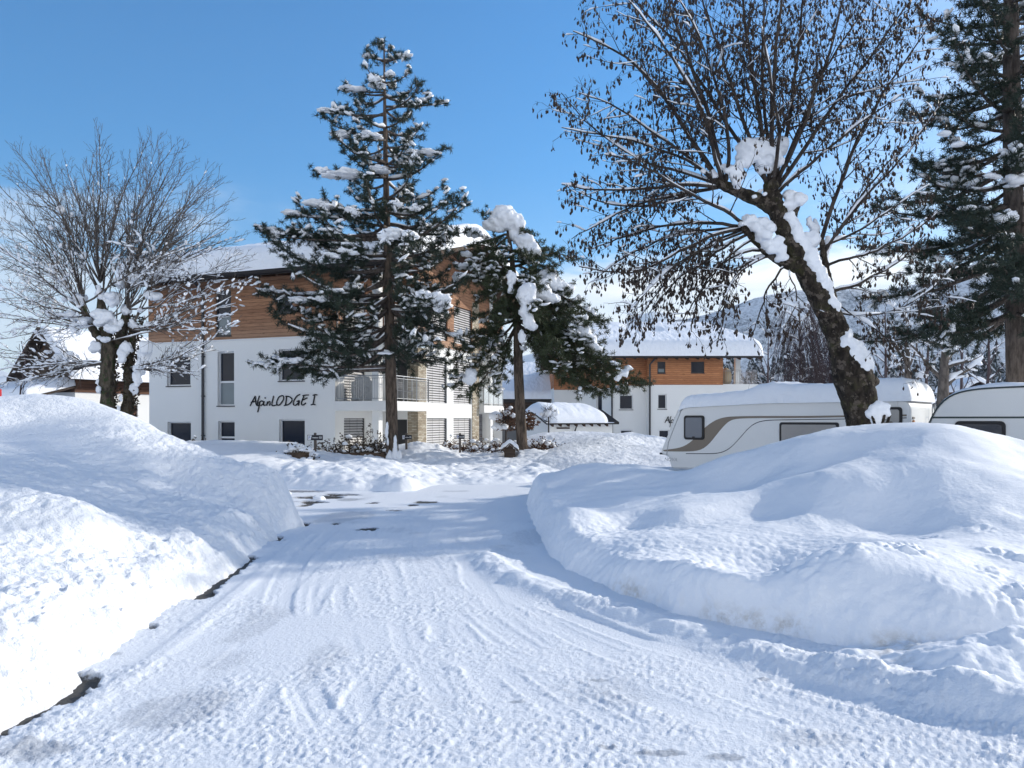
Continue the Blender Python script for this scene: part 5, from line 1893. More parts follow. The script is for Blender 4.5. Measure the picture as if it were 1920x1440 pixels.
# ------------------------------------------------------------------ the leaning alder
def alder():
    Y0 = 13.0
    rng = np.random.RandomState(4)
    base = P(1618, 800, Y0)
    loc = (base[0] + .05, Y0, 0.0)
    root = thing('alder_tree', 'leaning bare tree hung with small dark cones, snow plastered along its trunk', 'tree', loc)

    def pp(l):
        return [P(q[0], q[1], Y0 + (q[2] if len(q) > 2 else 0)) for q in l]
    br, sn, co = MB(), MB(), []
    tr = MB()
    base_path = [(1622, 960), (1620, 800), (1607, 730), (1585, 660), (1560, 600), (1532, 545), (1505, 495), (1478, 440), (1452, 385), (1440, 340)]
    tp = bez(pp(base_path), 40)
    px_w = np.interp(np.linspace(0, 1, 40), [0, .28, .40, .5, .62, .74, .86, 1], [62, 60, 76, 48, 44, 42, 38, 26])
    rr = px_w / 2 / F * Y0
    tr.tube(tp, rr * (1 + .10 * np.array([pn2(np.array(i * .5), np.array(3.3)) for i in range(40)])), 14)
    for l in ([(1578, 625), (1562, 560), (1550, 510), (1544, 475), (1541, 445)], [(1475, 430), (1488, 405), (1497, 380)], [(1508, 505), (1470, 490), (1440, 470), (1410, 440), (1392, 420)], [(1462, 400), (1425, 375), (1390, 362), (1350, 345)]):
        q = bez(pp(l), 12)
        tr.tube(q, taper(.135, .085, 12) if l[0][0] not in (1578, 1475) else taper(.085, .045, 12), 10)
    # burr lumps on the bole
    for (x, y, r) in ((1640, 715, 9), (1600, 700, 12), (1628, 730, 12), (1590, 745, 8), (1448, 350, 13), (1400, 428, 10), (1352, 345, 9), (1455, 372, 12)):
        c = P(x, y, Y0 - .05)
        tr.blob(c, np.array((1, 1, 1.1)) * r / F * Y0, 2, .3, seed=x)
    trunk = tr.build('trunk', 'bark_alder', root, smooth=True)
    trunk.modifiers.new('sub', 'SUBSURF').levels = 1
    trunk.modifiers['sub'].render_levels = 2
    # texture displacement of the bark
    tx = bpy.data.textures.new('bark_clouds', 'CLOUDS')
    tx.noise_scale, tx.noise_depth = .10, 3
    dm = trunk.modifiers.new('bark', 'DISPLACE')
    dm.texture, dm.strength, dm.mid_level, dm.texture_coords = tx, .05, .5, 'LOCAL'
    # main limbs fan out of the old pollard heads: pixels on the photo, depth offset at the tip
    H1, H2, H3 = (1442, 345), (1395, 425), (1352, 345)
    limbs = [
        ([(1440, 350), (1405, 250), (1370, 150), (1330, 40), (1300, -90)], .045, -.3), ([(1445, 345), (1425, 240), (1405, 120), (1392, 0), (1380, -140)], .05, .4),
        ([(1448, 345), (1452, 240), (1455, 120), (1470, 0), (1480, -150)], .05, -.6), ([(1452, 345), (1475, 250), (1490, 150), (1500, 40), (1505, -120)], .045, .7),
        ([(1455, 348), (1490, 270), (1530, 170), (1565, 60), (1590, -80)], .045, -.2), ([(1458, 350), (1510, 280), (1570, 190), (1640, 100), (1710, 10), (1760, -60)], .045, .5),
        ([(1460, 360), (1530, 300), (1610, 240), (1690, 190)], .035, -.8), ([(1540, 450), (1560, 380), (1600, 270), (1650, 180), (1720, 90), (1760, 20)], .042, .3),
        ([(1352, 345), (1310, 280), (1270, 200), (1220, 130), (1150, 80), (1080, 50)], .05, -.4), ([(1356, 340), (1340, 260), (1300, 150), (1262, 40), (1240, -60)], .05, .5),
        ([(1348, 348), (1290, 300), (1225, 250), (1150, 205), (1090, 180)], .04, .8), ([(1346, 352), (1280, 345), (1200, 352), (1120, 350), (1050, 340)], .035, -.7),
        ([(1360, 345), (1375, 270), (1350, 150), (1320, 60), (1270, -40)], .04, -.9), ([(1345, 352), (1275, 375), (1200, 395), (1130, 390), (1080, 370)], .03, .3),
        ([(1392, 425), (1330, 415), (1260, 420), (1190, 440), (1110, 470)], .036, .2), ([(1390, 430), (1330, 445), (1270, 480), (1200, 515), (1140, 520), (1085, 512)], .036, -.5),
        ([(1400, 440), (1350, 470), (1310, 500), (1270, 530), (1235, 580), (1220, 600)], .03, .5), ([(1425, 470), (1370, 480), (1330, 510), (1310, 560), (1300, 620)], .026, -.4),
        ([(1450, 480), (1400, 490), (1370, 530), (1360, 580), (1350, 630)], .024, .4), ([(1470, 500), (1440, 530), (1420, 580), (1405, 625)], .022, -.5),
        ([(1530, 470), (1590, 440), (1660, 400), (1740, 350)], .032, .4), ([(1545, 500), (1620, 480), (1700, 450), (1760, 410)], .028, -.6),
        ([(1548, 548), (1600, 535), (1670, 500), (1730, 440)], .034, -.2), ([(1540, 480), (1575, 430), (1640, 330), (1700, 270)], .035, .7),
        ([(1395, 420), (1350, 390), (1280, 360), (1200, 310), (1130, 290)], .036, -1.0), ([(1565, 570), (1620, 600), (1670, 640), (1700, 700)], .016, -.5),
        ([(1450, 350), (1440, 260), (1430, 130), (1440, 20), (1430, -110)], .04, 1.2), ([(1445, 350), (1390, 270), (1340, 200), (1290, 110), (1200, 20), (1140, -50)], .042, 1.1),
        ([(1452, 350), (1500, 240), (1545, 120), (1620, 10), (1660, -70)], .04, 1.3), ([(1352, 350), (1290, 320), (1210, 300), (1120, 230), (1060, 160)], .034, 1.3),
        ([(1448, 348), (1465, 220), (1430, 100), (1420, -60)], .038, -1.4), ([(1355, 345), (1330, 230), (1270, 110), (1180, 10)], .04, -1.3),
        ([(1556, 585), (1640, 590), (1720, 560), (1780, 500)], .02, .8), ([(1395, 430), (1320, 460), (1240, 540), (1190, 620)], .024, 1.0),
        ([(1480, 505), (1500, 560), (1480, 620)], .014, -.6), ([(1392, 428), (1320, 432), (1240, 450), (1160, 490), (1110, 530)], .03, .9), ([(1395, 435), (1330, 460), (1260, 510), (1200, 570), (1180, 600)], .026, -.9), ([(1410, 450), (1360, 480), (1320, 530), (1280, 590), (1265, 620)], .022, .1), ([(1350, 350), (1280, 360), (1190, 380), (1110, 420), (1070, 440)], .03, -.2), ([(1440, 480), (1390, 500), (1350, 550), (1330, 610)], .02, -.9), ([(1352, 345), (1290, 300), (1200, 270), (1110, 250), (1060, 240)], .032, .1), ([(1545, 470), (1610, 390), (1690, 300), (1760, 200)], .03, -1.2),
    ]
    for li, (l, r0, dy) in enumerate(limbs):
        n = len(l)
        q = [P(x, y, Y0 + dy * 1.6 * i / (n - 1)) for i, (x, y) in enumerate(l)]
        path = bez(q, 16)
        path[1:] += np.cumsum(rng.normal(size=(15, 3)) * .012, axis=0)
        R = taper(r0 * .88, .007, 16, .9)
        br.tube(path, R, 6)
        snow_on(sn, path, R, rng, thr=.25, prob=.5, th=.020)
        L = np.linalg.norm(np.diff(path, axis=0), axis=1).sum()
        mid = l[-1][1] < 0 and 1380 < l[-1][0] < 1600
        low = l[-1][1] > 400
        s1 = spawn(path, r0 * .8, .007, rng, .25 if mid else (.125 if low else .155), .14, .36, rad(44), 8, .11, .015, minl=.3)
        for p1, r1 in s1:
            r1 = min(r1, .013)
            R1 = taper(r1, .0032, 8)
            br.tube(p1, R1, 4)
            snow_on(sn, p1, R1, rng, thr=.45, prob=.25, th=.011)
            for p2, r2 in spawn(p1, r1, .003, rng, .118, .10, .42, rad(48), 5, .18, -.01, minl=.10):
                br.tube(p2, taper(min(r2, .006), .0022, 5), 3)
                if rng.uniform() < (.55 if mid else .9):
                    for _ in range(rng.randint(1, 5 if low else 4)):
                        co.append(p2[rng.randint(1, 5)] + rng.normal(size=3) * .02)
                if rng.uniform() < .4:
                    p3 = bpath(p2[rng.randint(1, 4)], side_dir(unit(p2[-1] - p2[0]), rng, rad(50)), rng.uniform(.08, .2), 3, rng, .15, -.1)
                    br.tube(p3, [.003, .0026, .002], 3)
                    for _ in range(rng.randint(1, 4)):
                        co.append(p3[-1] + rng.normal(size=3) * .018)
    br.build('branches', 'twig_brown', root, smooth=True)
    cm = MB()
    cone_mesh(cm, co, rng, .0175, .066)
    kind(cm.build('cones', 'cones', root), 'stuff')
    # thick snow in the forks and along the upper side of the trunk
    sm = MB()
    for (x, y, rx, ry, dy) in cluster(rng, (1418, 285, 34, 26, -.05), (1445, 275, 26, 22, .1), (1395, 300, 24, 18, -.1), (1372, 318, 18, 12, -.1), (1440, 300, 28, 26, -.12), (1330, 325, 13, 10, -.05), (1495, 372, 22, 20, -.05),
                               (1480, 385, 16, 12, .0), (1385, 340, 18, 14, -.1), (1412, 418, 22, 15, -.08), (1432, 440, 24, 18, -.1), (1452, 462, 22, 16, -.1), (1466, 482, 12, 10, -.1), (1405, 405, 14, 12, -.1), (1420, 365, 14, 10, -.1), (1515, 455, 22, 34, .05), (1545, 470, 14, 30, .1), (1530, 420, 14, 22, .15)):
        sm.blob(P(x, y, Y0 + dy), np.array((rx, rx * .8, ry)) / F * Y0, 2, .22, seed=x * .7 + y)
    strip = [(1480, 405, 11), (1490, 430, 12), (1502, 455, 13), (1516, 478, 15), (1528, 500, 16), (1540, 522, 14), (1550, 545, 13), (1558, 565, 12), (1566, 585, 10), (1571, 602, 9), (1578, 620, 12), (1586, 636, 16), (1594, 652, 20), (1603, 666, 24), (1611, 680, 25), (1612, 694, 23), (1617, 704, 18), (1602, 716, 9), (1625, 690, 14)]
    for a, b in zip(strip[:-1], strip[1:]):
        for t in (0, .5):
            x, y, r = (a[i] + (b[i] - a[i]) * t for i in range(3))
            sm.blob(P(x + rng.normal() * 1.5, y, Y0 - .10 + rng.normal() * .02), np.array((1, .95, 1.0)) * r / F * Y0, 2, .30, seed=x + y)
    # the snowed-up sucker at the foot
    for (x, y, r) in ((1640, 772, 14), (1655, 768, 13), (1648, 762, 12), (1630, 776, 9), (1662, 778, 9), (1645, 790, 11), (1650, 803, 12), (1640, 806, 10), (1668, 800, 6), (1645, 815, 12)):
        sm.blob(P(x, y, Y0 - .25), np.array((1, 1, .95)) * r / F * Y0, 2, .28, seed=x * 3.)
    s = sm.build('snow', 'snow', root, smooth=True)
    remesh(s, .028, 3)
    sb = MB()
    for (x0, y0, x1, y1) in ((1645, 812, 1660, 768), (1650, 812, 1668, 780), (1640, 812, 1634, 778), (1655, 815, 1672, 792)):
        sb.tube(bez([P(x0, y0, Y0 - .28), P((x0 + x1) / 2 + 4, (y0 + y1) / 2, Y0 - .34), P(x1, y1, Y0 - .3)], 5), .022, 6)
    sb.build('sucker', 'bark_alder', root)
    sn.build('branch_snow', 'snow', root, smooth=True)
    print('alder cones', len(co))


alder()


# ------------------------------------------------------------------ pines
def needle_mesh(mb, C, A, rng, K=24, L=.13, w=.011, spread=.95, back=.5):
    """K flat needles round each tuft centre C with axis A."""
    n = len(C)
    C, A = np.asarray(C), np.asarray(A)
    A = A / np.linalg.norm(A, axis=1, keepdims=True)
    c = np.repeat(C, K, 0)
    a = np.repeat(A, K, 0)
    m = n * K
    r = rng.normal(size=(m, 3))
    r /= np.linalg.norm(r, axis=1, keepdims=True)
    d = a * .55 + r * spread
    d /= np.linalg.norm(d, axis=1, keepdims=True)
    b = c - a * (rng.uniform(0, 1, m)[:, None] * back * L * 1.6)
    ll = L * rng.uniform(.65, 1.1, m)[:, None]
    sd = np.cross(d, rng.normal(size=(m, 3)))
    sd /= np.linalg.norm(sd, axis=1, keepdims=True) + 1e-9
    V = np.stack([b - sd * w * .5, b + sd * w * .5, b + d * ll + sd * w * .22, b + d * ll - sd * w * .22], 1).reshape(-1, 3)
    mb.add(V, np.arange(m * 4).reshape(m, 4))


class Pine:
    def __init__(self, seed):
        self.rng = np.random.RandomState(seed)
        self.br, self.sn, self.C, self.A, self.W = MB(), MB(), [], [], []

    def limb(self, path, r0, dens=1.0, snow=.4, tw=.30, start=.25, big=1.0, droop=0.0):
        rng = self.rng
        k = len(path)
        R = taper(r0, .010, k)
        self.br.tube(path, R, 6)
        snow_on(self.sn, path, R, rng, thr=.5, prob=.5 * snow, th=.04)
        L = np.linalg.norm(np.diff(path, axis=0), axis=1).sum()
        n = max(3, int(L * (1 - start) / .17 * dens))
        for i in range(n):
            t = start + (1 - start) * (i + rng.uniform()) / n
            x = t * (k - 1)
            j = min(int(x), k - 2)
            p = path[j] + (path[j + 1] - path[j]) * (x - j)
            tg = unit(path[j + 1] - path[j])
            ll = (tw * L * (1 - .75 * t) + .16) * rng.uniform(.6, 1.25)
            d = side_dir(tg, rng, rad(48) * rng.uniform(.6, 1.2), .55)
            tp = bpath(p, d, ll, 5, rng, .12, .05 - droop)
            self.twig(tp, snow, big)
        for t in np.linspace(max(start, .55), 1, max(2, int(L * 2.2))):
            x = t * (k - 1)
            j = min(int(x), k - 2)
            self.tuft(path[j] + (path[j + 1] - path[j]) * (x - j), unit(path[j + 1] - path[j] + rng.normal(size=3) * .3), snow * .9)
        self.tuft(path[-1], unit(path[-1] - path[-2] + np.array((0, 0, .25))), snow)

    def twig(self, tp, snow, big):
        rng = self.rng
        self.br.tube(tp, taper(.010, .005, 5), 4)
        L = np.linalg.norm(np.diff(tp, axis=0), axis=1).sum()
        n = max(1, int(L / .13))
        q = tp[2]
        load = 1.5 * float(pn3(np.array(q) * np.array((.95, .95, 1.5)) + 13.7)) + .22 * rng.normal() > .66 - snow
        for i in range(n):
            x = (i + 1.0) / n * 4
            j = min(int(x), 3)
            p = tp[j] + (tp[j + 1] - tp[j]) * (x - j)
            d = unit(tp[j + 1] - tp[j] + rng.normal(size=3) * .5 + np.array((0, 0, .18)))
            if i < n - 1:
                p = p + d * .09
            self.tuft(p, d, 1.0 if load else 0.0, big)

    def tuft(self, p, d, snow, big=1.0):
        rng = self.rng
        self.C.append(p)
        self.A.append(d)
        if rng.uniform() < snow * .9:
            s = rng.uniform(.055, .115) * big
            self.sn.blob(np.array(p) + [0, 0, s * .45 + .01], (s * rng.uniform(1.3, 2.2), s * rng.uniform(.75, 1.1), s * .58), 1, .48, seed=rng.uniform(0, 50), flat=.35, fr=1.5,
                         dirn=(d[0], d[1], d[2] * .5))

    def finish(self, root, bark, needles, K=24, L=.13, w=.012):
        self.br.build('branches', bark, root, smooth=True)
        m = MB()
        needle_mesh(m, self.C, self.A, self.rng, K, L, w)
        m.build('needles', needles, root)
        s = self.sn.build('snow', 'snow', root, smooth=True)
        print(root.name, 'tufts', len(self.C))
        return s


def black_pine():
    """The tall straight pine before the first lodge."""
    Y0 = 25.0
    b = P(735, 868, Y0)
    root = thing('pine_tree', 'tall straight snow-dusted pine in front of the lodge balconies', 'tree', b)
    pn = Pine(21)
    rng = pn.rng
    t = MB()
    tp = bez([P(736, 880, Y0), P(735, 800, Y0), P(731, 640, Y0), P(726, 450, Y0), P(722, 250, Y0), P(720, 80, Y0)], 40)
    t.tube(tp, np.interp(np.linspace(0, 1, 40), [0, .06, .3, .6, 1], [.24, .195, .17, .11, .02]), 12)
    tk = t.build('trunk', 'bark_pine', root, smooth=True)
    trunk_at = lambda y: np.array([np.interp(y, [60, 880], [720, 736]), y])
    ys = [92, 118, 150, 180, 212, 245, 275, 308, 338, 368, 398, 426, 452, 478, 504, 528, 552, 578, 604, 628, 650]
    rl = lambda y: np.interp(y, [80, 120, 150, 200, 250, 320, 370, 420, 440, 520, 580, 640, 690], [10, 45, 62, 105, 120, 122, 130, 175, 205, 225, 205, 195, 170])   # px to the left
    rr = lambda y: np.interp(y, [80, 120, 150, 190, 250, 300, 370, 430, 500, 560, 640], [12, 40, 60, 110, 100, 125, 142, 180, 190, 180, 130])
    ph = 0.0
    for i, y in enumerate(ys):
        n = 4 if y < 150 else (6 if y > 400 else (5 if i % 2 else 4))
        ph += 2.4
        for q in range(n):
            a = ph + q * 2 * math.pi / n + rng.normal() * .22
            cx, sy = math.cos(a), math.sin(a)
            reach = (rl(y) if cx < 0 else rr(y)) * rng.uniform(.66, 1.0)
            if sy < -.75 and rng.uniform() < .4:
                continue
            L = reach / F * Y0
            if L < .2:
                L = .2
            x, yy = trunk_at(y)
            st = P(x, y + rng.uniform(-6, 6), Y0)
            low = ss(np.array(y), 420, 640)
            up = .16 - .28 * float(low) + rng.normal() * .06 + (.3 if y < 130 else 0)
            d = unit((cx, sy, up))
            k = 9
            tt = np.linspace(0, 1, k)
            path = st + np.outer(tt * L, d)
            path[:, 2] += -(.10 + .10 * low) * L * np.sin(tt * math.pi * .9) + .16 * L * tt ** 3 * (1 - .6 * low)
            path[1:] += np.cumsum(rng.normal(size=(k - 1, 3)) * .02 * L / 3, axis=0)
            pn.limb(path, .018 + .016 * L, 1.15, snow=.33, tw=.20, start=.24 if L > 1 else .1)
    # a few strong limbs seen in the photo
    for l, r, dy in (([(733, 640), (650, 640), (580, 660), (540, 672), (490, 686)], .05, -1.2), ([(733, 655), (680, 660), (640, 650)], .04, -1.5), ([(726, 480), (640, 455), (560, 440), (490, 432)], .05, -.8),
                     ([(727, 620), (640, 600), (560, 590), (490, 545)], .05, -.6), ([(730, 600), (800, 610), (870, 640)], .05, -.9), ([(735, 620), (790, 650), (830, 650)], .04, -1.6)):
        n = len(l)
        pn.limb(bez([P(x, y, Y0 + dy * i / (n - 1)) for i, (x, y) in enumerate(l)], 9), r, 1.1, .40, .22, .22)
    pn.tuft(P(720, 72, Y0), (0, 0, 1), .2)
    # heavier loads of snow
    for (x, y, w, h, dy) in ((815, 565, 18, 18, -2.2), (830, 575, 14, 12, -2.2), (800, 555, 13, 12, -2.2), (690, 255, 20, 9, -1), (640, 325, 30, 9, -1.2), (600, 320, 16, 10, -1), (700, 320, 24, 7, -1), (590, 385, 24, 12, -1), (730, 440, 22, 14, -2), (770, 445, 16, 14, -2), (775, 385, 12, 10, -1.6), (740, 385, 11, 8, -1.6), (660, 395, 13, 11, -1.7), (550, 400, 22, 8, -1), (510, 432, 26, 6, -.8), (520, 440, 16, 7, -1.0), (880, 430, 14, 9, -.5),
                             (790, 285, 20, 8, -.6), (780, 300, 10, 14, -1.2), (705, 160, 14, 7, -.4), (730, 138, 12, 8, -.5), (700, 148, 14, 10, -.6), (690, 105, 14, 5, -.2), (758, 105, 14, 5, -.2), (610, 208, 14, 6, -.3), (650, 165, 22, 7, -.4), (640, 255, 22, 7, -.6), (830, 192, 12, 4, 0), (505, 545, 18, 6, -.8), (560, 560, 22, 9, -1), (545, 678, 18, 8, -1.2), (515, 685, 16, 5, -1.2), (630, 545, 14, 8, -1.8), (600, 560, 16, 8, -1.6), (650, 470, 18, 9, -2), (620, 480, 14, 8, -2)):
        # the branch that carries it
        x0, y0 = trunk_at(y + 8)
        e = P(x, y + h * .55, Y0 + dy)
        st = P(x0, y0, Y0)
        pn.limb(bez([st, st * .5 + e * .5 + [0, 0, -.03 * abs(x - x0) / 57], e + (e - st) * .06], 9), .018 + .012 * np.linalg.norm(e - st), 1.1, .5, .18, .35)
        for _ in range(3):
            pn.sn.blob(P(x + rng.normal() * w * .4, y + rng.normal() * h * .3, Y0 + dy), np.array((w * .66, w * .6, h * .46)) / F * Y0 * rng.uniform(.75, 1.15), 3, .55, seed=rng.uniform(0, 99), fr=1.9)
    # snow frozen to the trunk foot
    for (x, y, r) in ((741, 862, 9), (740, 848, 5), (741, 838, 5), (741, 826, 4), (725, 812, 4), (727, 828, 3), (726, 800, 3.5), (748, 866, 9), (730, 870, 10)):
        pn.sn.blob(P(x, y, Y0 - .22), np.array((r * .75, r * .75, r * 2.6)) / F * Y0, 2, .3, seed=x)
    pn.finish(root, 'bark_pine_grey', 'needles', 34, .15, .0155)


black_pine()


def drooping_pine():
    Y0 = 27.0
    b = P(978, 848, Y0)
    root = thing('pine_tree', 'shorter crooked pine with a thick cap of snow and branches hanging to the right', 'tree', b)
    pn = Pine(33)
    rng = pn.rng
    t = MB()
    tp = bez([P(980, 856, Y0), P(977, 800, Y0), P(972, 700, Y0), P(970, 600, Y0), P(962, 500, Y0), P(950, 415, Y0)], 30)
    t.tube(tp, np.interp(np.linspace(0, 1, 30), [0, .06, .4, .7, 1], [.23, .19, .165, .12, .05]), 12)
    t.build('trunk', 'bark_pine', root, smooth=True)
    L = [((955, 430), (930, 410), (908, 400), 0), ((955, 440), (920, 450), (885, 460), .4), ((955, 430), (975, 425), (990, 440), -.3), ((956, 440), (925, 470), (890, 500), -.6), ((958, 450), (1000, 450), (1020, 470), .4),
         ((962, 500), (1010, 480), (1045, 470), (1075, 482), -.2), ((960, 490), (1000, 490), (1030, 500), -1.0), ((960, 480), (930, 490), (900, 520), .9), ((962, 520), (930, 530), (890, 560), -.8), ((964, 530), (1010, 530), (1060, 560), (1110, 590), -.3),
         ((964, 540), (990, 560), (1020, 590), -1.4), ((966, 560), (1020, 560), (1080, 590), (1125, 600), .5), ((966, 570), (930, 590), (890, 600), .5), ((966, 580), (930, 590), (905, 620), (880, 650), -1.0), ((968, 600), (920, 620), (880, 650), (845, 700), -.7),
         ((968, 600), (930, 640), (890, 680), (850, 720), -.2), ((968, 590), (1010, 600), (1060, 620), (1110, 660), (1160, 690), -.6), ((968, 600), (1020, 610), (1080, 640), (1130, 690), (1205, 725), -.2), ((968, 605), (1010, 640), (1050, 690), (1090, 730), -1.2),
         ((968, 600), (1010, 620), (1060, 650), (1110, 700), (1165, 735), .6), ((968, 610), (1000, 640), (1030, 670), (1060, 710), -.6), ((966, 560), (1010, 590), (1050, 640), (1090, 680), 1.0), ((968, 610), (940, 650), (920, 690), (880, 735), -.4), ((968, 615), (950, 650), (945, 700), (925, 740), .4),
         ((968, 600), (1000, 610), (1050, 600), (1100, 610), -1.3), ((962, 500), (940, 500), (910, 540), -1.4), ((964, 520), (985, 520), (1020, 540), -1.5), ((966, 560), (950, 570), (920, 600), -1.6), ((966, 575), (985, 590), (1020, 640), -1.6), ((960, 470), (975, 470), (1000, 500), -1.2),
         ((960, 470), (950, 470), (930, 500), -1.3), ((966, 570), (1010, 570), (1050, 590), 1.4), ((964, 540), (930, 540), (900, 560), 1.3), ((968, 600), (1040, 640), (1080, 690), (1140, 715), 1.3), ((968, 605), (1030, 660), (1075, 715), (1125, 745), .0), ((964, 530), (975, 545), (1000, 580), -2.0), ((966, 550), (955, 560), (940, 590), -2.0),
         ((968, 608), (1000, 625), (1030, 640), (1045, 660), -1.9), ((962, 500), (1000, 510), (1040, 530), .9), ((958, 465), (915, 468), (870, 482), .2), ((960, 490), (915, 492), (865, 508), 0), ((962, 512), (910, 515), (856, 528), -.4), ((964, 540), (1030, 545), (1065, 552), -.3), ((966, 560), (1030, 575), (1080, 600), -.8)]
    for l in L:
        dy = l[-1]
        pts = l[:-1]
        n = len(pts)
        q = bez([P(x, y, Y0 + dy * i / (n - 1)) for i, (x, y) in enumerate(pts)], 9)
        q[1:] += np.cumsum(rng.normal(size=(8, 3)) * .025, axis=0)
        pn.limb(q, .05, 2.2, .26, .27, .14, droop=.02)
    # the great loads of snow
    big = MB()
    for (x, y, rx, ry, dy) in ((945, 408, 26, 24, -.1), (930, 410, 20, 20, -.1), (960, 415, 20, 20, -.1), (968, 438, 14, 16, -.1), (985, 455, 18, 16, -.2), (1000, 472, 15, 16, -.3), (990, 480, 12, 18, -.4), (975, 470, 12, 14, -.2), (915, 425, 14, 8, -.1), (895, 440, 18, 6, 0), (988, 555, 16, 18, -1.6), (990, 545, 15, 14, -1.6), (960, 525, 10, 15, -1.4), (955, 545, 9, 10, -1.4), (1030, 520, 20, 16, -.6), (1045, 535, 22, 14, -.5), (1020, 545, 18, 13, -1.0), (1035, 560, 16, 9, -.9), (1060, 545, 14, 10, -.3),
                               (1085, 605, 14, 10, -.4), (1097, 620, 16, 12, -.4), (1108, 638, 14, 11, -.4), (1120, 655, 10, 12, -.4), (990, 600, 12, 14, -1.7), (980, 630, 8, 12, -1.6), (1000, 610, 10, 8, -1.6), (885, 700, 12, 13, -.8), (878, 715, 12, 10, -.8), (1170, 698, 12, 7, -.5), (1180, 690, 10, 5, -.4), (1160, 705, 8, 8, -.6), (875, 475, 14, 6, .2), (870, 500, 12, 7, 0), (860, 520, 12, 10, -.4), (980, 585, 10, 9, -1.7), (1020, 528, 10, 10, -1.0)):
        for _ in range(2):
            big.blob(P(x + rng.normal() * rx * .2, y + rng.normal() * ry * .2, Y0 + dy), np.array((rx, rx * .9, ry)) / F * Y0 * rng.uniform(.75, 1.0), 2, .30, seed=rng.uniform(0, 99), fr=1.4)
    pn.finish(root, 'bark_pine', 'needles_mossy', 30, .14, .016)
    remesh(big.build('snow_load', 'snow', root, smooth=True), .05, 2)


drooping_pine()


def right_conifer():
    Y0 = 18.5
    b = P(1908, 830, Y0)
    root = thing('pine_tree', 'big dark pine cut by the right edge, rising behind the second caravan', 'tree', (b[0], b[1], 0))
    pn = Pine(8)
    rng = pn.rng
    t = MB()
    tp = bez([P(1912, 900, Y0), P(1908, 720, Y0), P(1903, 500, Y0), P(1898, 250, Y0), P(1895, 0, Y0), P(1893, -250, Y0)], 30)
    t.tube(tp, np.interp(np.linspace(0, 1, 30), [0, .2, .6, 1], [.27, .24, .20, .10]), 12)
    t.build('trunk', 'bark_pine_grey', root, smooth=True)
    ys = np.arange(-230, 600, 34)
    rl = lambda y: np.interp(y, [-250, -100, 0, 100, 200, 300, 400, 480, 540, 600], [60, 110, 140, 165, 205, 230, 270, 300, 265, 215])
    ph = 0.
    for y in ys:
        ph += 2.4
        n = 5
        for q in range(n):
            a = ph + q * 2 * math.pi / n + rng.normal() * .25
            cx, sy = math.cos(a), math.sin(a)
            L = rl(y) / F * Y0 * rng.uniform(.65, 1.08) * (1 if cx < .3 else .75)
            st = P(1898, y, Y0)
            low = float(ss(np.array(float(y)), 250, 560))
            d = unit((cx, sy, .12 - .34 * low + rng.normal() * .07))
            tt = np.linspace(0, 1, 9)
            path = st + np.outer(tt * L, d)
            path[:, 2] += -.10 * L * np.sin(tt * math.pi * .9) + .10 * L * tt ** 3 * (1 - low)
            path[1:] += np.cumsum(rng.normal(size=(8, 3)) * .02, axis=0)
            pn.limb(path, .02 + .015 * L, 1.45, .20, .24, .20)
    for (x, y, w, h) in ((1905, 340, 18, 10), (1900, 410, 12, 14), (1890, 445, 14, 8), (1915, 270, 16, 12), (1800, 270, 14, 6), (1860, 330, 12, 7), (1775, 250, 14, 6), (1820, 390, 14, 6), (1880, 410, 14, 8)):
        for _ in range(3):
            pn.sn.blob(P(x + rng.normal() * w * .5, y + rng.normal() * h * .3, Y0 - 1.2), np.array((w * .7, w * .6, h * .7)) / F * Y0, 2, .4, seed=rng.uniform(0, 99))
    pn.finish(root, 'bark_pine_grey', 'needles', 32, .15, .015)


right_conifer()


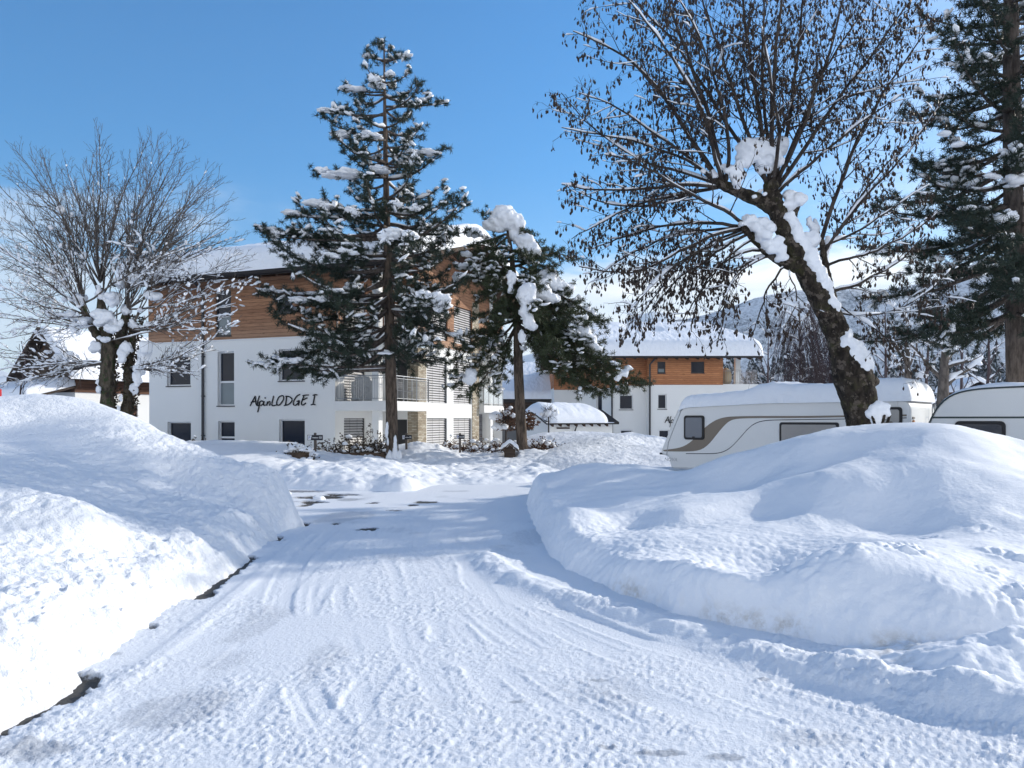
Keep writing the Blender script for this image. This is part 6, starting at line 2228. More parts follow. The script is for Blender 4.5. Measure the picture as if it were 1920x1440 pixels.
# ------------------------------------------------------------------ bare tree on the left
def left_tree():
    Y0 = 22.0
    rng = np.random.RandomState(77)
    b = P(220, 800, Y0)
    root = thing('bare_tree', 'wide bare twiggy tree with two ivy-clad stems and snow packed in its forks', 'tree', (b[0], b[1], 0))
    tr, br, sn, sm = MB(), MB(), MB(), MB()
    for l, r in (([(205, 880), (202, 770), (200, 700), (205, 660), (198, 620), (190, 580), (187, 540)], (.22, .20, .20, .21, .17, .13, .08)), ([(232, 880), (236, 790), (243, 735), (240, 690), (246, 650), (250, 610)], (.17, .16, .17, .15, .13, .10)), ([(204, 670), (225, 640), (235, 600), (240, 560)], (.16, .14, .12, .08)), ([(200, 650), (175, 620), (160, 590), (150, 560)], (.14, .12, .09, .07))):
        q = bez([P(x, y, Y0 + (.2 if r[0] < .2 else 0)) for x, y in l], 18)
        tr.tube(q, np.interp(np.linspace(0, 1, 18), np.linspace(0, 1, len(r)), r) * (1 + .12 * rng.normal(size=18)), 10)
    tk = tr.build('trunk', 'bark_ivy', root, smooth=True)
    iv = MB()
    n = 1500
    s = rng.uniform(0, 1, n)
    py = 800 - s * 210
    px = np.where(rng.uniform(size=n) < .6, np.interp(py, [590, 640, 700, 800], [192, 200, 202, 204]), np.interp(py, [610, 690, 735, 800], [250, 240, 243, 236]))
    an = rng.uniform(0, 2 * math.pi, n)
    rad_ = .17 + .05 * rng.normal(size=n)
    C = np.stack([(px - 960) / F * Y0 + np.cos(an) * rad_, Y0 + .1 + np.sin(an) * rad_, CAM_H - (py - HOR) / F * Y0], 1)
    needle_mesh(iv, C, rng.normal(size=(n, 3)), rng, 2, .07, .06, 1.0, .1)
    iv.build('ivy', 'leaf_dark', root)
    tips = [(190, 258), (165, 285), (212, 300), (270, 262), (245, 300), (300, 270), (335, 278), (352, 300), (392, 310), (378, 350), (415, 330), (425, 380), (440, 410), (90, 285), (60, 300), (120, 300), (5, 318), (30, 330), (-15, 390), (-30, 450), (0, 430), (-40, 520), (-25, 580), (-30, 640), (-10, 690), (30, 700), (455, 440), (465, 480), (470, 520), (460, 555), (440, 585), (420, 610), (380, 640), (130, 330), (80, 380), (40, 400), (310, 320), (230, 340), (280, 340), (360, 400), (400, 440), (180, 340), (150, 360), (330, 430), (430, 500), (20, 500), (60, 560), (-20, 480), (100, 640), (350, 560), (400, 530), (300, 480), (60, 470), (110, 430), (260, 400), (210, 390), (20, 620), (60, 690), (330, 690), (380, 700)]
    heads = [(190, 560), (200, 600), (240, 580), (246, 620), (160, 590), (215, 620), (180, 610), (205, 640), (203, 680), (243, 690), (188, 530), (240, 640), (238, 550), (155, 570)]
    for (x, y) in tips:
        for rep in range(2):
            hx, hy = heads[np.argmin([abs((x - hx) * .45) + abs(hy - (500 + (y - 260) * .42)) * .45 + rng.uniform(0, 60) for hx, hy in heads])]
            dy = rng.uniform(-3.0, 3.0)
            xx, yy = x + rng.normal() * 16 * rep, y + rng.normal() * 16 * rep + 10 * rep
            mx, my = hx + (xx - hx) * .45, hy + (yy - hy) * (.58 if yy < 500 else .25)
            q = bez([P(hx, hy, Y0), P((hx + mx) / 2 + rng.normal() * 5, (hy + my) / 2, Y0 + dy * .2), P(mx, my, Y0 + dy * .5), P(xx, yy, Y0 + dy)], 14)
            q[1:] += np.cumsum(rng.normal(size=(13, 3)) * .02, axis=0)
            r0 = rng.uniform(.013, .028)
            R = taper(r0, .006, 14, .9)
            br.tube(q, R, 5)
            snow_on(sn, q, R, rng, thr=.22, prob=.35 if yy > 420 else .08, th=.014 if yy > 400 else .010)
            snow_bits(sn, q, rng, (7 if yy > 420 else 2), .040 if yy > 400 else .026, .12)
            for p1, r1 in spawn(q, r0, .006, rng, .155, .20, .25, rad(34), 6, .11, .045, minl=.3):
                R1 = taper(min(r1, .010), .004, 6)
                br.tube(p1, R1, 4)
                zz = p1[0][2]
                if zz < 6.0:
                    snow_on(sn, p1, R1, rng, thr=.35, prob=.12, th=.010)
                    snow_bits(sn, p1, rng, rng.randint(0, 4), .034)
                for p2, r2 in spawn(p1, .008, .003, rng, .15, .2, .38, rad(36), 4, .12, .03, minl=.15):
                    br.tube(p2, taper(.0048, .003, 4), 3)
    for i in range(26):       # tangle in the crown centre
        c = P(rng.normal(255, 45), rng.normal(480, 25), Y0 + rng.normal() * .9)
        p = bpath(c, rng.normal(size=3) * (1, 1, .6), rng.uniform(.6, 1.4), 6, rng, .35, 0)
        br.tube(p, taper(.018, .006, 6), 4)
        snow_bits(sn, p, rng, 5, .05)
    br.build('branches', 'twig_grey', root, smooth=True)
    sn.build('branch_snow', 'snow', root, smooth=True)
    for (x, y, rx, ry) in (*[q[:4] for q in cluster(rng, (190, 545, 12, 20, 0), (215, 560, 20, 15, 0), (205, 590, 20, 13, 0), (180, 600, 20, 13, 0), (160, 605, 18, 11, 0), (230, 590, 14, 16, 0), (245, 610, 12, 13, 0), (215, 615, 16, 11, 0), (140, 615, 14, 9, 0), (195, 635, 13, 8, 0), (262, 610, 12, 8, 0), (130, 590, 16, 8, 0), (120, 560, 12, 8, 0), (150, 570, 10, 8, 0), (270, 580, 12, 7, 0), (100, 540, 9, 6, 0))], (285, 555, 16, 8), (300, 520, 14, 8), (320, 500, 12, 8), (150, 560, 14, 10), (115, 392, 6, 8), (133, 402, 5, 7), (158, 480, 7, 8), (95, 425, 5, 5), (250, 520, 16, 10), (225, 530, 16, 10),
                           (268, 668, 12, 18), (262, 690, 10, 16), (258, 710, 9, 14), (252, 730, 8, 12), (275, 650, 13, 12), (228, 665, 9, 16), (186, 730, 5, 9), (183, 715, 4, 6), (238, 650, 10, 14), (180, 650, 14, 10), (222, 770, 4, 12), (226, 745, 4, 10), (105, 670, 10, 7), (90, 660, 8, 4)):
        sm.blob(P(x, y, Y0 - .15 + rng.normal() * .15), np.array((rx, rx * .9, ry)) / F * Y0, 2, .4, seed=x + y * .3)
    remesh(sm.build('snow', 'snow', root, smooth=True), .045, 2)


left_tree()


# ------------------------------------------------------------------ trees further off
def small_tree(name, label, cat, base, top, Y0, rng, spread, mat, group=None, nl=7, snow=.5, r=.12, up=.05, snow_th=.05, fork=.35, sub=.30, ang=38):
    b = P(base[0], base[1], Y0)
    root = thing(name, label, cat, b, group=group)
    tr, br, sn = MB(), MB(), MB()
    tp = P(top[0], top[1], Y0)
    H = tp[2] - b[2]
    path = bez([b - [0, 0, .4], b + (tp - b) * .3 + rng.normal(size=3) * .05, b + (tp - b) * .65 + rng.normal(size=3) * .12, tp], 16)
    R = taper(r, .014, 16, .8)
    tr.tube(path, R, 8)
    tr.build('trunk', mat, root, smooth=True)
    for i in range(nl):
        t = fork + (1 - fork) * (i + rng.uniform()) / nl * .95
        x = t * 15
        j = min(int(x), 14)
        p = path[j] + (path[j + 1] - path[j]) * (x - j)
        a = i * 2.4 + rng.normal() * .4
        d = unit((math.cos(a), math.sin(a) * .7, .55 + up * 4))
        L = spread * (1 - .55 * (t - fork) / (1 - fork)) * rng.uniform(.75, 1.2)
        q = bpath(p, d, L, 9, rng, .14, up)
        rr = R[j] * .5
        Rq = taper(rr, .010, 9)
        br.tube(q, Rq, 5)
        snow_on(sn, q, Rq, rng, thr=.25, prob=snow, th=snow_th)
        for p1, r1 in spawn(q, rr, .01, rng, .28, .2, sub, rad(ang), 6, .14, up, minl=.25):
            R1 = taper(min(r1, .02), .006, 6)
            br.tube(p1, R1, 4)
            snow_on(sn, p1, R1, rng, thr=.3, prob=snow * .8, th=snow_th * .6)
            for p2, r2 in spawn(p1, .01, .004, rng, .25, .2, .4, rad(38), 4, .14, up, minl=.15):
                br.tube(p2, taper(.008, .005, 4), 3)
                if snow > .5:
                    snow_on(sn, p2, taper(.008, .005, 4), rng, thr=.3, prob=snow * .5, th=snow_th * .4)
    br.build('branches', mat, root, smooth=True)
    if sn.tubes:
        sn.build('snow', 'snow', root, smooth=True)
    return root


def background_trees():
    rng = np.random.RandomState(5)
    small_tree('pollard_tree', 'pollarded tree with stout snow-laden arms just right of the leaning trunk', 'tree', (1702, 775), (1700, 590), 36, rng, 2.6, 'twig_grey', nl=10, snow=.95, r=.22, snow_th=.12, fork=.3)
    small_tree('pollard_tree', 'pollarded snow-laden tree between the two caravan roofs', 'tree', (1768, 775), (1775, 565), 35, rng, 2.8, 'twig_grey', nl=10, snow=.95, r=.30, snow_th=.12, fork=.25)
    for i, (x, y, Y0, s, lab) in enumerate(((1850, 600, 48, 2.6, 'slim frosted bare tree left of the big right-hand trunk'), (1660, 575, 52, 3.0, 'tall frosted bare tree behind the pollards, nearest the leaning trunk'), (1735, 560, 55, 3.2, 'tall frosted bare tree behind and between the two pollards'),
                                            (1800, 575, 58, 3.0, 'tall frosted bare tree right of the pollards'), (1570, 560, 50, 2.8, 'frosted bare tree half hidden behind the leaning trunk'), (1440, 620, 70, 3.0, 'frosted bare tree beside the second lodge balcony'))):
        small_tree('bare_tree', lab, 'tree', (x, 800), (x + rng.normal() * 6, y), Y0, rng, s, 'twig_purple', group='frosted bare trees beyond the caravans', nl=13, snow=.75, r=.14, up=.10, snow_th=.055, fork=.15)
    small_tree('sapling', 'thin bare sapling beside the dark chalet porch', 'tree', (38, 760), (40, 640), 30, rng, 1.0, 'twig_purple', nl=9, snow=.2, r=.04, up=.16, snow_th=.02, fork=.1)
    # weeping birches: curtains of hanging twigs
    for bx, top, Y0, wd, seed, lab in ((1500, 565, 46, 1.35, 3, 'weeping birch with a dark curtain of hanging twigs left of the leaning trunk'), (1555, 590, 50, 1.1, 9, 'second weeping birch half behind the leaning trunk')):
        r = np.random.RandomState(seed)
        b = P(bx, 800, Y0)
        root = thing('weeping_birch', lab, 'tree', b, group='weeping birches')
        t = MB()
        tp = bez([b - [0, 0, .4], P(bx + 3, 700, Y0), P(bx - 2, top, Y0)], 14)
        t.tube(tp, taper(.19, .03, 14), 8)
        t.build('trunk', 'bark_pine_grey', root, smooth=True)
        br, sn = MB(), MB()
        for i in range(46):
            k = int(r.uniform(4, 13))
            a = r.uniform(0, 2 * math.pi)
            L = wd * r.uniform(.35, 1.15)
            d = np.array((math.cos(a), math.sin(a), .9))
            q = bpath(tp[k], d, L, 7, r, .1, -.05)
            br.tube(q, taper(.04, .012, 7), 4)
            snow_on(sn, q, taper(.04, .012, 7), r, thr=.2, prob=.6, th=.06)
            for j in range(13):
                s = q[r.randint(2, 7)] + r.normal(size=3) * .05
                h = bpath(s, (math.cos(a) * .3 + r.normal() * .2, math.sin(a) * .3, -.5), min(s[2] - .6, r.uniform(1.2, 4.2)), 7, r, .06, -.35)
                br.tube(h, taper(.012, .006, 7), 3)
        br.build('branches', 'twig_purple', root, smooth=True)
        sn.build('snow', 'snow', root, smooth=True)
    # spruces along the foot of the mountain
    protos = []
    for v in range(4):
        r = np.random.RandomState(40 + v)
        m = MB()
        n = 15
        for i in range(n):
            z0 = 1 - (i + .3) / n
            rr = .26 * (1 - z0) ** .85 + .012
            s = 15
            an = np.arange(s) * 2 * math.pi / s + r.uniform(0, 6)
            rad_ = rr * (1 + .40 * r.uniform(-1, 1, s))
            rad_[::2] *= .62
            c = [(0, 0, z0 + .085)]
            o = np.stack([np.cos(an) * rad_, np.sin(an) * rad_, z0 - rad_ * .45 + .02 * r.normal(size=s)], 1)
            mid = np.stack([np.cos(an) * rad_ * .55, np.sin(an) * rad_ * .55, np.full(s, z0 + .028)], 1)
            inn = np.stack([np.cos(an) * rad_ * .3, np.sin(an) * rad_ * .3, np.full(s, z0 - .03)], 1)
            V = np.concatenate([c, mid, o, inn])
            i1 = np.arange(1, s + 1)
            i2 = np.roll(i1, -1)
            m.add(V, np.stack([np.zeros(s, int), i1, i2], 1), np.stack([i1, i1 + s, i2 + s, i2], 1), np.stack([i1 + s, i1 + 2 * s, i2 + 2 * s, i2 + s], 1))
        m.tube([(0, 0, -.05), (0, 0, .2)], .018, 6)
        o = m.build('spruce_tree', 'snowy_spruce')
        protos.append(o)
    rng = np.random.RandomState(3)
    spots = []
    for i in range(64):
        px = 1352 + (i % 32) * 18.5 + rng.normal() * 7
        row = i // 32
        Y0 = (105 if row == 0 else 150) + rng.uniform(-12, 12)
        ytop = (700 if row == 0 else 672) + rng.normal() * 9 - (14 if px > 1820 else 0) - (12 if px < 1480 else 0)
        spots.append((px, Y0, ytop))
    for i in range(14):
        spots.append((-60 + i * 21 + rng.normal() * 5, 130 + rng.uniform(-10, 20), 742 + rng.normal() * 6))
    for i, (px, Y0, yt) in enumerate(spots):
        src = protos[i % 4]
        o = src if i < 4 else src.copy()
        if i >= 4:
            COL.objects.link(o)
        x = (px - 960) / F * Y0
        h = CAM_H - (yt - HOR) / F * Y0 + 1.3
        o.location = (x, Y0, -1.3)
        o.scale = (h * rng.uniform(.85, 1.1), h * rng.uniform(.85, 1.1), h)
        o.rotation_euler = (0, 0, rng.uniform(0, 6.28))
        tag(o, 'snow-covered spruce in the row along the foot of the mountain', 'tree', 'snowy spruces at the foot of the mountain')


background_trees()

# ================================================================== CARAVANS
def rrect(u0, u1, z0, z1, r, n=5):
    pts = []
    for cx, cz, a0 in ((u1 - r, z0 + r, -90), (u1 - r, z1 - r, 0), (u0 + r, z1 - r, 90), (u0 + r, z0 + r, 180)):
        for i in range(n + 1):
            a = rad(a0 + 90 * i / n)
            pts.append((cx + r * math.cos(a), cz + r * math.sin(a)))
    return pts


def plate(mb, fr, pts, d0, d1):
    """Closed outline extruded between two depths (d is inward; negative stands proud)."""
    n = len(pts)
    v = [fr(u, z, d0) for u, z in pts] + [fr(u, z, d1) for u, z in pts]
    f = [tuple(range(n))]
    mb.add(v, [tuple(range(n))], [tuple(range(2 * n - 1, n - 1, -1))], [(i, i + n, (i + 1) % n + n, (i + 1) % n) for i in range(n)])


def band(mb, fr, up, lo, d0, d1):
    """Strip between two lines with the same number of points."""
    n = len(up)
    v = [fr(u, z, d0) for u, z in up] + [fr(u, z, d0) for u, z in lo] + [fr(u, z, d1) for u, z in up] + [fr(u, z, d1) for u, z in lo]
    q = []
    for i in range(n - 1):
        q += [(i, i + n, i + n + 1, i + 1), (i, i + 1, i + 1 + 2 * n, i + 2 * n), (i + n, i + 3 * n, i + 3 * n + 1, i + n + 1)]
    q += [(0, 2 * n, 3 * n, n), (n - 1, 2 * n - 1, 4 * n - 1, 3 * n - 1)]
    mb.add(v, q)


def smooth2(pts, n):
    p = bez([(a, b, 0) for a, b in pts], n)
    return [(q[0], q[1]) for q in p]


def caravan_window(parent, fr, u0, u1, z0, z1, gmat, r=.07, fw=.055, hinge=True):
    m = MB()
    plate(m, fr, rrect(u0, u1, z0, z1, r), -.035, .01)
    o = m.build('window', 'rubber', parent, bevel=.012)
    g = MB()
    plate(g, fr, rrect(u0 + fw, u1 - fw, z0 + fw, z1 - fw, r * .7), -.048, -.0352)
    g.build('pane', gmat, o, bevel=.008)
    c = MB()
    c.fbox(fr, ((u0 + u1) / 2 - .035, z0 + .055, -.060), ((u0 + u1) / 2 + .035, z0 + .085, -.0482))
    c.build('catch', 'rubber', o)
    return o


def body(root, fr, prof, width, mat='caravan_white', bev=.07):
    m = MB()
    n = len(prof)
    v = [fr(u, z, 0) for u, z in prof] + [fr(u, z, width) for u, z in prof]
    m.add(v, [tuple(range(n))], [tuple(range(2 * n - 1, n - 1, -1))], [(i, i + n, (i + 1) % n + n, (i + 1) % n) for i in range(n)])
    o = m.build('body', mat, root, smooth=True)
    md = o.modifiers.new('bevel', 'BEVEL')
    md.width, md.segments, md.limit_method, md.angle_limit = bev, 4, 'ANGLE', rad(50)
    md.harden_normals = True
    return o


def roof_load(root, fr, prof, u0, u1, width, T, r, seed, over=.05, nz=.18, lip=.10):
    """Snow lying along a caravan roof whose height is given by the profile's upper line."""
    us = np.array([q[0] for q in prof])
    zs = np.array([q[1] for q in prof])
    nu, nw = 130, 50
    cl = lambda q: 0.5 - 0.5 * np.cos(math.pi * q) * (0.55 + 0.45 * np.abs(np.cos(math.pi * q)))
    s, t = np.meshgrid(cl(np.linspace(0, 1, nu)), cl(np.linspace(0, 1, nw)))
    u = u0 + (u1 - u0) * s
    w = -over + (width + 2 * over) * t
    e = np.minimum(np.minimum(u - u0, u1 - u), np.minimum(w + over, width + over - w))
    k = np.sqrt(np.clip(1 - np.clip(1 - e / r, 0, 1) ** 2.4, 0, 1))
    th = T(u) * (1 + nz * fbm(u * 1.1 + seed, w * 1.3, 4)) + .03 * fbm(u * 5, w * 5 + seed, 3)
    z = np.interp(u, us, zs) - lip * (1 - k) + np.maximum(th, .04) * k
    jag = .03 * fbm(u * 7, z * 7 + seed, 3) * (e < .02)
    P3 = np.array([fr(a, b, c) for a, b, c in zip(u.ravel(), z.ravel(), (w + jag).ravel())])
    m = MB()
    idx = np.arange(nu * nw).reshape(nw, nu)
    q = np.stack([idx[:-1, :-1], idx[:-1, 1:], idx[1:, 1:], idx[1:, :-1]], -1).reshape(-1, 4)
    m.add(P3, q)
    return m.build('roof_snow', 'snow', root, smooth=True)


def text_mesh(txt, size, fr, u, z, d, mat, parent, name='lettering', ext=.002, shear=0.0):
    cu = bpy.data.curves.new('text', 'FONT')
    cu.body, cu.size, cu.shear = txt, size, shear
    cu.extrude = 0.0
    ob = bpy.data.objects.new('text', cu)
    COL.objects.link(ob)
    dg = bpy.context.evaluated_depsgraph_get()
    me = ob.evaluated_get(dg).to_mesh()
    vs = np.array([v.co[:] for v in me.vertices])
    fs = [tuple(p.vertices) for p in me.polygons]
    ob.evaluated_get(dg).to_mesh_clear()
    bpy.data.objects.remove(ob)
    m = MB()
    P3 = np.array([fr(u + v[0], z + v[1], d) for v in vs])
    by = {}
    for f in fs:
        by.setdefault(len(f), []).append(f)
    m.add(P3, *[np.array(x) for x in by.values()])
    return m.build(name, mat, parent)


def caravan_striped():
    O = np.array((4.08, 21.0, 0.0))
    U = np.array((.763, -.646, 0))
    root = thing('caravan', 'white caravan with a swooping tan stripe and thick snow on its roof', 'caravan', O + U * 3.1 + np.array((0.65, .76, 0)) * 1.1)
    N = np.array((-.646, -.763, 0))
    fr = frame(O, U, N)
    W = 2.3

    def sz(px, py):
        t = (px - 960) / F
        s = (21 * t - 4.08) / (.763 + .646 * t)
        return s, CAM_H - (py - HOR) / F * (21 - .646 * s)

    prof = [(.30, .30), (6.15, .30), (6.22, .45), (6.22, 1.86), (6.16, 2.05), (6.0, 2.14), (3.0, 2.13), (.85, 2.05), (.62, 2.00), (.48, 1.88), (.30, 1.50), (.12, 1.08), (-.02, .78), (-.02, .68), (.20, .62)]
    b = body(root, fr, prof, W)
    # stripes
    Z5 = lambda l: [sz(1040 + x / 4.571, 560 + y / 4.571) for x, y in l]
    up = Z5([(925, 1297), (1060, 1282), (1130, 1255), (1200, 1200), (1270, 1120), (1330, 1070), (1400, 1030), (1480, 1012), (1560, 1008), (1750, 1005)]) + [sz(1500, 780), sz(1600, 778.5), sz(1700, 777)]
    lo = Z5([(940, 1308), (1100, 1311), (1200, 1308), (1270, 1290), (1330, 1240), (1400, 1150), (1450, 1090), (1500, 1045), (1560, 1028), (1750, 1023)]) + [sz(1500, 784), sz(1600, 782), sz(1700, 780.5)]
    m = MB()
    band(m, fr, smooth2(up, 60), smooth2(lo, 60), -.004, .003)
    m.build('stripe', 'caravan_tan', b)
    ln = smooth2(Z5([(1125, 1328), (1300, 1329), (1385, 1327), (1450, 1313), (1520, 1270), (1600, 1180), (1660, 1110), (1720, 1065), (1800, 1043), (1920, 1039)]) + [sz(1600, 785.5), sz(1700, 783.5)], 60)
    m = MB()
    band(m, fr, [(a, c + .010) for a, c in ln], [(a, c - .010) for a, c in ln], -.004, .003)
    m.build('pinstripe', 'caravan_navy', b)
    # roof rail, rear corner trim and skirt line
    m = MB()
    m.tube([fr(u, z, -.012) for u, z in ((.70, 1.97), (.9, 2.0), (3.0, 2.075), (6.02, 2.085))], .012, 6)
    m.tube([fr(5.93, z, -.004) for z in (.35, 1.2, 2.05)], .012, 6)
    m.build('trim_rail', 'caravan_white', b)
    w1a, w1b = sz(1283, 824), sz(1321, 779)
    caravan_window(root, fr, w1a[0], w1b[0], w1a[1], w1b[1], 'glass_acrylic')
    w2a, w2b = sz(1462, 842), sz(1573.5, 792)
    caravan_window(root, fr, w2a[0], w2b[0], w2a[1] - .08, w2b[1], 'glass_curtained_acrylic', r=.06)
    w3a, w3b = sz(1650, 797.5), sz(1692, 763)
    caravan_window(root, fr, w3a[0], w3b[0], w3a[1], w3b[1], 'glass_curtained_acrylic', r=.07)
    # service hatch beside the big window
    h = MB()
    ha, hb = sz(1580, 815), sz(1600, 800)
    for a, c in (((ha[0], hb[1] - .01), (hb[0], hb[1])), ((ha[0], ha[1]), (ha[0] + .012, hb[1] - .01))):
        h.fbox(fr, (a[0], a[1], -.006), (c[0], c[1], .003))
    h.build('service_hatch', 'grey_metal', b)
    # front nose panel seam and drawbar cover
    m = MB()
    m.tube([fr(u, z, -.004) for u, z in ((.17, .66), (.22, 1.0), (.40, 1.42), (.60, 1.86), (.72, 1.96))], .010, 6)
    m.build('seam', 'grey_metal', b)
    m = MB()
    m.fbox(fr, (-.06, .67, .02), (.14, .72, .9))
    m.build('bumper_trim', 'rubber', b)
    text_mesh('NOVA', .135, fr, .10, .50, -.008, 'grey_metal', root, shear=.15)
    # tail end
    f_end = frame(O + U * 6.22, (.646, .763, 0), U)
    t = MB()
    t.fbox(f_end, (.10, 1.78 - .14, -.02), (.26, 1.78 - .09, .01))
    t.build('rear_stripe', 'caravan_tan', b)
    t = MB()
    plate(t, f_end, rrect(.10, .22, 1.52, 1.62, .03), -.03, .005)
    t.build('marker_lamp', 'lamp_orange', root)
    lt = MB()
    plate(lt, f_end, rrect(.12, .34, .72, 1.15, .04), -.03, .005)
    lt.build('tail_lamp', 'lamp_red', root)
    lad = MB()
    for k in (1.62, 1.90):
        lad.tube([f_end(k, z, -.09) for z in (.6, 2.0)] , .014, 6)
    for z in np.arange(.75, 2.0, .26):
        lad.tube([f_end(1.62, z, -.09), f_end(1.90, z, -.09)], .012, 6)
    lad.build('ladder', 'grey_metal', root)
    T = lambda u: np.interp(u, [.4, .8, 1.5, 2.3, 3.0, 3.6, 4.3, 5.2, 6.2], [.16, .26, .24, .28, .47, .38, .36, .44, .42])
    roof_load(root, fr, prof[5:10][::-1], .55, 6.22, W, T, .30, 2.0)
    w = MB()
    for u in (3.25, 4.05):
        w.tube([fr(u, .32, .12), fr(u, .32, .32)], .32, 20)
    w.build('wheel', 'rubber', root)


caravan_striped()


def caravan_plain():
    O = np.array((8.1, 15.0, 0.0))
    U = np.array((.763, -.646, 0))
    N = np.array((-.646, -.763, 0))
    fr = frame(O, U, N)
    root = thing('caravan', 'plain white caravan with round snow-dusted nose and dark tinted window', 'caravan', O + U * 2.7 + np.array((0.65, .76, 0)) * 1.1)

    def sz(px, py):
        t = (px - 960) / F
        s = (15 * t - 8.1) / (.763 + .646 * t)
        return s, CAM_H - (py - HOR) / F * (15 - .646 * s)
    nose = [sz(1731, 822), sz(1737, 806), sz(1745, 784), sz(1758, 761), sz(1775, 745), sz(1795, 735), sz(1825, 729), sz(1860, 726), sz(1920, 723.5)]
    nose = smooth2(nose, 22)
    zt = nose[-1][1]
    prof = [(.05, .35), (5.4, .35), (5.5, .6), (5.5, zt - .15), (5.3, zt + .03), (3.0, zt + .02)] + nose[::-1] + [(nose[0][0], 1.0)]
    b = body(root, fr, prof, 2.25, bev=.05)
    m = MB()
    edge = [(u + .004, z - .012) for u, z in nose] + [(3.0, zt + .005)]
    m.tube([fr(u, z, -.004) for u, z in edge], .016, 6)
    m.build('edge_trim', 'caravan_green', b)
    m = MB()
    a, c = sz(1748, 783.5), sz(1920, 782)
    m.fbox(fr, (a[0], 1.655, -.004), (5.4, 1.69, .003))
    m.build('stripe', 'caravan_green', b)
    wa, wb = sz(1790, 845), sz(1886, 789.5)
    caravan_window(root, fr, wa[0], wb[0], wa[1] - .05, wb[1], 'glass_acrylic_dark', r=.09, fw=.06)
    caravan_window(root, fr, 2.2, 3.2, .95, 1.6, 'glass_acrylic_dark', r=.09, fw=.06)
    T = lambda u: np.interp(u, [.1, .4, .8, 1.2, 1.6, 2.5, 5.5], [.03, .05, .06, .09, .07, .12, .12])
    top = nose + [(3.0, zt + .02), (5.3, zt + .03)]
    roof_load(root, fr, top, .16, 5.3, 2.25, T, .22, 7.0, over=-.03, nz=.5, lip=.02)
    w = MB()
    for u in (2.5, 3.2):
        w.tube([fr(u, .32, .12), fr(u, .32, .32)], .32, 20)
    w.build('wheel', 'rubber', root)


caravan_plain()


# ================================================================== SIGNS AND SMALL THINGS
def parking_sign(label, px0, py0, px1, py1, post_px, post_top, post_bot, Y, turn=0.0, box=True):
    w = (px1 - px0) / F * Y
    h = (py1 - py0) / F * Y
    c = P(post_px, post_bot, Y)
    root = thing('parking_sign', label, 'sign', c, group='small parking signs before the lodge')
    m = MB()
    zt = P(0, post_top, Y)[2]
    m.box((c[0] - .035, Y - .035, c[2] - .4), (c[0] + .035, Y + .035, zt))
    m.build('post', 'post_grey', root)
    x0 = (px0 - 960) / F * Y
    z0 = P(0, py1, Y)[2]
    fr = frame((x0, Y - .037, z0), (1, 0, 0), (0, -1, 0))
    m = MB()
    m.fbox(fr, (0, 0, -.02), (w, h, -.002))
    bd = m.build('board', 'sign_dark', root)
    m = MB()
    plate(m, fr, [(.03 * w, .08 * h), (.22 * w, .08 * h), (.29 * w, .92 * h), (.03 * w, .92 * h)], -.024, -.0203)
    m.build('white_field', 'sign_white', bd)
    text_mesh('P', h * .78, fr, .07 * w, .22 * h, -.0262, 'sign_blue', bd, 'letter')
    g = MB()         # illegible light line of small print and a framed badge
    x = .34 * w
    rr = np.random.RandomState(int(px0))
    while x < .70 * w:
        ww = rr.uniform(.018, .034) * w
        hh = rr.uniform(.10, .18) * h
        g.fbox(fr, (x, .40 * h, -.023), (x + ww, .40 * h + hh, -.0203))
        x += ww + .012 * w
    a, b2 = .76 * w, .93 * w
    for (u0, z0_, u1, z1_) in ((a, .36 * h, b2, .42 * h), (a, .62 * h, b2, .68 * h), (a, .42 * h, a + .02 * w, .62 * h), (b2 - .02 * w, .42 * h, b2, .62 * h), (a + .06 * w, .48 * h, a + .10 * w, .56 * h)):
        g.fbox(fr, (u0, z0_, -.023), (u1, z1_, -.0203))
    g.build('small_print', 'sign_white', bd)


parking_sign('dark parking sign on a post at the lodge corner below the lettering', 577, 815.5, 606, 825.5, 591, 811.5, 852, 24.6)
parking_sign('dark parking sign beside the stone pillar next to the tall pine trunk', 754.5, 815.5, 772.5, 824, 762, 812, 838, 26.0)
parking_sign('dark parking sign in front of the striped white blinds', 856, 815, 871.5, 823, 862.5, 812, 846, 26.4)


def hedge(name, label, cat, x0, x1, y_top, y_bot, Y, depth, n, seed, mat='leaf_brown', snow=.25, leaf=.055):
    rng = np.random.RandomState(seed)
    a, b = P(x0, y_bot, Y), P(x1, y_bot, Y)
    H = (y_bot - y_top) / F * Y
    root = thing(name, label, cat, ((a[0] + b[0]) / 2, Y, a[2]))
    st, sn = MB(), MB()
    C = []
    for i in range(n):
        u = rng.uniform()
        p = a + (b - a) * u + np.array((0, rng.uniform(-.5, .5) * depth, -.25))
        hh = (H + .25) * (.55 + .5 * rng.uniform()) * (.8 + .35 * math.sin(u * 17 + seed))
        q = bpath(p, (rng.normal() * .35, rng.normal() * .35, 1), hh, 6, rng, .22, .1)
        st.tube(q, taper(.010, .004, 6), 3)
        for k in range(6):
            j = rng.randint(2, 6)
            e = bpath(q[j], side_dir(unit(q[j] - q[j - 1]), rng, rad(55)), rng.uniform(.08, .25), 3, rng, .2, .05)
            st.tube(e, [.005, .004, .003], 3)
            C += [e[1], e[2]]
            if rng.uniform() < snow * .35:
                sn.blob(e[2] + [0, 0, .02], np.array((.07, .06, .04)) * rng.uniform(.6, 1.8), 1, .4, seed=rng.uniform(0, 50))
    st.build('twigs', 'twig_brown', root)
    m = MB()
    needle_mesh(m, C, rng.normal(size=(len(C), 3)), rng, 3, leaf, leaf * .7, 1.0, .3)
    m.build('leaves', mat, root)
    if sn.n:
        kind(sn.build('snow', 'snow', root, smooth=True), 'stuff')
    return root


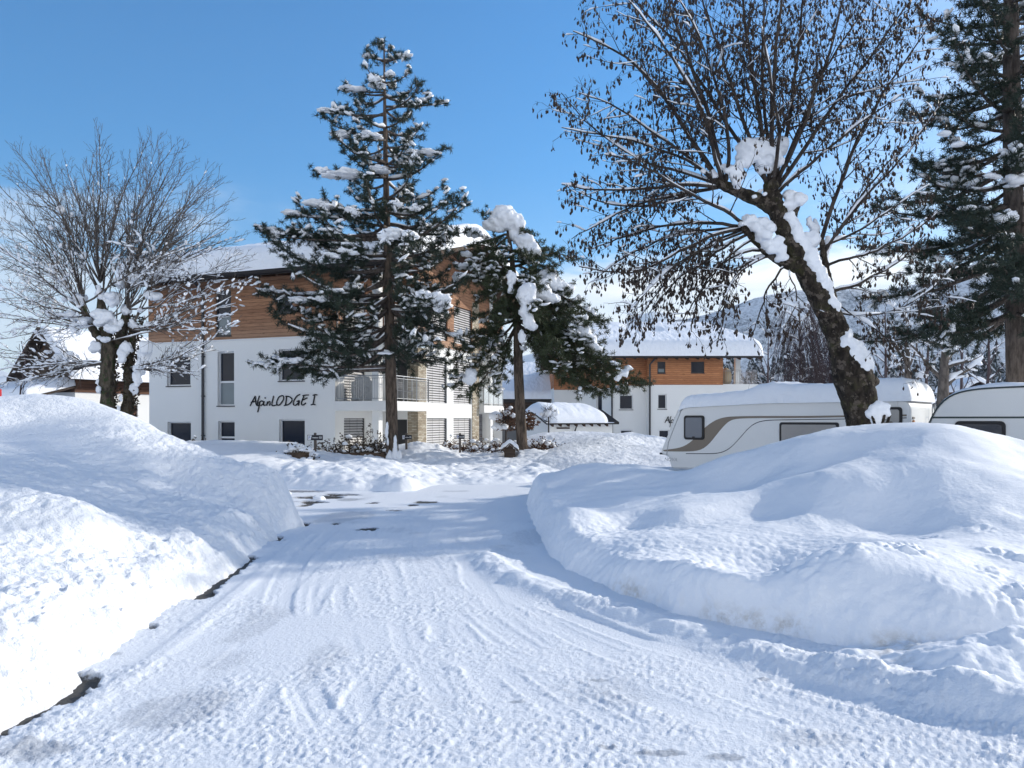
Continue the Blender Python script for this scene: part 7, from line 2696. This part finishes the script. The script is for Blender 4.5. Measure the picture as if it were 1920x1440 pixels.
h = hedge('hedge', 'leggy leafless hedge in a wooden edged bed below the front balcony', 'hedge', 632, 726, 828, 856, 25.4, .8, 150, 1, 'leaf_dark')
m = MB()
pa, pb = P(628, 860, 25.0), P(726, 858, 25.0)
m.box((pa[0], 24.9, pa[2] - .3), (pb[0], 25.0, pa[2] + .20))
m.build('bed_edging', 'planter_wood', h)
hedge('hedge', 'brown-leaved snowy hedge under the striped blinds, left of the rear pine', 'hedge', 834, 964, 824, 850, 27.6, .9, 170, 2, snow=.6)
hedge('hedge', 'short brown-leaved hedge right of the rear pine trunk', 'hedge', 992, 1038, 826, 847, 27.8, .8, 90, 3, snow=.3)
hedge('shrub', 'stray bare stems in the snow below the parking sign at the lodge corner', 'shrub', 572, 632, 828, 852, 25.4, .5, 26, 4, 'leaf_dark', snow=.1)
hedge('shrub', 'dark evergreen shrub weighed down with snow beside the first parking sign', 'shrub', 540, 578, 838, 862, 22.6, .6, 70, 5, 'leaf_dark', snow=.5)
hedge('shrub', 'few thin bare stems between downpipe and the lower left lodge window', 'shrub', 352, 378, 824, 838, 27.0, .4, 14, 6, 'leaf_dark', snow=.2)
hedge('shrub', 'climbing shrub with thorny stems at the white balcony column', 'shrub', 690, 712, 795, 850, 28.4, .5, 30, 7, 'leaf_dark', snow=.1)
hedge('beech_hedge', 'tall russet beech hedge in front of the concrete wall', 'hedge', 935, 1000, 768, 800, 50, 1.0, 150, 8, snow=.25, leaf=.12)


def stump_planter():
    Y = 22.4
    c = P(562, 862, Y)
    root = thing('planter', 'round dark wooden planter tub half buried under the snowy evergreen shrub', 'planter', c)
    m = MB()
    a = np.arange(18) * 2 * math.pi / 18
    for r0, r1, z0, z1 in ((.24, .30, -.15, .22),):
        v = np.concatenate([np.stack([c[0] + r0 * np.cos(a), c[1] + r0 * np.sin(a), np.full(18, c[2] + z0)], 1), np.stack([c[0] + r1 * np.cos(a), c[1] + r1 * np.sin(a), np.full(18, c[2] + z1)], 1),
                            np.stack([c[0] + (r1 - .04) * np.cos(a), c[1] + (r1 - .04) * np.sin(a), np.full(18, c[2] + z1)], 1)])
        i = np.arange(18)
        j = np.roll(i, -1)
        m.add(v, np.stack([i, j, j + 18, i + 18], 1), np.stack([i + 18, j + 18, j + 36, i + 36], 1), (np.arange(18) + 36)[None, :])
    m.build('tub', 'planter_wood', root)
    s = MB()
    for (x, y, r) in ((560, 842, .22), (572, 845, .2), (548, 848, .18), (585, 852, .15), (553, 840, .14)):
        s.blob(P(x, y, Y + .1), (r * 1.3, r, r * .6), 2, .35, seed=x)
    kind(s.build('snow', 'snow', root, smooth=True), 'stuff')


stump_planter()


def bird_house():
    Y = 25.6
    a = P(955, 851, Y)
    root = thing('hutch', 'little dark hut with a peaked snowy roof at the foot of the rear pine', 'hut', a)
    m = MB()
    x, z = a[0], a[2]
    m.box((x - .17, Y - .15, z - .3), (x + .20, Y + .25, z + .12))
    m.build('hut_body', 'dark_timber', root)
    r = MB()
    for s in (-1, 1):
        v = [(x + .015, Y - .22, z + .33), (x + .015, Y + .32, z + .33), (x + .015 + s * .30, Y + .32, z + .06), (x + .015 + s * .30, Y - .22, z + .06)]
        r.add(v + [(p, q, t + .03) for p, q, t in v], [(0, 1, 2, 3), (4, 7, 6, 5), (0, 4, 5, 1), (1, 5, 6, 2), (2, 6, 7, 3), (3, 7, 4, 0)])
    rf = r.build('roof', 'dark_timber', root)
    g = MB()
    g.add([(x - .17, Y - .151, z + .12), (x + .20, Y - .151, z + .12), (x + .015, Y - .151, z + .32)], [(0, 1, 2)])
    g.build('gable', 'dark_timber', root)
    s = MB()
    uu, vv = np.meshgrid(np.linspace(-1, 1, 30), np.linspace(0, 1, 16))
    e = np.minimum(np.minimum(1 - np.abs(uu), 1) * 5, np.minimum(vv, 1 - vv) * 6)
    k = np.sqrt(1 - (1 - np.clip(e, 0, 1)) ** 2.2)
    s.grid(x + .015 + uu * .31, Y - .24 + vv * .58, z + .36 - .27 * np.sqrt(uu ** 2 + .03) + .05 + .12 * k)
    s.build('roof_snow', 'snow', rf, smooth=True)


bird_house()


def standard_tree(label, px, base, head, Y, r, seed, leaves, snow):
    rng = np.random.RandomState(seed)
    b = P(px, base, Y)
    c = P(px, head, Y)
    root = thing('standard_tree', label, 'tree', b)
    t = MB()
    t.tube(bez([b - [0, 0, .5], (b + c) / 2 + [.02, 0, 0], c], 8), .035, 7)
    t.build('trunk', 'twig_brown', root, smooth=True)
    br, sn = MB(), MB()
    C = []
    for i in range(48):
        d = unit(rng.normal(size=3) * (1, 1, .8) + [0, 0, .15])
        q = bpath(c + rng.normal(size=3) * .04, d, r * rng.uniform(.8, 1.25), 6, rng, .2, .03)
        br.tube(q, taper(.012, .004, 6), 4)
        for k in range(5):
            e = bpath(q[rng.randint(2, 6)], side_dir(d, rng, rad(45)), r * .35, 4, rng, .2, 0)
            br.tube(e, taper(.006, .003, 4), 3)
            C += [e[-1], e[2]]
    br.build('branches', 'twig_brown', root)
    if leaves:
        m = MB()
        needle_mesh(m, C, rng.normal(size=(len(C), 3)), rng, 1, .075, .05, 1.0, .3)
        m.build('leaves', 'leaf_brown', root)
    for (dx, dz, s) in snow:
        sn.blob(c + [dx, -.1, dz], np.array((s, s, s * .75)), 2, .3, seed=dx * 9 + seed)
    kind(sn.build('snow', 'snow', root, smooth=True), 'stuff')


standard_tree('small round-headed tree with brown leaves and snow balls left of the rear pine', 948, 846, 786, 31, .43, 2, True, [(-.40, .12, .28), (.05, .25, .16), (.30, .15, .14), (-.35, -.30, .22), (-.05, -.30, .16), (.2, .45, .10)])
standard_tree('tiny round-headed bare tree with a bowl of snow before the white annex', 1028, 822, 776, 38, .42, 3, False, [(-.25, .0, .17), (.0, .03, .22), (.25, .0, .18), (.38, .02, .14)])


def red_box():
    Y = 13.6
    root = thing('post_box', 'red painted box on a post, half cut off by the left photo edge', 'box', P(-16, 775, Y))
    m = MB()
    a, b = P(-30, 766, Y), P(-4.5, 729, Y)
    m.box((a[0], Y - .12, a[2]), (b[0], Y + .12, b[2]))
    m.build('box_body', 'red_paint', root, bevel=.015)
    m = MB()
    a2 = P(-24, 729, Y)
    m.box((a2[0], Y - .09, b[2] + .001), (P(-7, 729, Y)[0], Y + .09, P(0, 722, Y)[2]))
    m.build('lid', 'red_paint', root, bevel=.01)
    m = MB()
    x = (a[0] + b[0]) / 2
    m.box((x - .04, Y - .04, 1.0), (x + .04, Y + .04, a[2] - .001))
    m.build('post', 'post_grey', root)


red_box()


def far_hut():
    Y = 60
    root = thing('hut', 'small far dark hut with snowy round roof behind the caravan gap', 'hut', P(1832, 800, Y))
    m = MB()
    a, b = P(1806, 800, Y), P(1852, 735, Y)
    m.box((a[0], Y, a[2] - 1), (b[0], Y + 3, b[2] + .2))
    m.build('wall', 'brown_timber', root)
    r = MB()
    A, B = ((a[0] + b[0]) / 2, Y - .5), ((a[0] + b[0]) / 2, Y + 3.5)
    hw = (b[0] - a[0]) / 2 + .3
    roof_prism(r, A, B, hw, b[2] + .85, b[2], .12, 0)
    rf = r.build('roof', 'roof_dark', root)
    roof_snow(A, B, hw, b[2] + .97, b[2] + .12, .45, .4, 0, rf)


far_hut()

# ------------------------------------------------------------------ snow lying on twigs and leaves is nothing one could count
for o in list(COL.objects):
    if o.parent is not None and o.name.split('.')[0] in ('branch_snow', 'snow', 'snow_load') and o.type == 'MESH':
        o['kind'] = 'stuff'

# ================================================================== AIR
def haze():
    m = bpy.data.materials.new('haze')
    m.use_nodes = True
    nt = m.node_tree
    nt.nodes.clear()
    out = nt.nodes.new('ShaderNodeOutputMaterial')
    v = nt.nodes.new('ShaderNodeVolumePrincipled')
    v.inputs['Color'].default_value = (0.72, 0.86, 1.0, 1)
    v.inputs['Density'].default_value = HAZE_DENSITY
    v.inputs['Anisotropy'].default_value = 0.2
    nt.links.new(v.outputs[0], out.inputs['Volume'])
    MATS['haze'] = m
    mb = MB()
    mb.box((-9000, -60, -40), (9000, 9000, 1150))
    kind(mb.build('haze', 'haze'), 'stuff')


HAZE_DENSITY = 0.00011
haze()
